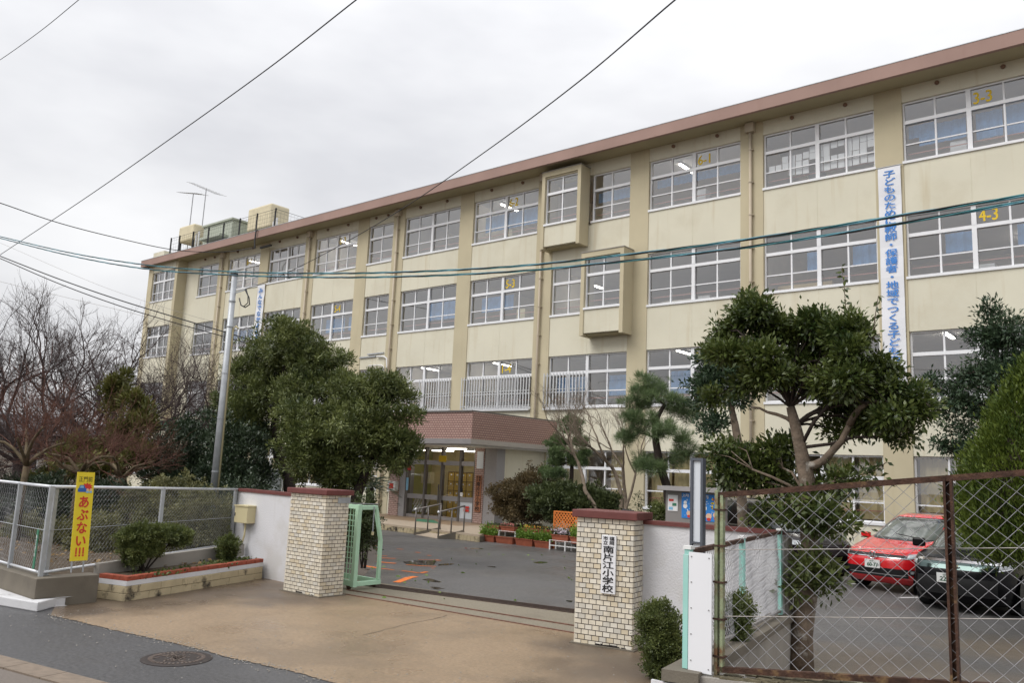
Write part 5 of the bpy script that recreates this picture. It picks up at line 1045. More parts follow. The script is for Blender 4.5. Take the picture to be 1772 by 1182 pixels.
def grow(mb, p, d, L, r, lv, mx, spread, up, kids=(3, 4), wig=0.12, dec=0.66, tips=None):
    n = 4 if lv < mx-1 else 3; P = [p]; q = p.copy(); dd = d.copy()
    for i in range(n):
        dd = nrm(dd+rng.normal(size=3)*wig+np.array([0, 0, up])); q = q+dd*L/n; P.append(q.copy())
    mb.tube(P, [r*(1-0.45*i/n) for i in range(n+1)], 7 if lv == 0 else 5 if lv < 2 else 3, caps=(lv < 2))
    if lv >= mx:
        if tips is not None: tips.append(q)
        return
    k = rng.integers(kids[0], kids[1]+1)
    for i in range(k):
        s = 1.0 if i == 0 else rng.uniform(0.35, 1.0); j = min(n, max(1, int(round(s*n)))); nd = nrm(P[j]-P[j-1]); x = nrm(np.cross(nd, rng.normal(size=3))); a = spread*rng.uniform(0.6, 1.25)*(0.5 if i == 0 else 1)
        grow(mb, P[j], nrm(nd*math.cos(a)+x*math.sin(a)), L*dec*rng.uniform(0.8, 1.2), max(r*0.50*(1.0 if i else 1.25), 0.0028), lv+1, mx, spread, up, kids, wig, dec, tips)
ZG = zc-0.06
# ---------------------------------------------------------------- left garden: bare cherries
def cherry(label, px, Y, top_y, seedv, lean, mx=5):
    b = base_at(px, Y, ZG); k = depth(b)/FPX; H_ = at(px, top_y, Y)[2]-ZG; t = thing('cherry_tree', label, 'tree', b, 'bare cherry trees')
    mb = MB(); fork = b+np.array([lean[0]*0.5, lean[1]*0.5, H_*0.30]); mb.tube([b, b+(fork-b)*0.5+rng.normal(size=3)*0.05, fork], [0.24, 0.19, 0.17], 9)
    tw = Twigs()
    for i in range(9):
        a = 2*math.pi*i/9+rng.uniform(-.3, .3); el = rng.uniform(0.12, 1.05); d = nrm(np.array([math.cos(a)*math.cos(el), math.sin(a)*math.cos(el), math.sin(el)])+np.array([*lean, 0])*0.25)
        grow(tw, fork-UZ*0.15*rng.random(), d, H_*0.34*rng.uniform(0.85, 1.2), 0.066, 0, mx, 0.66, 0.04, (3, 5), 0.15, 0.68)
    mb.build('trunk', 'cherry', t, smooth=True); tw.build('branches', 'cherry', t); return t
rng = np.random.default_rng(11)
cherry('bare cherry tree with wide dark branches farthest left', 10, 9.6, 590, 1, (0.3, 0), 5)
cherry('bare cherry tree second from left before the sky', 140, 12.0, 590, 2, (0.4, 0.2), 5)
cherry('bare cherry tree before the far left end of the school', 262, 15.5, 600, 3, (0.4, 0), 5)
# pollarded trees with red shoots
def pollard(label, px, Y, top_y, seedv):
    b = base_at(px, Y, ZG); H_ = at(px, top_y, Y)[2]-ZG; t = thing('red_twig_tree', label, 'tree', b, 'pollarded trees with red shoots'); mb = MB(); tw = Twigs()
    f = b+np.array([0.05, 0, H_*0.42]); mb.tube([b, b+(f-b)*0.5+rng.normal(size=3)*0.04, f], [0.085, 0.07, 0.065], 8)
    for i in range(6):
        a = 2*math.pi*i/6+rng.uniform(-.4, .4); e = f+np.array([math.cos(a)*0.65, math.sin(a)*0.65, H_*rng.uniform(0.02, 0.25)]); P = limb(mb, f, e, 0.04, 0.022, n=4)
        for j in range(5):
            d = nrm(np.array([math.cos(a), math.sin(a), 0])*rng.uniform(-.2, .9)+rng.normal(size=3)*0.5+UZ*0.6); grow(tw, P[rng.integers(2, 5)], d, H_*0.17*rng.uniform(0.5, 1.3), 0.008, 0, 3, 0.5, 0.08, (3, 4), 0.2, 0.72)
    mb.build('trunk', 'bark_olive', t, smooth=True); tw.build('shoots', 'twig_red', t); return t
pollard('pollarded tree with red shoots at far left fence corner', 25, 6.9, 640, 1); pollard('pollarded tree with red shoots behind the yellow sign', 120, 7.8, 670, 2); pollard('pollarded tree with red shoots between sign and conifer', 195, 9.2, 700, 3)
# conifers left
Y = 10.2
broad_tree('small_conifer', 'yellow green conifer before the bare cherry trees', [base_at(215, Y, ZG), at(212, 780, Y), at(210, 660, Y)], [0.08, 0.06, 0.02], [lobe(208, 668, 20, 22, Y), lobe(196, 705, 20, 18, Y), lobe(232, 700, 20, 28, Y), lobe(215, 745, 30, 25, Y), lobe(245, 730, 18, 25, Y), lobe(190, 780, 35, 25, Y), lobe(235, 790, 35, 25, Y)], 420, 26, 0.14, 0.3, 0.10, 'leaf_cypress', 'bark_dark', up=0.6, lo=0.3)
Y = 9.3
broad_tree('small_conifer', 'olive green conifer at the far left fence', [base_at(150, Y, ZG), at(140, 820, Y), at(138, 760, Y)], [0.06, 0.05, 0.02], [lobe(120, 800, 30, 25, Y), lobe(165, 815, 40, 28, Y), lobe(140, 770, 22, 18, Y), lobe(80, 830, 30, 22, Y)], 300, 24, 0.14, 0.3, 0.09, 'leaf_cypress', 'bark_dark', up=0.4, lo=0.3)
# camellia dome, hedges
Y = 12.0
shrub('round_shrub', 'large dark green dome shaped shrub behind the steel pole', [lobe(340, 785, 85, 62, Y), lobe(290, 815, 60, 40, Y), lobe(410, 790, 50, 65, Y), lobe(370, 830, 90, 45, Y), lobe(430, 830, 35, 60, Y)], 2000, 22, 0.085, 0.5, 0.10, 'leaf_camellia', base_at(345, Y, ZG), lo=0.72, up=0.5)
Y = 8.9
shrub('azalea_hedge', 'rounded olive hedge behind the wire fence right of sign', [lobe(240, 905, 55, 55, Y), lobe(300, 890, 60, 50, Y), lobe(345, 905, 45, 55, Y), lobe(300, 940, 90, 40, Y)], 2600, 20, 0.055, 0.5, 0.055, 'leaf_hedge', base_at(290, Y, ZG), lo=0.8, up=0.4)
Y = 10.8
shrub('azalea_hedge', 'darker hedge between the steel pole and white wall', [lobe(385, 905, 40, 55, Y), lobe(420, 900, 40, 60, Y), lobe(370, 880, 40, 35, Y)], 1500, 20, 0.06, 0.5, 0.07, 'leaf_camellia', base_at(395, Y, ZG), lo=0.75, up=0.4)
Y = 7.4
shrub('low_shrub', 'low dark shrub behind the fence left of sign', [lobe(100, 935, 40, 28, Y), lobe(40, 930, 50, 30, Y), lobe(160, 930, 40, 40, Y)], 1300, 20, 0.055, 0.5, 0.06, 'leaf_hedge', base_at(90, Y, ZG), lo=0.7)
Y = 8.6
shrub('low_shrub', 'low dark shrub behind hedge at the far left edge', [lobe(10, 880, 60, 45, Y), lobe(90, 870, 60, 40, Y), lobe(180, 865, 50, 35, Y)], 1500, 20, 0.07, 0.5, 0.08, 'leaf_camellia', base_at(60, Y, ZG), lo=0.7)
# shrubs of the brick bed
Y = 6.75
shrub('clipped_shrub', 'small flat topped shrub standing in the brick bed', [lobe(x, y, a, b, 6.45+(x-222)*0.0095) for x, y, a, b in ((222, 932, 22, 17), (246, 925, 26, 15), (280, 922, 28, 14), (310, 928, 24, 15), (232, 957, 22, 18), (262, 948, 22, 14))], 2000, 20, 0.034, 0.55, 0.028, 'leaf_box', base_at(252, Y, bz_top), stems=9, lo=0.55)
Y = 8.55
shrub('clipped_shrub', 'tiny round shrub in brick bed against the white wall', [lobe(395, 945, 20, 16, Y), lobe(392, 962, 14, 14, Y)], 520, 18, 0.034, 0.55, 0.028, 'leaf_box', base_at(393, Y, bz_top), stems=6, lo=0.5)
wd_ = thing('bed_weeds', 'low green weeds growing along the brick bed', 'weeds', (-12.9, 7.4, bz_top)); wd_['kind'] = 'stuff'
n = 900; s = rng.random(n); pts = np.array([-12.55, 6.6, bz_top])+s[:, None]*(np.array([-13.7, 9.1, bz_top])-np.array([-12.55, 6.6, bz_top]))+rng.normal(size=(n, 3))*np.array([.12, .12, 0.01]); keep = (np.sin(s*23)+np.sin(s*9+1)) > 0.1
leaves('weed_leaves', 'leaf_box', pts[keep], rng.normal(size=(keep.sum(), 3))*0.6+UZ*0.8, 0.06, 0.7, rng.random(keep.sum()), wd_)
# ---------------------------------------------------------------- big evergreen left of the gate
Y = 13.0; T = lambda x, y: at(x, y, Y)
broad_tree('evergreen_tree', 'large dense evergreen tree left of the entrance', [base_at(505, Y, ZG), T(500, 830), T(482, 790), T(475, 745), T(480, 690), T(495, 630)], [0.17, 0.15, 0.14, 0.12, 0.09, 0.05],
    [lobe(505, 610, 70, 48, Y), lobe(450, 640, 48, 48, Y), lobe(545, 640, 45, 45, Y, 0.4), lobe(430, 690, 42, 38, Y), lobe(475, 705, 50, 40, Y, -0.5), lobe(530, 690, 50, 38, Y, -0.3), lobe(420, 740, 30, 30, Y), lobe(452, 762, 40, 25, Y, -0.3)], 2600, 24, 0.105, 0.30, 0.075, 'leaf_bay', 'bark_dark', up=0.3, lo=0.86, subl=13, subk=0.46, stray=0.06)
Y = 12.4; T = lambda x, y: at(x, y, Y)
broad_tree('evergreen_tree', 'spreading evergreen tree between left pillar and entrance', [base_at(590, Y, ZG), T(620, 850), T(640, 800), T(620, 760), T(600, 720)], [0.13, 0.12, 0.10, 0.08, 0.04],
    [lobe(560, 720, 55, 45, Y, -0.3), lobe(610, 690, 55, 45, Y), lobe(665, 700, 42, 55, Y), lobe(690, 735, 24, 40, Y), lobe(640, 745, 55, 42, Y, -0.5), lobe(590, 775, 60, 38, Y, -0.5), lobe(545, 790, 50, 35, Y), lobe(660, 790, 40, 40, Y), lobe(690, 780, 22, 40, Y), lobe(600, 820, 55, 22, Y)], 2900, 24, 0.10, 0.30, 0.07, 'leaf_bay', 'bark_dark', up=0.3, lo=0.86, subl=13, subk=0.46, stray=0.06)
Y = 11.3
shrub('round_shrub', 'dark leafy shrub visible through the open mint gate', [lobe(628, 910, 26, 40, Y), lobe(632, 880, 18, 25, Y)], 420, 18, 0.055, 0.5, 0.05, 'leaf_azalea', base_at(630, Y, 0.1), lo=0.6)
cy = thing('cycad', 'dark cycad palm with drooping fronds near the entrance', 'palm', base_at(640, 17.5, 0.1)); c0 = at(640, 845, 17.5)
MB().tube([base_at(640, 17.5, 0.0), c0], [0.16, 0.13], 9).build('trunk', 'bark_dark', cy)
Pp, Dd = [], []
for i in range(34):
    a = rng.uniform(0, 6.28); el = rng.uniform(0.1, 1.2); d0 = np.array([math.cos(a)*math.cos(el), math.sin(a)*math.cos(el), math.sin(el)]); L = rng.uniform(0.8, 1.15)
    for s in np.linspace(0.15, 1, 22):
        p = c0+d0*L*s-UZ*0.55*s*s*L; sd = nrm(np.cross(d0, UZ))
        for sg in (-1, 1): Pp.append(p); Dd.append(sd*sg+d0*0.7-UZ*0.25)
leaves('fronds', 'leaf_camellia', np.array(Pp), np.array(Dd), 0.17, 0.09, rng.random(len(Pp)), cy)
# ---------------------------------------------------------------- centre: mounds, pruned pine, bare tree, pine
Y = 22.3
shrub('azalea_mound', 'rounded reddish brown azalea mound beside the entrance', [lobe(902, 862, 50, 32, Y), lobe(935, 850, 52, 30, Y), lobe(892, 878, 40, 22, Y), lobe(930, 876, 50, 24, Y)], 3300, 18, 0.07, 0.5, 0.07, 'leaf_redazalea', base_at(905, Y), lo=0.78, up=0.4)
Y = 20.6
shrub('leafy_shrub', 'wide green leafy shrub behind planters and right pillar', [lobe(965, 862, 45, 22, Y), lobe(1010, 866, 52, 19, Y), lobe(1050, 872, 28, 15, Y), lobe(985, 877, 66, 17, Y)], 1900, 18, 0.11, 0.42, 0.08, 'leaf_azalea', base_at(1000, Y), lo=0.65, up=0.4)
Y = 21.8; T = lambda x, y: at(x, y, Y)
broad_tree('cloud_pruned_tree', 'small cloud pruned tree with round pads beside entrance', [base_at(992, Y), T(988, 850), T(990, 800), T(986, 760), T(988, 735)], [0.08, 0.07, 0.06, 0.05, 0.02],
    [lobe(988, 736, 20, 15, Y), lobe(965, 768, 20, 11, Y), lobe(1004, 766, 12, 10, Y), lobe(978, 785, 22, 8, Y, -0.3), lobe(962, 800, 16, 8, Y), lobe(1000, 800, 18, 8, Y), lobe(975, 820, 20, 8, Y, -0.4), lobe(945, 818, 14, 8, Y), lobe(1012, 785, 10, 7, Y)], 1000, 26, 0.085, 0.2, 0.05, 'leaf_pine', 'bark_dark', up=0.9, lo=0.6, twig=1, subl=0)
Y = 20.2; b = base_at(1075, Y); t = thing('bare_garden_tree', 'small bare pale branched tree behind the right gate pillar', 'tree', b); tw = Twigs(); rng = np.random.default_rng(5)
for (ex_, ey_, r0) in ((1000, 800, 0.07), (1050, 800, 0.065), (1078, 810, 0.06), (1100, 820, 0.045)):
    e = at(ex_, ey_, Y); P = limb(tw, b+np.array([rng.uniform(-.1, .1), 0, 0]), e, r0, r0*0.7, n=5, sag=0.05); d = nrm(e-P[-3]+UZ*0.3)
    for _ in range(2): grow(tw, e, nrm(d+rng.normal(size=3)*0.3), 0.8, r0*0.6, 0, 5, 0.5, 0.05, (2, 4), 0.12, 0.72)
tw.build('branches', 'bark_pale', t)
Y = 17.8; T = lambda x, y: at(x, y, Y)
broad_tree('pine_tree', 'garden pine with dark leaning trunk and layered needle pads', [base_at(1165, Y), T(1155, 845), T(1142, 805), T(1135, 765), T(1133, 730), T(1150, 700), T(1125, 680)], [0.12, 0.11, 0.10, 0.09, 0.08, 0.05, 0.02],
    [lobe(1118, 672, 30, 22, Y), lobe(1148, 690, 36, 20, Y), lobe(1170, 710, 26, 22, Y, 0.3), lobe(1098, 705, 26, 16, Y), lobe(1118, 735, 34, 15, Y, -0.4), lobe(1092, 752, 26, 13, Y), lobe(1150, 748, 38, 15, Y, -0.3), lobe(1185, 762, 24, 12, Y), lobe(1195, 785, 26, 14, Y), lobe(1165, 800, 22, 11, Y), lobe(1110, 802, 28, 11, Y), lobe(1140, 812, 30, 9, Y, -0.4)], 850, 44, 0.16, 0.045, 0.03, 'leaf_pine', 'bark_dark', up=0.5, out=0.5, lo=0.6, twig=3, subl=9)
# ---------------------------------------------------------------- right: broadleaf trees
Y = 14.0; T = lambda x, y: at(x, y, Y)
broad_tree('broadleaf_tree', 'small broadleaf tree between pine and front tree', [base_at(1290, Y), T(1283, 850), T(1278, 770), T(1272, 735), T(1262, 690), T(1270, 640)], [0.10, 0.09, 0.08, 0.07, 0.05, 0.02],
    [lobe(1242, 618, 34, 26, Y), lobe(1215, 665, 30, 16, Y), lobe(1250, 655, 40, 22, Y), lobe(1228, 735, 36, 22, Y), lobe(1212, 690, 22, 16, Y), lobe(1290, 640, 40, 30, Y), lobe(1262, 690, 30, 18, Y)], 620, 14, 0.085, 0.42, 0.09, 'leaf_back', 'bark', up=0.15, lo=0.35)
Y = 9.95; T = lambda x, y: at(x, y, Y)
mt_ = broad_tree('front_tree', 'large leafy evergreen tree with pale spotted trunk behind fence', [gr(1386, 1162), T(1388, 1100), T(1395, 1020), T(1402, 960), T(1396, 890), T(1396, 830), T(1385, 775), T(1376, 735), T(1368, 705)], [0.155, 0.125, 0.14, 0.105, 0.095, 0.10, 0.08, 0.07, 0.055],
    [lobe(*q, Y, dy_) for *q, dy_ in ((1300, 542, 50, 22, 0), (1258, 578, 28, 18, 0), (1335, 570, 40, 24, .2), (1275, 612, 36, 15, -.2), (1330, 618, 38, 15, -.3), (1345, 652, 42, 14, -.2), (1298, 664, 32, 12, 0), (1225, 690, 22, 10, 0),
      (1418, 562, 36, 24, .1), (1462, 572, 38, 28, 0), (1490, 612, 36, 28, -.2), (1436, 622, 42, 22, .3), (1520, 642, 32, 22, .1), (1395, 602, 30, 18, .4), (1475, 660, 46, 18, -.3), (1548, 682, 44, 20, 0), (1590, 706, 26, 13, 0), (1552, 722, 38, 15, -.2), (1500, 728, 42, 14, .2), (1448, 700, 32, 15, .4), (1428, 742, 24, 13, .3), (1560, 752, 28, 10, .1), (1382, 655, 26, 16, .5), (1390, 565, 26, 16, .2), (1372, 622, 28, 14, .2), (1430, 668, 34, 14, 0))], 2700, 16, 0.072, 0.46, 0.085, 'leaf_main', 'bark', up=0.12, lo=0.4, twig=5)
mb = MB(); P = limb(mb, at(1398, 808, Y), at(1470, 735, Y), 0.058, 0.035, n=5, sag=-0.10); limb(mb, P[-1], at(1540, 690, Y), 0.045, 0.015); limb(mb, at(1376, 735, Y), at(1300, 705, Y), 0.03, 0.012, sag=0.03)
mb.build('side_limb', 'bark', mt_, smooth=True)
lob2_ = [lobe(1250, 790, 48, 34, Y, 0.1), lobe(1310, 800, 52, 36, Y, 0.3), lobe(1265, 830, 45, 24, Y, 0.2), lobe(1340, 845, 40, 26, Y, 0.3), lobe(1420, 845, 40, 24, Y, 0.3), lobe(1385, 880, 60, 28, Y, -0.1), lobe(1470, 825, 45, 14, Y), lobe(1440, 900, 40, 26, Y, -0.2), lobe(1340, 890, 40, 18, Y)]
lob2 = lob2_
mb = MB()
for c, r in lob2:
    P = limb(mb, at(1396, 860, Y), c, 0.022, 0.008)
    for _ in range(3): limb(mb, P[3], c+nrm(rng.normal(size=3))*r*0.8, 0.008, 0.003, n=3, sides=4)
mb.build('lower_limbs', 'bark', mt_, smooth=True)
P, D, R_ = clumps(sublobes(lob2, 10), 560, 15, 0.085, 0.12, 0.35); leaves('lower_foliage', 'leaf_main', P, D, 0.085*rng.uniform(0.7, 1.25, len(P)), 0.46, R_, mt_)
lob3 = [lobe(1412, 985, 34, 30, Y, -0.15), lobe(1440, 1000, 24, 22, Y, -0.1), lobe(1395, 1015, 26, 20, Y, -0.2)]
P, D, R_ = clumps(lob3, 80, 13, 0.07, 0.1, 0.25); leaves('trunk_shoots', 'leaf_box', P, D, 0.085*rng.uniform(0.7, 1.25, len(P)), 0.5, R_, mt_)
mb = MB(); Pp, Dd = [], []
for pts in ([(1466, 590), (1464, 540), (1461, 500), (1457, 462)], [(1510, 590), (1514, 550), (1520, 512)], [(1545, 660), (1585, 690), (1610, 702)], [(1400, 590), (1406, 560), (1398, 540)], [(1470, 830), (1510, 815), (1535, 800)], [(1262, 590), (1245, 570), (1238, 555)]):
    Q = [at(x, y, Y) for x, y in pts]; MB().tube(Q, [0.008, 0.006, 0.004, 0.003][:len(Q)], 4).build('sprig', 'bark', mt_)
    for a, b in zip(Q[:-1], Q[1:]):
        for s in np.linspace(0.1, 1, 5):
            for _ in range(2): Pp.append(a+(b-a)*s); Dd.append(nrm(rng.normal(size=3))+UZ*0.1)
leaves('sprig_leaves', 'leaf_main', np.array(Pp), np.array(Dd), 0.085, 0.45, rng.random(len(Pp)), mt_)
Y = 23.2; T = lambda x, y: at(x, y, Y)
broad_tree('broadleaf_tree', 'dark leafy tree at right edge behind the conical conifer', [base_at(1725, Y), T(1722, 900), T(1718, 800), T(1715, 720), T(1722, 640), T(1730, 580)], [0.12, 0.11, 0.10, 0.09, 0.06, 0.02],
    [lobe(1714, 535, 20, 22, Y), lobe(1735, 570, 42, 26, Y), lobe(1700, 590, 36, 22, Y), lobe(1765, 600, 40, 50, Y), lobe(1690, 640, 48, 22, Y), lobe(1735, 650, 50, 40, Y), lobe(1650, 665, 38, 20, Y), lobe(1640, 700, 42, 16, Y), lobe(1690, 705, 46, 26, Y), lobe(1665, 745, 34, 22, Y), lobe(1655, 778, 30, 12, Y), lobe(1630, 770, 20, 10, Y), lobe(1700, 770, 40, 30, Y)], 1050, 15, 0.12, 0.38, 0.13, 'leaf_back', 'bark_dark', up=0.05, lo=0.3)
# conical conifer (sprays)
Y = 15.2; ax = at(1795, 800, Y); t = thing('conical_conifer', 'bright green conical conifer at the right edge', 'conifer', base_at(1795, Y)); zt_, zb_c = at(1775, 640, Y)[2], 1.2; Rm = 1.08
MB().tube([base_at(1795, Y), [ax[0], ax[1], zb_c+0.8]], [0.06, 0.05], 8).build('trunk', 'bark_dark', t)
n = 1700; hh = rng.random(n)**1.25; th = rng.uniform(0, 2*math.pi, n); rr = Rm*np.interp(hh, [0, 0.06, 0.25, 0.5, 0.8, 1], [0.72, 0.92, 1.0, 0.84, 0.45, 0.05])*(1+0.13*np.sin(th*7+hh*16)*np.sin(hh*23+th*2)+0.08*np.sin(th*3-hh*9)); Ps, Ds, Rs = [], [], []
for i in range(n):
    o = np.array([math.cos(th[i]), math.sin(th[i]), 0]); p = np.array([ax[0], ax[1], zb_c+(zt_-zb_c)*hh[i]])+o*rr[i]*rng.uniform(0.72, 1.10); k = 30; q = rng.normal(size=(k, 3))*np.array([.06, .06, .12]); Ps.append(p+q); Ds.append(o*0.5+UZ*0.85+rng.normal(size=(k, 3))*0.33); Rs.append(np.clip(rng.random()*0.7+rng.random(k)*0.4, 0, 1))
leaves('foliage', 'leaf_thuja', np.concatenate(Ps), np.concatenate(Ds), 0.085, 0.32, np.concatenate(Rs), t)
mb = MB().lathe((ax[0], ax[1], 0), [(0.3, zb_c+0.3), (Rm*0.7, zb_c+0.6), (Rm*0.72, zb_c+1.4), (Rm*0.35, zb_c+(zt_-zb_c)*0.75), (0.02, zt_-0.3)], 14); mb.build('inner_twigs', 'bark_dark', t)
# shrub at the right gate wall, small sapling
Y = 8.2
shrub('clipped_shrub', 'dense small leaved shrub between right pillar and panel', [lobe(1140, 1075, 34, 30, Y), lobe(1150, 1115, 36, 35, Y), lobe(1140, 1150, 26, 25, Y), lobe(1160, 1155, 25, 30, Y)], 1500, 18, 0.028, 0.55, 0.035, 'leaf_box', gr(1150, 1180), lo=0.62, stems=8)
Y = 6.9
shrub('clipped_shrub', 'small leaved shrub growing behind the teal side fence', [lobe(1262, 1062, 24, 30, Y, 0.2), lobe(1250, 1095, 22, 30, Y, 0.2)], 420, 16, 0.028, 0.55, 0.035, 'leaf_box', base_at(1235, Y, 0.3), lo=0.5, stems=5)
Y = 19.2
shrub('weed_plant', 'thin leggy weed against wall between pillar and window', [lobe(1106, 868, 5, 18, Y), lobe(1104, 890, 4, 10, Y)], 40, 6, 0.07, 0.35, 0.04, 'leaf_azalea', base_at(1106, Y), lo=0.2, stems=3)
shrub('low_shrub', 'small low shrub beside the notice board', [lobe(1140, 888, 14, 16, 17.0)], 160, 14, 0.06, 0.45, 0.06, 'leaf_box', base_at(1140, 17.0), lo=0.5)
# ---------------------------------------------------------------- cars
def paint(name, col, rough=0.25, metal=0.0): M(name, col, rough, 0.02, 2, spec=0.5, coat=0.9, metal=metal)
paint('red_paint', (0.62, 0.012, 0.018)); M('black_paint', (0.003, 0.003, 0.004), 0.25, 0.02, 2, spec=0.18, coat=0.05); M('maroon_black', (0.008, 0.005, 0.006), 0.2, 0.02, 2, spec=0.4, coat=0.3); paint('silver_paint', (0.28, 0.30, 0.31), 0.3, 0.4)
M('car_glass', (0.022, 0.027, 0.028), 0.05, 0.1, 2, spec=0.7); M('windscreen', (0.10, 0.115, 0.105), 0.06, 0.35, 2.5, spec=0.7); M('tyre', (0.015, 0.015, 0.016), 0.85, 0.2); M('rim', (0.45, 0.46, 0.48), 0.3, 0.05, metal=0.8); M('chrome', (0.75, 0.76, 0.78), 0.1, 0.02, metal=1.0)
M('headlamp', (0.42, 0.45, 0.47), 0.08, 0.5, 18, spec=0.8, coat=1.0); M('trim_black', (0.012, 0.012, 0.013), 0.5, 0.1); M('plate_white', (0.74, 0.75, 0.74), 0.5, 0.02); M('plate_green', (0.02, 0.10, 0.05), 0.5, 0.0); M('smoke_chrome', (0.09, 0.125, 0.12), 0.12, 0.1, metal=0.8)
class Car:
    def __init__(s, name, label, pos, head, scale, body, low, cab, wheels, group='cars parked in the school yard'):
        s.h = unit([head[0], head[1], 0]); s.l = np.array([-s.h[1], s.h[0], 0]); s.pos = np.array([*pos[:2], 0.0]); s.k = scale; s.low, s.cab = low, cab
        s.t = thing(name, label, 'car', s.pos, group); s.paint = body
        s.shell(low, 'body', body, 0.0); s.shell(cab, 'greenhouse', 'car_glass', 0.0); s.wheels(wheels)
    def W(s, p): return s.pos+(s.h*p[0]+s.l*p[1]+UZ*p[2])*s.k
    def pt(s, prof, th, z, off=0.0):
        Z = prof['z']; xf, xr, w, n = (np.interp(z, Z, prof[k]) for k in ('xf', 'xr', 'w', 'n'))
        c, sn = math.cos(th), math.sin(th); c0 = prof.get('xc', 0.0); a = (xf-c0) if c >= 0 else (c0-xr)
        return np.array([c0+(a+off)*math.copysign(abs(c)**(2/n), c), (w+off)*math.copysign(abs(sn)**(2/n), sn), z])
    def shell(s, prof, name, mat, off, nth=64):
        zs = np.concatenate([np.linspace(a, b, 4)[:-1] for a, b in zip(prof['z'][:-1], prof['z'][1:])]+[[prof['z'][-1]]]); V = []
        for z in zs:
            for i in range(nth): V.append(s.W(s.pt(prof, 2*math.pi*i/nth, z, off)))
        k = len(zs); F = [(i*nth+j, i*nth+(j+1) % nth, (i+1)*nth+(j+1) % nth, (i+1)*nth+j) for i in range(k-1) for j in range(nth)]
        F += [tuple(range(nth-1, -1, -1)), tuple((k-1)*nth+j for j in range(nth))]
        return MB().add(V, F).build(name, mat, s.t, smooth=True)
    def patch(s, name, mat, prof, th0, th1, z0, z1, off=0.008, n=10, m=4, shear=0.0, parent=None, z0b=None, z1b=None):
        V = []; z0b = z0 if z0b is None else z0b; z1b = z1 if z1b is None else z1b
        for j in range(m+1):
            for i in range(n+1):
                f = i/n; lo, hi = z0+(z0b-z0)*f, z1+(z1b-z1)*f; V.append(s.W(s.pt(prof, th0+(th1-th0)*f, lo+(hi-lo)*j/m, off)))
        return MB().add(V, [(j*(n+1)+i, j*(n+1)+i+1, (j+1)*(n+1)+i+1, (j+1)*(n+1)+i) for j in range(m) for i in range(n)]).build(name, mat, parent or s.t, smooth=True, org=ORG[s.t.name])
    def wheels(s, spec):
        for (x, y, r) in spec:
            sg = 1 if y > 0 else -1; c = np.array([x, y, r]); ax = np.array([0, sg, 0])
            s.arch(x, sg, r)
            q = [s.W(c-ax*0.19), s.W(c-ax*0.01), s.W(c+ax*0.01)]; t = MB().tube(q, [r*s.k, r*s.k, r*0.93*s.k], 24).build('wheel', 'tyre', s.t)
            MB().tube([s.W(c), s.W(c+ax*0.018)], [r*0.66*s.k, r*0.62*s.k], 20).build('rim', 'rim', t, org=ORG[s.t.name])
            mb = MB()
            for i in range(5): a = i*1.2566; mb.bar(s.W(c+ax*0.022+np.array([0.05*math.cos(a), 0, 0.05*math.sin(a)])), s.W(c+ax*0.022+np.array([r*0.6*math.cos(a), 0, r*0.6*math.sin(a)])), 0.05, 0.02, up=s.l)
            mb.build('spokes', 'chrome', t, org=ORG[s.t.name])
    def arch(s, x, sg, r):
        c = np.array([x, 0, r+0.02]); V = []
        w = np.interp(0.4, s.low['z'], s.low['w'])+0.004
        P = [s.W(c+np.array([(r+0.06)*math.cos(a), sg*w, (r+0.06)*math.sin(a)])) for a in np.linspace(-0.5, math.pi+0.5, 20)]
        MB().add(P, [tuple(range(20))]).build('wheel_arch', 'trim_black', s.t)
    def plate(s, x, y, z, num):
        c = s.W((x, y, z)); n = s.h; u = s.l; o = MB().obox(c, u, UZ, n, 0.165, 0.082, 0.008).build('number_plate', 'plate_white', s.t)
        mb = MB(); f = c+n*0.0095; put_text(mb, num, f+u*0.01-UZ*0.018, u, UZ, 0.235, 0.075, 0.02, square=False); put_text(mb, '福岡', f+UZ*0.05-u*0.02, u, UZ, 0.09, 0.035, 0, square=False); mb.build('lettering', 'plate_green', o, org=ORG[s.t.name])
# red hatchback
h = (-0.26, -1.0); fr = gr(1513, 1024); k = 1.09
pos = fr-unit([*h, 0])*1.97*k
low = dict(z=[0.17, 0.28, 0.45, 0.60, 0.70, 0.78, 0.86, 0.96, 1.0], xf=[1.86, 1.95, 1.99, 1.98, 1.92, 1.74, 1.38, 0.98, 0.85], xr=[-1.9, -1.96, -1.98, -1.97, -1.95, -1.93, -1.92, -1.90, -1.88], w=[0.76, 0.82, 0.845, 0.845, 0.845, 0.84, 0.825, 0.79, 0.76], n=[4.5, 4.5, 4.2, 4.2, 4.4, 4.8, 5.5, 6, 6])
cab = dict(z=[0.93, 1.05, 1.20, 1.34, 1.41, 1.46, 1.475], xf=[1.08, 0.83, 0.54, 0.28, 0.12, -0.10, -0.35], xr=[-1.86, -1.80, -1.74, -1.67, -1.62, -1.5, -1.2], w=[0.755, 0.74, 0.70, 0.645, 0.605, 0.50, 0.35], n=[6, 6, 6, 5.5, 5, 4, 3], xc=-0.6)
rc = Car('hatchback_car', 'bright red hatchback car parked behind the chain link fence', pos, h, k, 'red_paint', low, cab, [(1.22, 0.80, 0.30), (-1.25, 0.80, 0.30), (1.22, -0.80, 0.30), (-1.25, -0.80, 0.30)])
rc.patch('windscreen', 'windscreen', cab, -0.62, 0.62, 0.985, 1.37, 0.004, 14)
rc.patch('roof', 'red_paint', cab, -math.pi, math.pi, 1.385, 1.475, 0.010, 48)
MB().add([rc.W(rc.pt(cab, 2*math.pi*i/48, 1.475, 0.010)) for i in range(48)], [tuple(range(48))]).build('roof_skin', 'red_paint', rc.t)
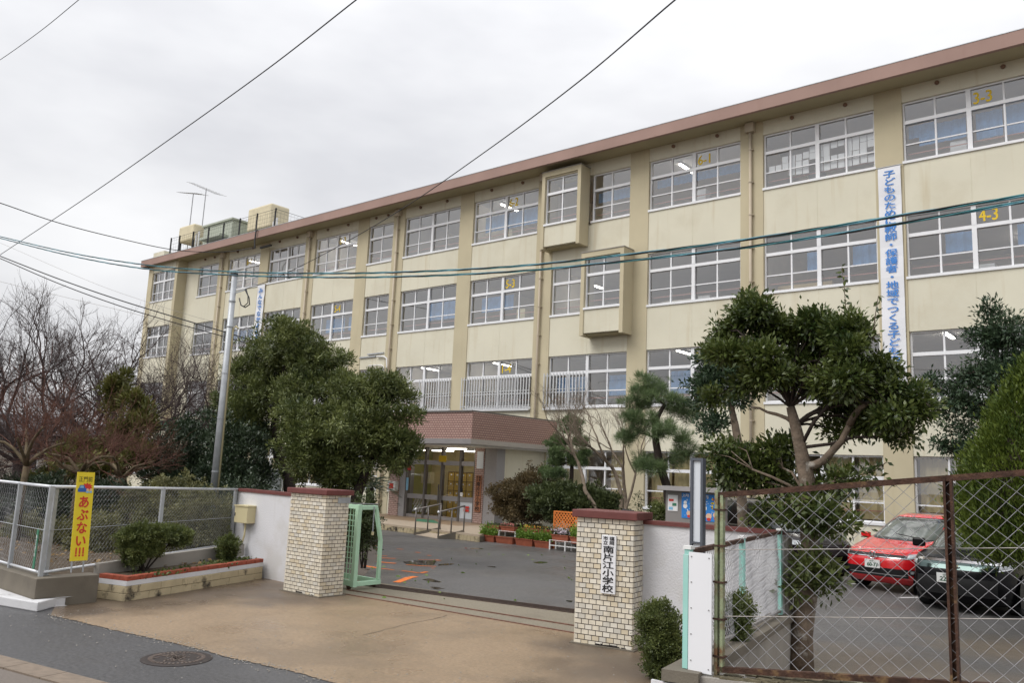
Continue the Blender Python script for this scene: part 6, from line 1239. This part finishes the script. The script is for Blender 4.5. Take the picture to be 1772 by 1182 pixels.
for sg in (-1, 1):
    rc.patch('a_pillar', 'red_paint', cab, sg*0.63, sg*0.84, 0.95, 1.40, 0.010, 6); rc.patch('b_pillar', 'trim_black', cab, sg*1.50, sg*1.64, 0.96, 1.40, 0.006, 4); rc.patch('c_pillar', 'red_paint', cab, sg*2.35, sg*2.75, 0.96, 1.40, 0.010, 6)
    rc.patch('headlight', 'headlamp', low, sg*0.47, sg*1.02, 0.645, 0.735, 0.010, 12, 4, z0b=0.70, z1b=0.775); rc.patch('fog_grille', 'trim_black', low, sg*0.55, sg*0.85, 0.36, 0.46, 0.008, 8); rc.patch('fog_lamp', 'headlamp', low, sg*0.58, sg*0.74, 0.385, 0.435, 0.012, 6)
    rc.patch('door_line', 'trim_black', low, sg*1.14, sg*1.16, 0.35, 0.92, 0.003, 1); rc.patch('door_line', 'trim_black', low, sg*1.60, sg*1.615, 0.35, 0.94, 0.003, 1)
    m = rc.W((0.72, sg*0.90, 0.98)); MB().obox(m, rc.h, rc.l, UZ, 0.06, 0.10, 0.065).build('mirror', 'red_paint', rc.t, bevel=0.03)
rc.patch('grille', 'trim_black', low, -0.46, 0.46, 0.65, 0.715, 0.008, 16); rc.patch('grille_chrome', 'chrome', low, -0.46, 0.46, 0.652, 0.662, 0.014, 16, 1); rc.patch('lower_grille', 'trim_black', low, -0.53, 0.53, 0.30, 0.46, 0.008, 16); rc.patch('chrome_strip', 'chrome', low, -0.53, 0.53, 0.335, 0.35, 0.014, 16, 1)
rc.patch('bonnet_edge', 'trim_black', low, -1.0, 1.0, 0.738, 0.743, 0.003, 30, 1)
bc = rc.W((2.005, 0, 0.685)); em = thing('x', '', '', bc); bpy.data.objects.remove(em)
mb = MB(); ring = [bc+rc.l*0.075*math.cos(a)+UZ*0.075*math.sin(a) for a in np.linspace(0, 2*math.pi, 25)]; mb.tube(ring, 0.009, 6)
E2 = lambda a, b: bc+rc.h*0.004+rc.l*a*0.062+UZ*b*0.062
for a, b in (((-0.55, 0.85), (0, -0.05)), ((0.55, 0.85), (0, -0.05)), ((-0.9, 0.3), (-0.45, -0.85)), ((-0.45, -0.85), (0, -0.05)), ((0.9, 0.3), (0.45, -0.85)), ((0.45, -0.85), (0, -0.05))): mb.bar(E2(*a), E2(*b), 0.014, 0.012, up=rc.h)
mb.build('round_badge', 'chrome', rc.t)
rc.plate(2.015, -0.0, 0.52, '60-77')
mb = MB(); mb.bar(rc.W((1.08, 0.55, 1.0)), rc.W((0.95, -0.1, 1.06)), 0.02, 0.015); mb.build('wiper', 'trim_black', rc.t)
# black wagon
h2 = (-0.08, -1.0); fr2 = gr(1655, 1063); k2 = 1.0; pos2 = fr2-unit([*h2, 0])*2.3*k2
low2 = dict(z=[0.18, 0.30, 0.50, 0.72, 0.84, 0.95, 1.02, 1.08], xf=[2.18, 2.28, 2.33, 2.31, 2.26, 2.05, 1.62, 1.30], xr=[-2.2, -2.28, -2.3, -2.3, -2.29, -2.28, -2.27, -2.25], w=[0.80, 0.86, 0.89, 0.89, 0.885, 0.87, 0.84, 0.80], n=[5, 5, 4.8, 4.8, 5, 5.5, 6, 6])
cab2 = dict(z=[1.02, 1.15, 1.35, 1.50, 1.58, 1.63], xf=[1.5, 1.25, 0.85, 0.55, 0.3, -0.1], xr=[-2.24, -2.2, -2.12, -2.05, -1.95, -1.7], w=[0.80, 0.785, 0.73, 0.67, 0.62, 0.45], n=[6, 6, 6, 5.5, 5, 4], xc=-0.5)
bk_ = Car('wagon_car', 'glossy black car with chrome grille beside the red hatchback', pos2, h2, k2, 'black_paint', low2, cab2, [(1.4, 0.84, 0.32), (-1.4, 0.84, 0.32), (1.4, -0.84, 0.32), (-1.4, -0.84, 0.32)])
bk_.patch('windscreen', 'windscreen', cab2, -0.62, 0.62, 1.07, 1.53, 0.004, 14)
for sg in (-1, 1):
    bk_.patch('headlight', 'headlamp', low2, sg*0.50, sg*1.0, 0.78, 0.865, 0.010, 12, 4, z0b=0.84, z1b=0.90); bk_.patch('headlight_trim', 'chrome', low2, sg*0.40, sg*0.98, 0.765, 0.785, 0.014, 12, 1, z0b=0.83, z1b=0.842); bk_.patch('fog_lamp', 'chrome', low2, sg*0.62, sg*0.68, 0.33, 0.37, 0.010, 3, 2); bk_.patch('a_pillar', 'black_paint', cab2, sg*0.63, sg*0.84, 1.04, 1.55, 0.010, 6)
    MB().obox(bk_.W((1.15, sg*0.96, 1.12)), bk_.h, bk_.l, UZ, 0.06, 0.11, 0.08).build('mirror', 'black_paint', bk_.t, bevel=0.03)
bk_.patch('grille', 'smoke_chrome', low2, -0.47, 0.47, 0.755, 0.87, 0.006, 16); bk_.patch('grille_chrome', 'chrome', low2, -0.52, 0.52, 0.875, 0.915, 0.012, 16, 2); bk_.patch('lower_grille', 'trim_black', low2, -0.48, 0.48, 0.32, 0.62, 0.006, 16)
bk_.patch('roof', 'black_paint', cab2, -math.pi, math.pi, 1.56, 1.63, 0.010, 40)
MB().add([bk_.W(bk_.pt(cab2, 2*math.pi*i/48, 1.63, 0.010)) for i in range(48)], [tuple(range(48))]).build('roof_skin', 'black_paint', bk_.t)
bc = bk_.W((2.325, 0, 0.815)); mb = MB()
for a, b in (((-0.06, 0.0), (0, 0.025)), ((0.06, 0.0), (0, 0.025)), ((-0.06, 0.0), (0, -0.02)), ((0.06, 0.0), (0, -0.02)), ((-0.07, 0.015), (0.07, 0.015))): mb.bar(bc+bk_.l*a[0]+UZ*a[1], bc+bk_.l*b[0]+UZ*b[1], 0.012, 0.012, up=bk_.h)
mb.build('winged_badge', 'cream_box', bk_.t)
bk_.plate(2.345, -0.12, 0.60, '22-26')
# dark minivan behind the front tree, grey car behind the big evergreen
def van(name, label, pos, h, k, paint_, tall=0.0):
    lw = dict(z=[0.18, 0.30, 0.50, 0.80, 0.95, 1.05, 1.10], xf=[2.1, 2.22, 2.28, 2.24, 2.0, 1.6, 1.35], xr=[-2.2, -2.27, -2.3, -2.3, -2.29, -2.28, -2.27], w=[0.78, 0.83, 0.85, 0.85, 0.845, 0.82, 0.79], n=[5, 5, 5, 5, 5.5, 6, 6])
    cb = dict(z=[1.04, 1.25, 1.50+tall, 1.62+tall, 1.70+tall], xf=[1.65, 1.30, 0.90, 0.65, 0.3], xr=[-2.26, -2.24, -2.18, -2.1, -1.9], w=[0.79, 0.77, 0.70, 0.64, 0.45], n=[7, 7, 6.5, 6, 5], xc=-0.4)
    c = Car(name, label, pos, h, k, paint_, lw, cb, [(1.4, 0.80, 0.31), (-1.4, 0.80, 0.31), (1.4, -0.80, 0.31), (-1.4, -0.80, 0.31)])
    c.patch('windscreen', 'windscreen', cb, -0.6, 0.6, 1.09, 1.52+tall, 0.004, 12)
    for sg in (-1, 1):
        c.patch('a_pillar', paint_, cb, sg*0.62, sg*0.80, 1.06, 1.60+tall, 0.010, 6); c.patch('b_pillar', paint_, cb, sg*1.45, sg*1.6, 1.06, 1.60+tall, 0.010, 4); c.patch('headlight', 'headlamp', lw, sg*0.5, sg*1.0, 0.80, 0.90, 0.01, 8)
    c.patch('roof', paint_, cb, -math.pi, math.pi, 1.60+tall, 1.70+tall, 0.010, 40); MB().add([c.W(c.pt(cb, 2*math.pi*i/40, 1.70+tall, 0.010)) for i in range(40)], [tuple(range(40))]).build('roof_skin', paint_, c.t); c.patch('grille', 'trim_black', lw, -0.45, 0.45, 0.6, 0.8, 0.006, 10)
    return c
van('minivan_car', 'dark minivan parked behind the front tree trunk', (-8.3, 20.6), (0.80, -0.60), 0.98, 'maroon_black', 0.05)
p = at(462, 850, 19.5); van('minivan_car', 'grey van half hidden behind the large evergreen tree', p, (0.75, -0.66), 1.0, 'silver_paint', 0.2)
# ---------------------------------------------------------------- motorbike at the right edge
mo = gr(1768, 1062); mk = thing('motorbike', 'small motorbike parked at the right edge under conifer', 'motorbike', mo); hd = unit([-0.35, -1, 0]); ld = np.array([-hd[1], hd[0], 0])
def mp_(a, b, c): return mo+hd*a+ld*b+UZ*c
for a in (0.0, -1.2):
    ringp = [mp_(a+0.26*math.cos(q), 0, 0.28+0.26*math.sin(q)) for q in np.linspace(0, 2*math.pi, 25)]; o = MB().tube(ringp, 0.045, 8).build('wheel', 'tyre', mk, smooth=True); MB().tube([mp_(a, -0.04, 0.28), mp_(a, 0.04, 0.28)], 0.09, 12).build('hub', 'chrome', o, org=ORG[mk.name])
    sp = MB()
    for q in np.linspace(0, 2*math.pi, 11)[:-1]: sp.tube([mp_(a, 0, 0.28), mp_(a+0.23*math.cos(q), 0, 0.28+0.23*math.sin(q))], 0.007, 4)
    sp.build('spokes', 'chrome', o, org=ORG[mk.name])
for b in (-0.08, 0.08): MB().tube([mp_(0, b, 0.28), mp_(-0.22, b, 0.95)], 0.022, 8).build('fork', 'chrome', mk)
MB().tube([mp_(-0.25, -0.32, 1.02), mp_(-0.22, 0, 0.97), mp_(-0.25, 0.32, 1.02)], 0.014, 8).build('handlebar', 'trim_black', mk); MB().tube([mp_(-0.12, 0, 0.86), mp_(-0.02, 0, 0.86)], [0.09, 0.10], 14).build('headlight', 'headlamp', mk)
MB().obox(mp_(-0.55, 0, 0.68), hd, ld, UZ, 0.24, 0.11, 0.10).build('fuel_tank', 'sign_blue', mk, bevel=0.05); MB().obox(mp_(-1.0, 0, 0.72), hd, ld, UZ, 0.30, 0.12, 0.05).build('seat', 'trim_black', mk, bevel=0.03); MB().obox(mp_(-0.6, 0, 0.38), hd, ld, UZ, 0.18, 0.13, 0.14).build('engine', 'galv', mk, bevel=0.02)
MB().tube([mp_(-0.5, 0.12, 0.25), mp_(-0.9, 0.14, 0.22), mp_(-1.4, 0.14, 0.3)], 0.035, 8).build('exhaust', 'chrome', mk); MB().tube([mp_(0.2*math.cos(q)+0.02, 0, 0.28+0.33*math.sin(q)) for q in np.linspace(0.3, 2.6, 9)], 0.05, 6).build('mudguard', 'sign_blue', mk)
# ---------------------------------------------------------------- planters, stands, lattice
YP = 19.6
def planter(lab, xa, xb, ya, yb, Y, plant=None, n=40, petals=None):
    a, b = at(xa, yb, Y), at(xb, yb, Y); h = at(xa, ya, Y)[2]-a[2]; z = max(a[2], 0.0); t = thing('flower_planter', lab, 'planter', ((a[0]+b[0])/2, Y, z), 'terracotta planters'); x0, x1 = a[0]+0.01, b[0]-0.01; s = 0.035
    V = [(x0+s, Y+0.03, z), (x1-s, Y+0.03, z), (x1-s, Y+0.19, z), (x0+s, Y+0.19, z), (x0, Y, z+h), (x1, Y, z+h), (x1, Y+0.22, z+h), (x0, Y+0.22, z+h)]
    MB().add(V, [(0, 3, 2, 1), (4, 5, 6, 7), (0, 1, 5, 4), (1, 2, 6, 5), (2, 3, 7, 6), (3, 0, 4, 7)]).build('trough', 'terracotta', t); MB().box(x0-0.012, x1+0.012, Y-0.012, Y+0.232, z+h-0.02, z+h+0.006).build('rim', 'terracotta', t); MB().box(x0+0.01, x1-0.01, Y+0.01, Y+0.21, z+h+0.007, z+h+0.012).build('potting_soil', 'soil', t)
    if plant:
        m, k, L, hh = plant; P = np.column_stack([rng.uniform(x0, x1, k), rng.uniform(Y, Y+0.2, k), z+h+np.abs(rng.normal(size=k))*hh]); tag(leaves('plants', m, P, rng.normal(size=(k, 3))*0.6+UZ*0.7-UY*0.2, L, 0.5, rng.random(k), t), kind='stuff')
    if petals:
        m, k, L, hh = petals; P = np.column_stack([rng.uniform(x0, x1, k), rng.uniform(Y-0.03, Y+0.15, k), z+h+0.04+rng.random(k)*hh]); tag(leaves('flowers', m, P, rng.normal(size=(k, 3))-UY*0.5, L, 0.9, rng.random(k), t), kind='stuff')
fresh = ('leaf_fresh', 900, 0.075, 0.12)
planter('terracotta planter of fresh green plants, ground row, leftmost', 829, 854.5, 931, 942, YP, fresh)
planter('nearly empty terracotta planter, ground row, second from left', 856, 887, 932.5, 944, YP)
planter('terracotta planter of fresh green plants, ground row, third from left', 890, 921, 936, 948, YP, fresh)
planter('terracotta planter of fresh green plants, ground row, fourth from left', 923, 952, 938.5, 950, YP, fresh)
planter('terracotta planter on white stand, upper row, leftmost', 839, 863, 908.5, 917.5, YP+0.45, ('leaf_azalea', 160, 0.05, 0.03))
planter('terracotta planter with pink flowers, upper row, second from left', 865, 890, 910.5, 920, YP+0.45, ('leaf_azalea', 200, 0.05, 0.04), petals=('petal_pink', 60, 0.05, 0.05))
planter('terracotta planter with orange flowers, upper row, third from left', 903, 928, 914, 922.5, YP+0.45, ('leaf_azalea', 200, 0.05, 0.04), petals=('petal_orange', 60, 0.05, 0.05))
planter('terracotta planter on white stand, upper row, fourth from left', 929.5, 955, 916, 925, YP+0.45, ('leaf_azalea', 200, 0.05, 0.04), petals=('petal_orange', 20, 0.05, 0.05))
planter('terracotta planter of white flowers before the orange lattice', 953, 983, 925, 936.5, YP-0.15, ('leaf_azalea', 500, 0.06, 0.08), petals=('petal_white', 170, 0.06, 0.13))
planter('terracotta planter of fresh green plants beside mint gate post', 985, 1012, 929, 941, YP-0.15, fresh)
def stand(label, xa, xb, yt, yb, Y, dpth=0.3):
    a, b = at(xa, yb, Y), at(xb, yb, Y); zt_ = at((xa+xb)/2, yt, Y)[2]; t = thing('planter_stand', label, 'plant stand', ((a[0]+b[0])/2, Y, 0), 'white plant stands')
    n = 0
    for x in (a[0], (a[0]+b[0])/2, b[0]):
        for y in (Y, Y+dpth): MB().box(x-0.018, x+0.018, y-0.018, y+0.018, 0, zt_-0.012).build('leg', 'white_paint', t)
    for y in (Y, Y+dpth/2, Y+dpth): MB().box(a[0]-0.02, b[0]+0.02, y-0.02, y+0.02, zt_-0.012, zt_).build('shelf_rail', 'white_paint', t)
    for y in (Y,): MB().box(a[0], b[0], y-0.01, y+0.01, zt_*0.42, zt_*0.42+0.025).build('brace', 'white_paint', t)
stand('white plant stand left, behind the ground row planters', 835, 891, 918, 946, YP+0.42); stand('white plant stand right, behind the ground row planters', 895, 957, 923, 950, YP+0.42); stand('low white plant stand under the white flowers', 951, 1005, 937, 957, YP-0.18)
la = thing('lattice_screen', 'small orange wooden lattice screen behind white flowers', 'lattice', at(978, 915, YP+0.2)*[1, 1, 0]); a, b = at(957.5, 918, YP+0.2), at(1010, 918, YP+0.2); z0, z1 = at(958, 920, YP+0.2)[2], at(958, 884, YP+0.2)[2]; yy = YP+0.2; W_ = b[0]-a[0]
for (x0, x1, y0, y1) in ((a[0], b[0], z1-0.04, z1), (a[0], b[0], z0, z0+0.04), (a[0], a[0]+0.04, z0+0.04, z1-0.04), (b[0]-0.04, b[0], z0+0.04, z1-0.04)): MB().box(x0, x1, yy-0.015, yy+0.02, y0, y1).build('frame_bar', 'lattice_orange', la)
for x in (a[0]+0.02, b[0]-0.02): MB().box(x-0.02, x+0.02, yy, yy+0.03, 0, z0).build('leg', 'lattice_orange', la)
H_ = z1-z0
for i in range(-5, 13):
    for sg in (1, -1):
        x0 = a[0]+i*0.105; x0, x1 = x0, x0+H_*0.9
        lo, hi = max(x0, a[0]+0.03), min(x1, b[0]-0.03)
        if hi-lo < 0.05: continue
        f0, f1 = (lo-x0)/(x1-x0), (hi-x0)/(x1-x0)
        za, zb = (z0+H_*f0, z0+H_*f1) if sg > 0 else (z1-H_*f0, z1-H_*f1)
        MB().bar((lo, yy+0.004*sg, za), (hi, yy+0.004*sg, zb), 0.006, 0.032).build('slat', 'lattice_orange', la)
# rock
rk = at(1085, 884, 17.6); V = MB().lathe((rk[0], rk[1], 0), [(0.45, 0), (0.48, 0.4), (0.44, 0.8), (0.34, 1.15), (0.16, 1.33)], 9)
V.v = [tuple(np.array(p)+rng.normal(size=3)*0.05*np.array([1, 1, 0.6])) for p in V.v]; M('rock', (0.022, 0.019, 0.02), 0.6, 0.4, 5, bump=0.6, bs=12); tag(V.build('garden_rock', 'rock', smooth=False, bevel=0.03), 'dark boulder standing behind the right gate pillar', 'rock')
# fallen leaves
n = 70; xs = rng.uniform(-15, -6.2, n); ysl = rng.uniform(9.4, 19, n); fl = thing('fallen_leaves', 'scattered small fallen leaves on the wet asphalt', 'leaves', (-10, 12, 0)); fl['kind'] = 'stuff'
leaves('leaf_litter', 'leaf_fresh', np.column_stack([xs, ysl, np.full(n, 0.012)]), np.column_stack([rng.normal(size=n), rng.normal(size=n), np.full(n, 0.05)]), rng.uniform(0.05, 0.11, n), 0.7, rng.random(n), fl)
n = 260; s = rng.random(n); P = np.array([-13.3, 6.0, zc-0.045])+np.column_stack([-rng.random(n)*7, rng.random(n)*3.0-s*0, np.zeros(n)]); gl_ = thing('garden_litter', 'dead leaves and moss on the left garden soil', 'leaves', (-16, 7, zc-0.05)); gl_['kind'] = 'stuff'
leaves('leaf_litter', 'leaf_dry', P, rng.normal(size=(n, 3))*[1, 1, 0.2], 0.09, 0.6, rng.random(n), gl_)
# ---------------------------------------------------------------- steel pole
pb = base_at(360, 10.4, ZG); ptop = at(406, 478, 10.4); sp_ = thing('steel_pole', 'tall galvanized steel pole with cream conduit behind the fence', 'pole', pb)
MB().tube([pb, pb+(ptop-pb)*0.5, ptop], [0.085, 0.076, 0.066], 16).build('shaft', 'galv', sp_, smooth=True); MB().tube([ptop, ptop+UZ*0.07], [0.074, 0.074], 16).build('cap', 'ink', sp_)
rr_ = unit(CR*[1, 1, 0]); q0, q1 = pb+rr_*0.10, ptop-UZ*1.25+rr_*0.09; MB().tube([q0, q1, q1+UZ*0.06+rr_*0.06, q1+rr_*0.12], 0.022, 8).build('conduit', 'cream_box', sp_, smooth=True)
for f in (0.25, 0.45, 0.62, 0.80, 0.90): p = pb+(ptop-pb)*f; MB().tube([p-UZ*0.012, p+UZ*0.012], 0.094-0.016*f, 14).build('band', 'galv', sp_)
bp_ = at(410, 500, 10.4); MB().bar(ptop-UZ*0.42, bp_+rr_*0.22, 0.02, 0.03).build('wire_bracket', 'galv', sp_)
cc = [at(x, y, 10.35) for x, y in ((424, 501), (431, 515), (432, 527), (424, 532), (417, 528), (414, 516))]; MB().tube(cc, 0.014, 6).build('cable_loop', 'dark_cable', sp_, smooth=True)
cc = [at(x, y, 10.3) for x, y in ((426, 500), (429, 512), (429, 524), (422, 530))]; MB().tube(cc, 0.012, 6).build('cable_loop', 'dark_cable', sp_, smooth=True)
# ---------------------------------------------------------------- overhead wires
def smooth(pts, n=10):
    P = [np.asarray(p, float) for p in pts]; P = [2*P[0]-P[1]]+P+[2*P[-1]-P[-2]]; o = []
    for i in range(1, len(P)-2):
        for j in range(n):
            t = j/n; a, b, c, d = P[i-1:i+3]; o.append(0.5*((2*b)+(-a+c)*t+(2*a-5*b+4*c-d)*t*t+(-a+3*b-3*c+d)*t**3))
    o.append(P[-2]); return o
def wire(label, pts, r, m='dark_cable', twist=None, cat='cable', n=10):
    C = smooth(pts, n); t = thing('overhead_cable', label, cat, C[0], 'overhead cables')
    if not twist: MB().tube(C, r, 6).build('cable_line', m, t, smooth=True)
    else:
        C = smooth(pts, 40); s = 0.0; A_, B__, C__ = [], [], []
        for i, p in enumerate(C):
            if i: s += np.linalg.norm(p-C[i-1])
            d = nrm(C[min(i+1, len(C)-1)]-C[max(i-1, 0)]); e1 = nrm(np.cross(d, UZ)); e2 = np.cross(e1, d)
            for arr, ph in ((A_, 0), (B__, 2.1), (C__, 4.2)): a = s*twist+ph; arr.append(p+(e1*math.cos(a)+e2*math.sin(a))*r)
        for arr, mm in ((A_, 'teal_cable'), (B__, 'dark_cable'), (C__, 'teal_cable_pale')): MB().tube(arr, r*0.85, 6).build('strand', mm, t, smooth=True)
    return t
YW = 5.2
def street(pts, Y=YW): return [at(x, y, Y) for x, y in pts]
wire('upper of two twisted teal street cables crossing the school', street([(-60, 394), (0, 409), (120, 437), (250, 458), (400, 470), (560, 473), (720, 470), (900, 460), (1080, 441), (1250, 420), (1420, 395), (1600, 366), (1772, 338), (1860, 322)]), 0.0055, twist=7)
wire('lower of two twisted teal street cables crossing the school', street([(-60, 397), (0, 412), (120, 442), (250, 465), (400, 476), (560, 480), (720, 478), (900, 469), (1080, 452), (1250, 433), (1420, 409), (1600, 379), (1772, 349), (1860, 332)]), 0.0055, twist=6)
wire('dark wire rising from far left to the top centre sky', [at(-20, 455, 9), at(0, 441, 9), at(150, 341, 8.3), at(300, 236, 7.6), at(460, 121, 6.9), at(615, 0, 6.2), at(700, -66, 5.8)], 0.009)
wire('short dark wire crossing the top left corner', [at(-40, 126, 7), at(0, 103, 6.8), at(70, 53, 6.4), at(135, 0, 6.0), at(180, -36, 5.8)], 0.008)
wire('thin dark wire falling from top right sky to the pole', [at(1240, -56, 4.2), at(1167, 0, 4.6), at(1000, 142, 5.6), at(840, 262, 6.7), at(690, 365, 7.9), at(560, 440, 9.0), at(470, 484, 9.8), at(424, 500, 10.35)], 0.006)
wire('black service wire from far left to the roof bracket', [at(-40, 340, 12), at(0, 351, 13), at(100, 385, 16), at(200, 411, 19), at(300, 432, 22.5), at(380, 436, 24.3), at(441, 429, 25.2)], 0.022)
wire('upper dark wire falling behind the bare cherry branches', [at(-40, 427, 11), at(0, 443, 11.3), at(100, 482, 12), at(200, 517, 13), at(300, 548, 14), at(400, 578, 15), at(470, 600, 16)], 0.021)
wire('lower dark wire falling behind the bare cherry branches', [at(-40, 432, 11.1), at(0, 447, 11.4), at(100, 490, 12.1), at(200, 527, 13.1), at(300, 558, 14.1), at(400, 586, 15.1), at(470, 607, 16.1)], 0.018)
wire('faint grey wire over the bare cherry branches', [at(-40, 405, 13), at(0, 420, 13.2), at(110, 468, 14), at(200, 504, 15), at(320, 543, 16.5), at(420, 570, 18)], 0.006, 'wire_old')
wire('faint low grey wire across the bare cherry tops', [at(-40, 474, 10), at(0, 487, 10.2), at(120, 516, 11), at(240, 545, 12), at(400, 590, 14)], 0.006, 'wire_old')
rb = thing('roof_bracket', 'small dark cable bracket hanging under the roof fascia', 'bracket', at(441, 410, 25.2)); MB().tube([at(446, 398, 25.2), at(443, 400, 25.15), at(441, 415, 25.15), at(441, 430, 25.15)], 0.04, 6).build('bracket_arm', 'black_metal', rb); MB().bar(at(451, 429, 25.9), at(469, 424, 25.9), 0.12, 0.10).build('insulator_bar', 'black_metal', rb)
# ---------------------------------------------------------------- houses beyond the garden, green canopy
M('house_wall', (0.33, 0.29, 0.25), 0.9, 0.1, 0.8, streak=0.3); M('house_roof', (0.10, 0.095, 0.10), 0.7, 0.15, 2); M('house_wall_pale', (0.52, 0.48, 0.42), 0.9, 0.08, 0.8, streak=0.3)
def house(label, c, w, d_, h, m, ang):
    t = thing('house', label, 'house', (c[0], c[1], 0), 'houses beyond the left garden'); u = np.array([math.cos(ang), math.sin(ang), 0]); v = np.array([-u[1], u[0], 0]); c = np.array([c[0], c[1], 0.0])
    MB().obox(c+UZ*h/2, u, v, UZ, w/2, d_/2, h/2).build('wall', m, t); P = [c+u*w*0.56*a+v*d_*0.58*b+UZ*(h+0.02) for a, b in ((-1, -1), (1, -1), (1, 1), (-1, 1))]; rg = [c-u*w*0.3+UZ*(h+1.6), c+u*w*0.3+UZ*(h+1.6)]
    MB().add(P+rg, [(0, 1, 5, 4), (2, 3, 4, 5), (1, 2, 5), (3, 0, 4), (3, 2, 1, 0)]).build('roof', 'house_roof', t)
    for sx in (-0.28, 0.05, 0.30):
        for z in ((1.5,) if h < 4 else (1.5, 4.2)):
            o = MB().obox(c+u*w*sx-v*(d_/2+0.03)+UZ*z, u, v, UZ, 0.75, 0.03, 0.55).build('window', 'white_alu', t)
            for k in (-0.36, 0.36): MB().obox(c+u*(w*sx+k)-v*(d_/2+0.065)+UZ*z, u, v, UZ, 0.31, 0.004, 0.48).build('pane', 'car_glass', o, org=ORG[t.name])
house('brown two storey house glimpsed behind the far left twigs', (-62, 10), 11, 8, 5.2, 'house_wall', 1.2); house('pale low house glimpsed behind the bare cherry trunks', (-66, 24), 10, 8, 3.2, 'house_wall_pale', 1.2); house('brown house beyond the far left garden corner', (-48, 0), 9, 8, 3.0, 'house_wall', 1.3); house('far pale house between cherry trunks and school end', (-74, 38), 12, 8, 3.4, 'house_wall_pale', 1.1)
gc = thing('walkway_canopy', 'small green roofed walkway at the far school end', 'canopy', base_at(285, 23.0)); a, b = at(255, 735, 22.5), at(306, 731, 22.5)
MB().box(a[0], b[0], 22.5, 25.6, b[2]-0.12, b[2]+0.12).build('roof', 'mint_dark' if 'mint_dark' in MATS else 'print_green', gc); MB().box(a[0]+0.1, b[0]-0.1, 22.8, 25.5, 0.1, b[2]-0.13).build('wall', 'cream', gc)
for x in (a[0]+0.1, b[0]-0.1): MB().box(x-0.05, x+0.05, 22.55, 22.65, 0, b[2]-0.121).build('post', 'galv', gc)
# loose stones and grit along the edges of the paving
gv = thing('loose_gravel', 'loose grit and small stones scattered on the driveway edge', 'gravel', (-9, 6, 0)); gv['kind'] = 'stuff'; mb = MB()
for i in range(900):
    if i < 450: k = rng.integers(0, len(fine)-1); p = np.array(fine[k])+rng.normal(size=2)*[0.1, 0.09]
    else: p = np.array([rng.uniform(-12, -4), 0]); p[1] = rng.uniform(4.2, 9.2)
    r_ = rng.uniform(0.004, 0.013); q = np.array([p[0], p[1], 0.008]); mb.add([q+[r_, 0, 0], q+[0, r_, 0], q+[-r_, 0, 0], q+[0, -r_, 0], q+[0, 0, r_*0.8]], [(0, 1, 4), (1, 2, 4), (2, 3, 4), (3, 0, 4)])
mb.build('grit', 'concrete', gv)
# things standing in the class rooms
for i, k in enumerate(bay_id):
    if k < 0: continue
    x0, x1 = bays[i]
    for f in (4, 3, 2):
        if rng.random() < 0.75: MB().box(x0+0.2, x0+rng.uniform(1.2, 2.4), YF+0.7, YF+1.0, FL[f], LV[f][0]+rng.uniform(0.1, 0.45)).build('book_shelf', ['door_wood', 'paper', 'room_wall'][rng.integers(0, 3)], B)
        if rng.random() < 0.7: xx = rng.uniform(x0, x1-0.9); MB().box(xx, xx+rng.uniform(0.6, 1.6), 33.12, 33.18, FL[f]+1.1, FL[f]+2.3).build('wall_board', ['print_green', 'paper', 'hall_wall', 'sign_sky'][rng.integers(0, 4)], B)
        if rng.random() < 0.5: xx = rng.uniform(x0+1.2, x1-0.5); MB().box(xx, xx+0.45, YF+0.5, YF+0.9, LV[f][0]-0.3, LV[f][0]+rng.uniform(0.2, 0.7)).build('cabinet', ['paper', 'cream_box', 'mid_grey'][rng.integers(0, 3)], B)
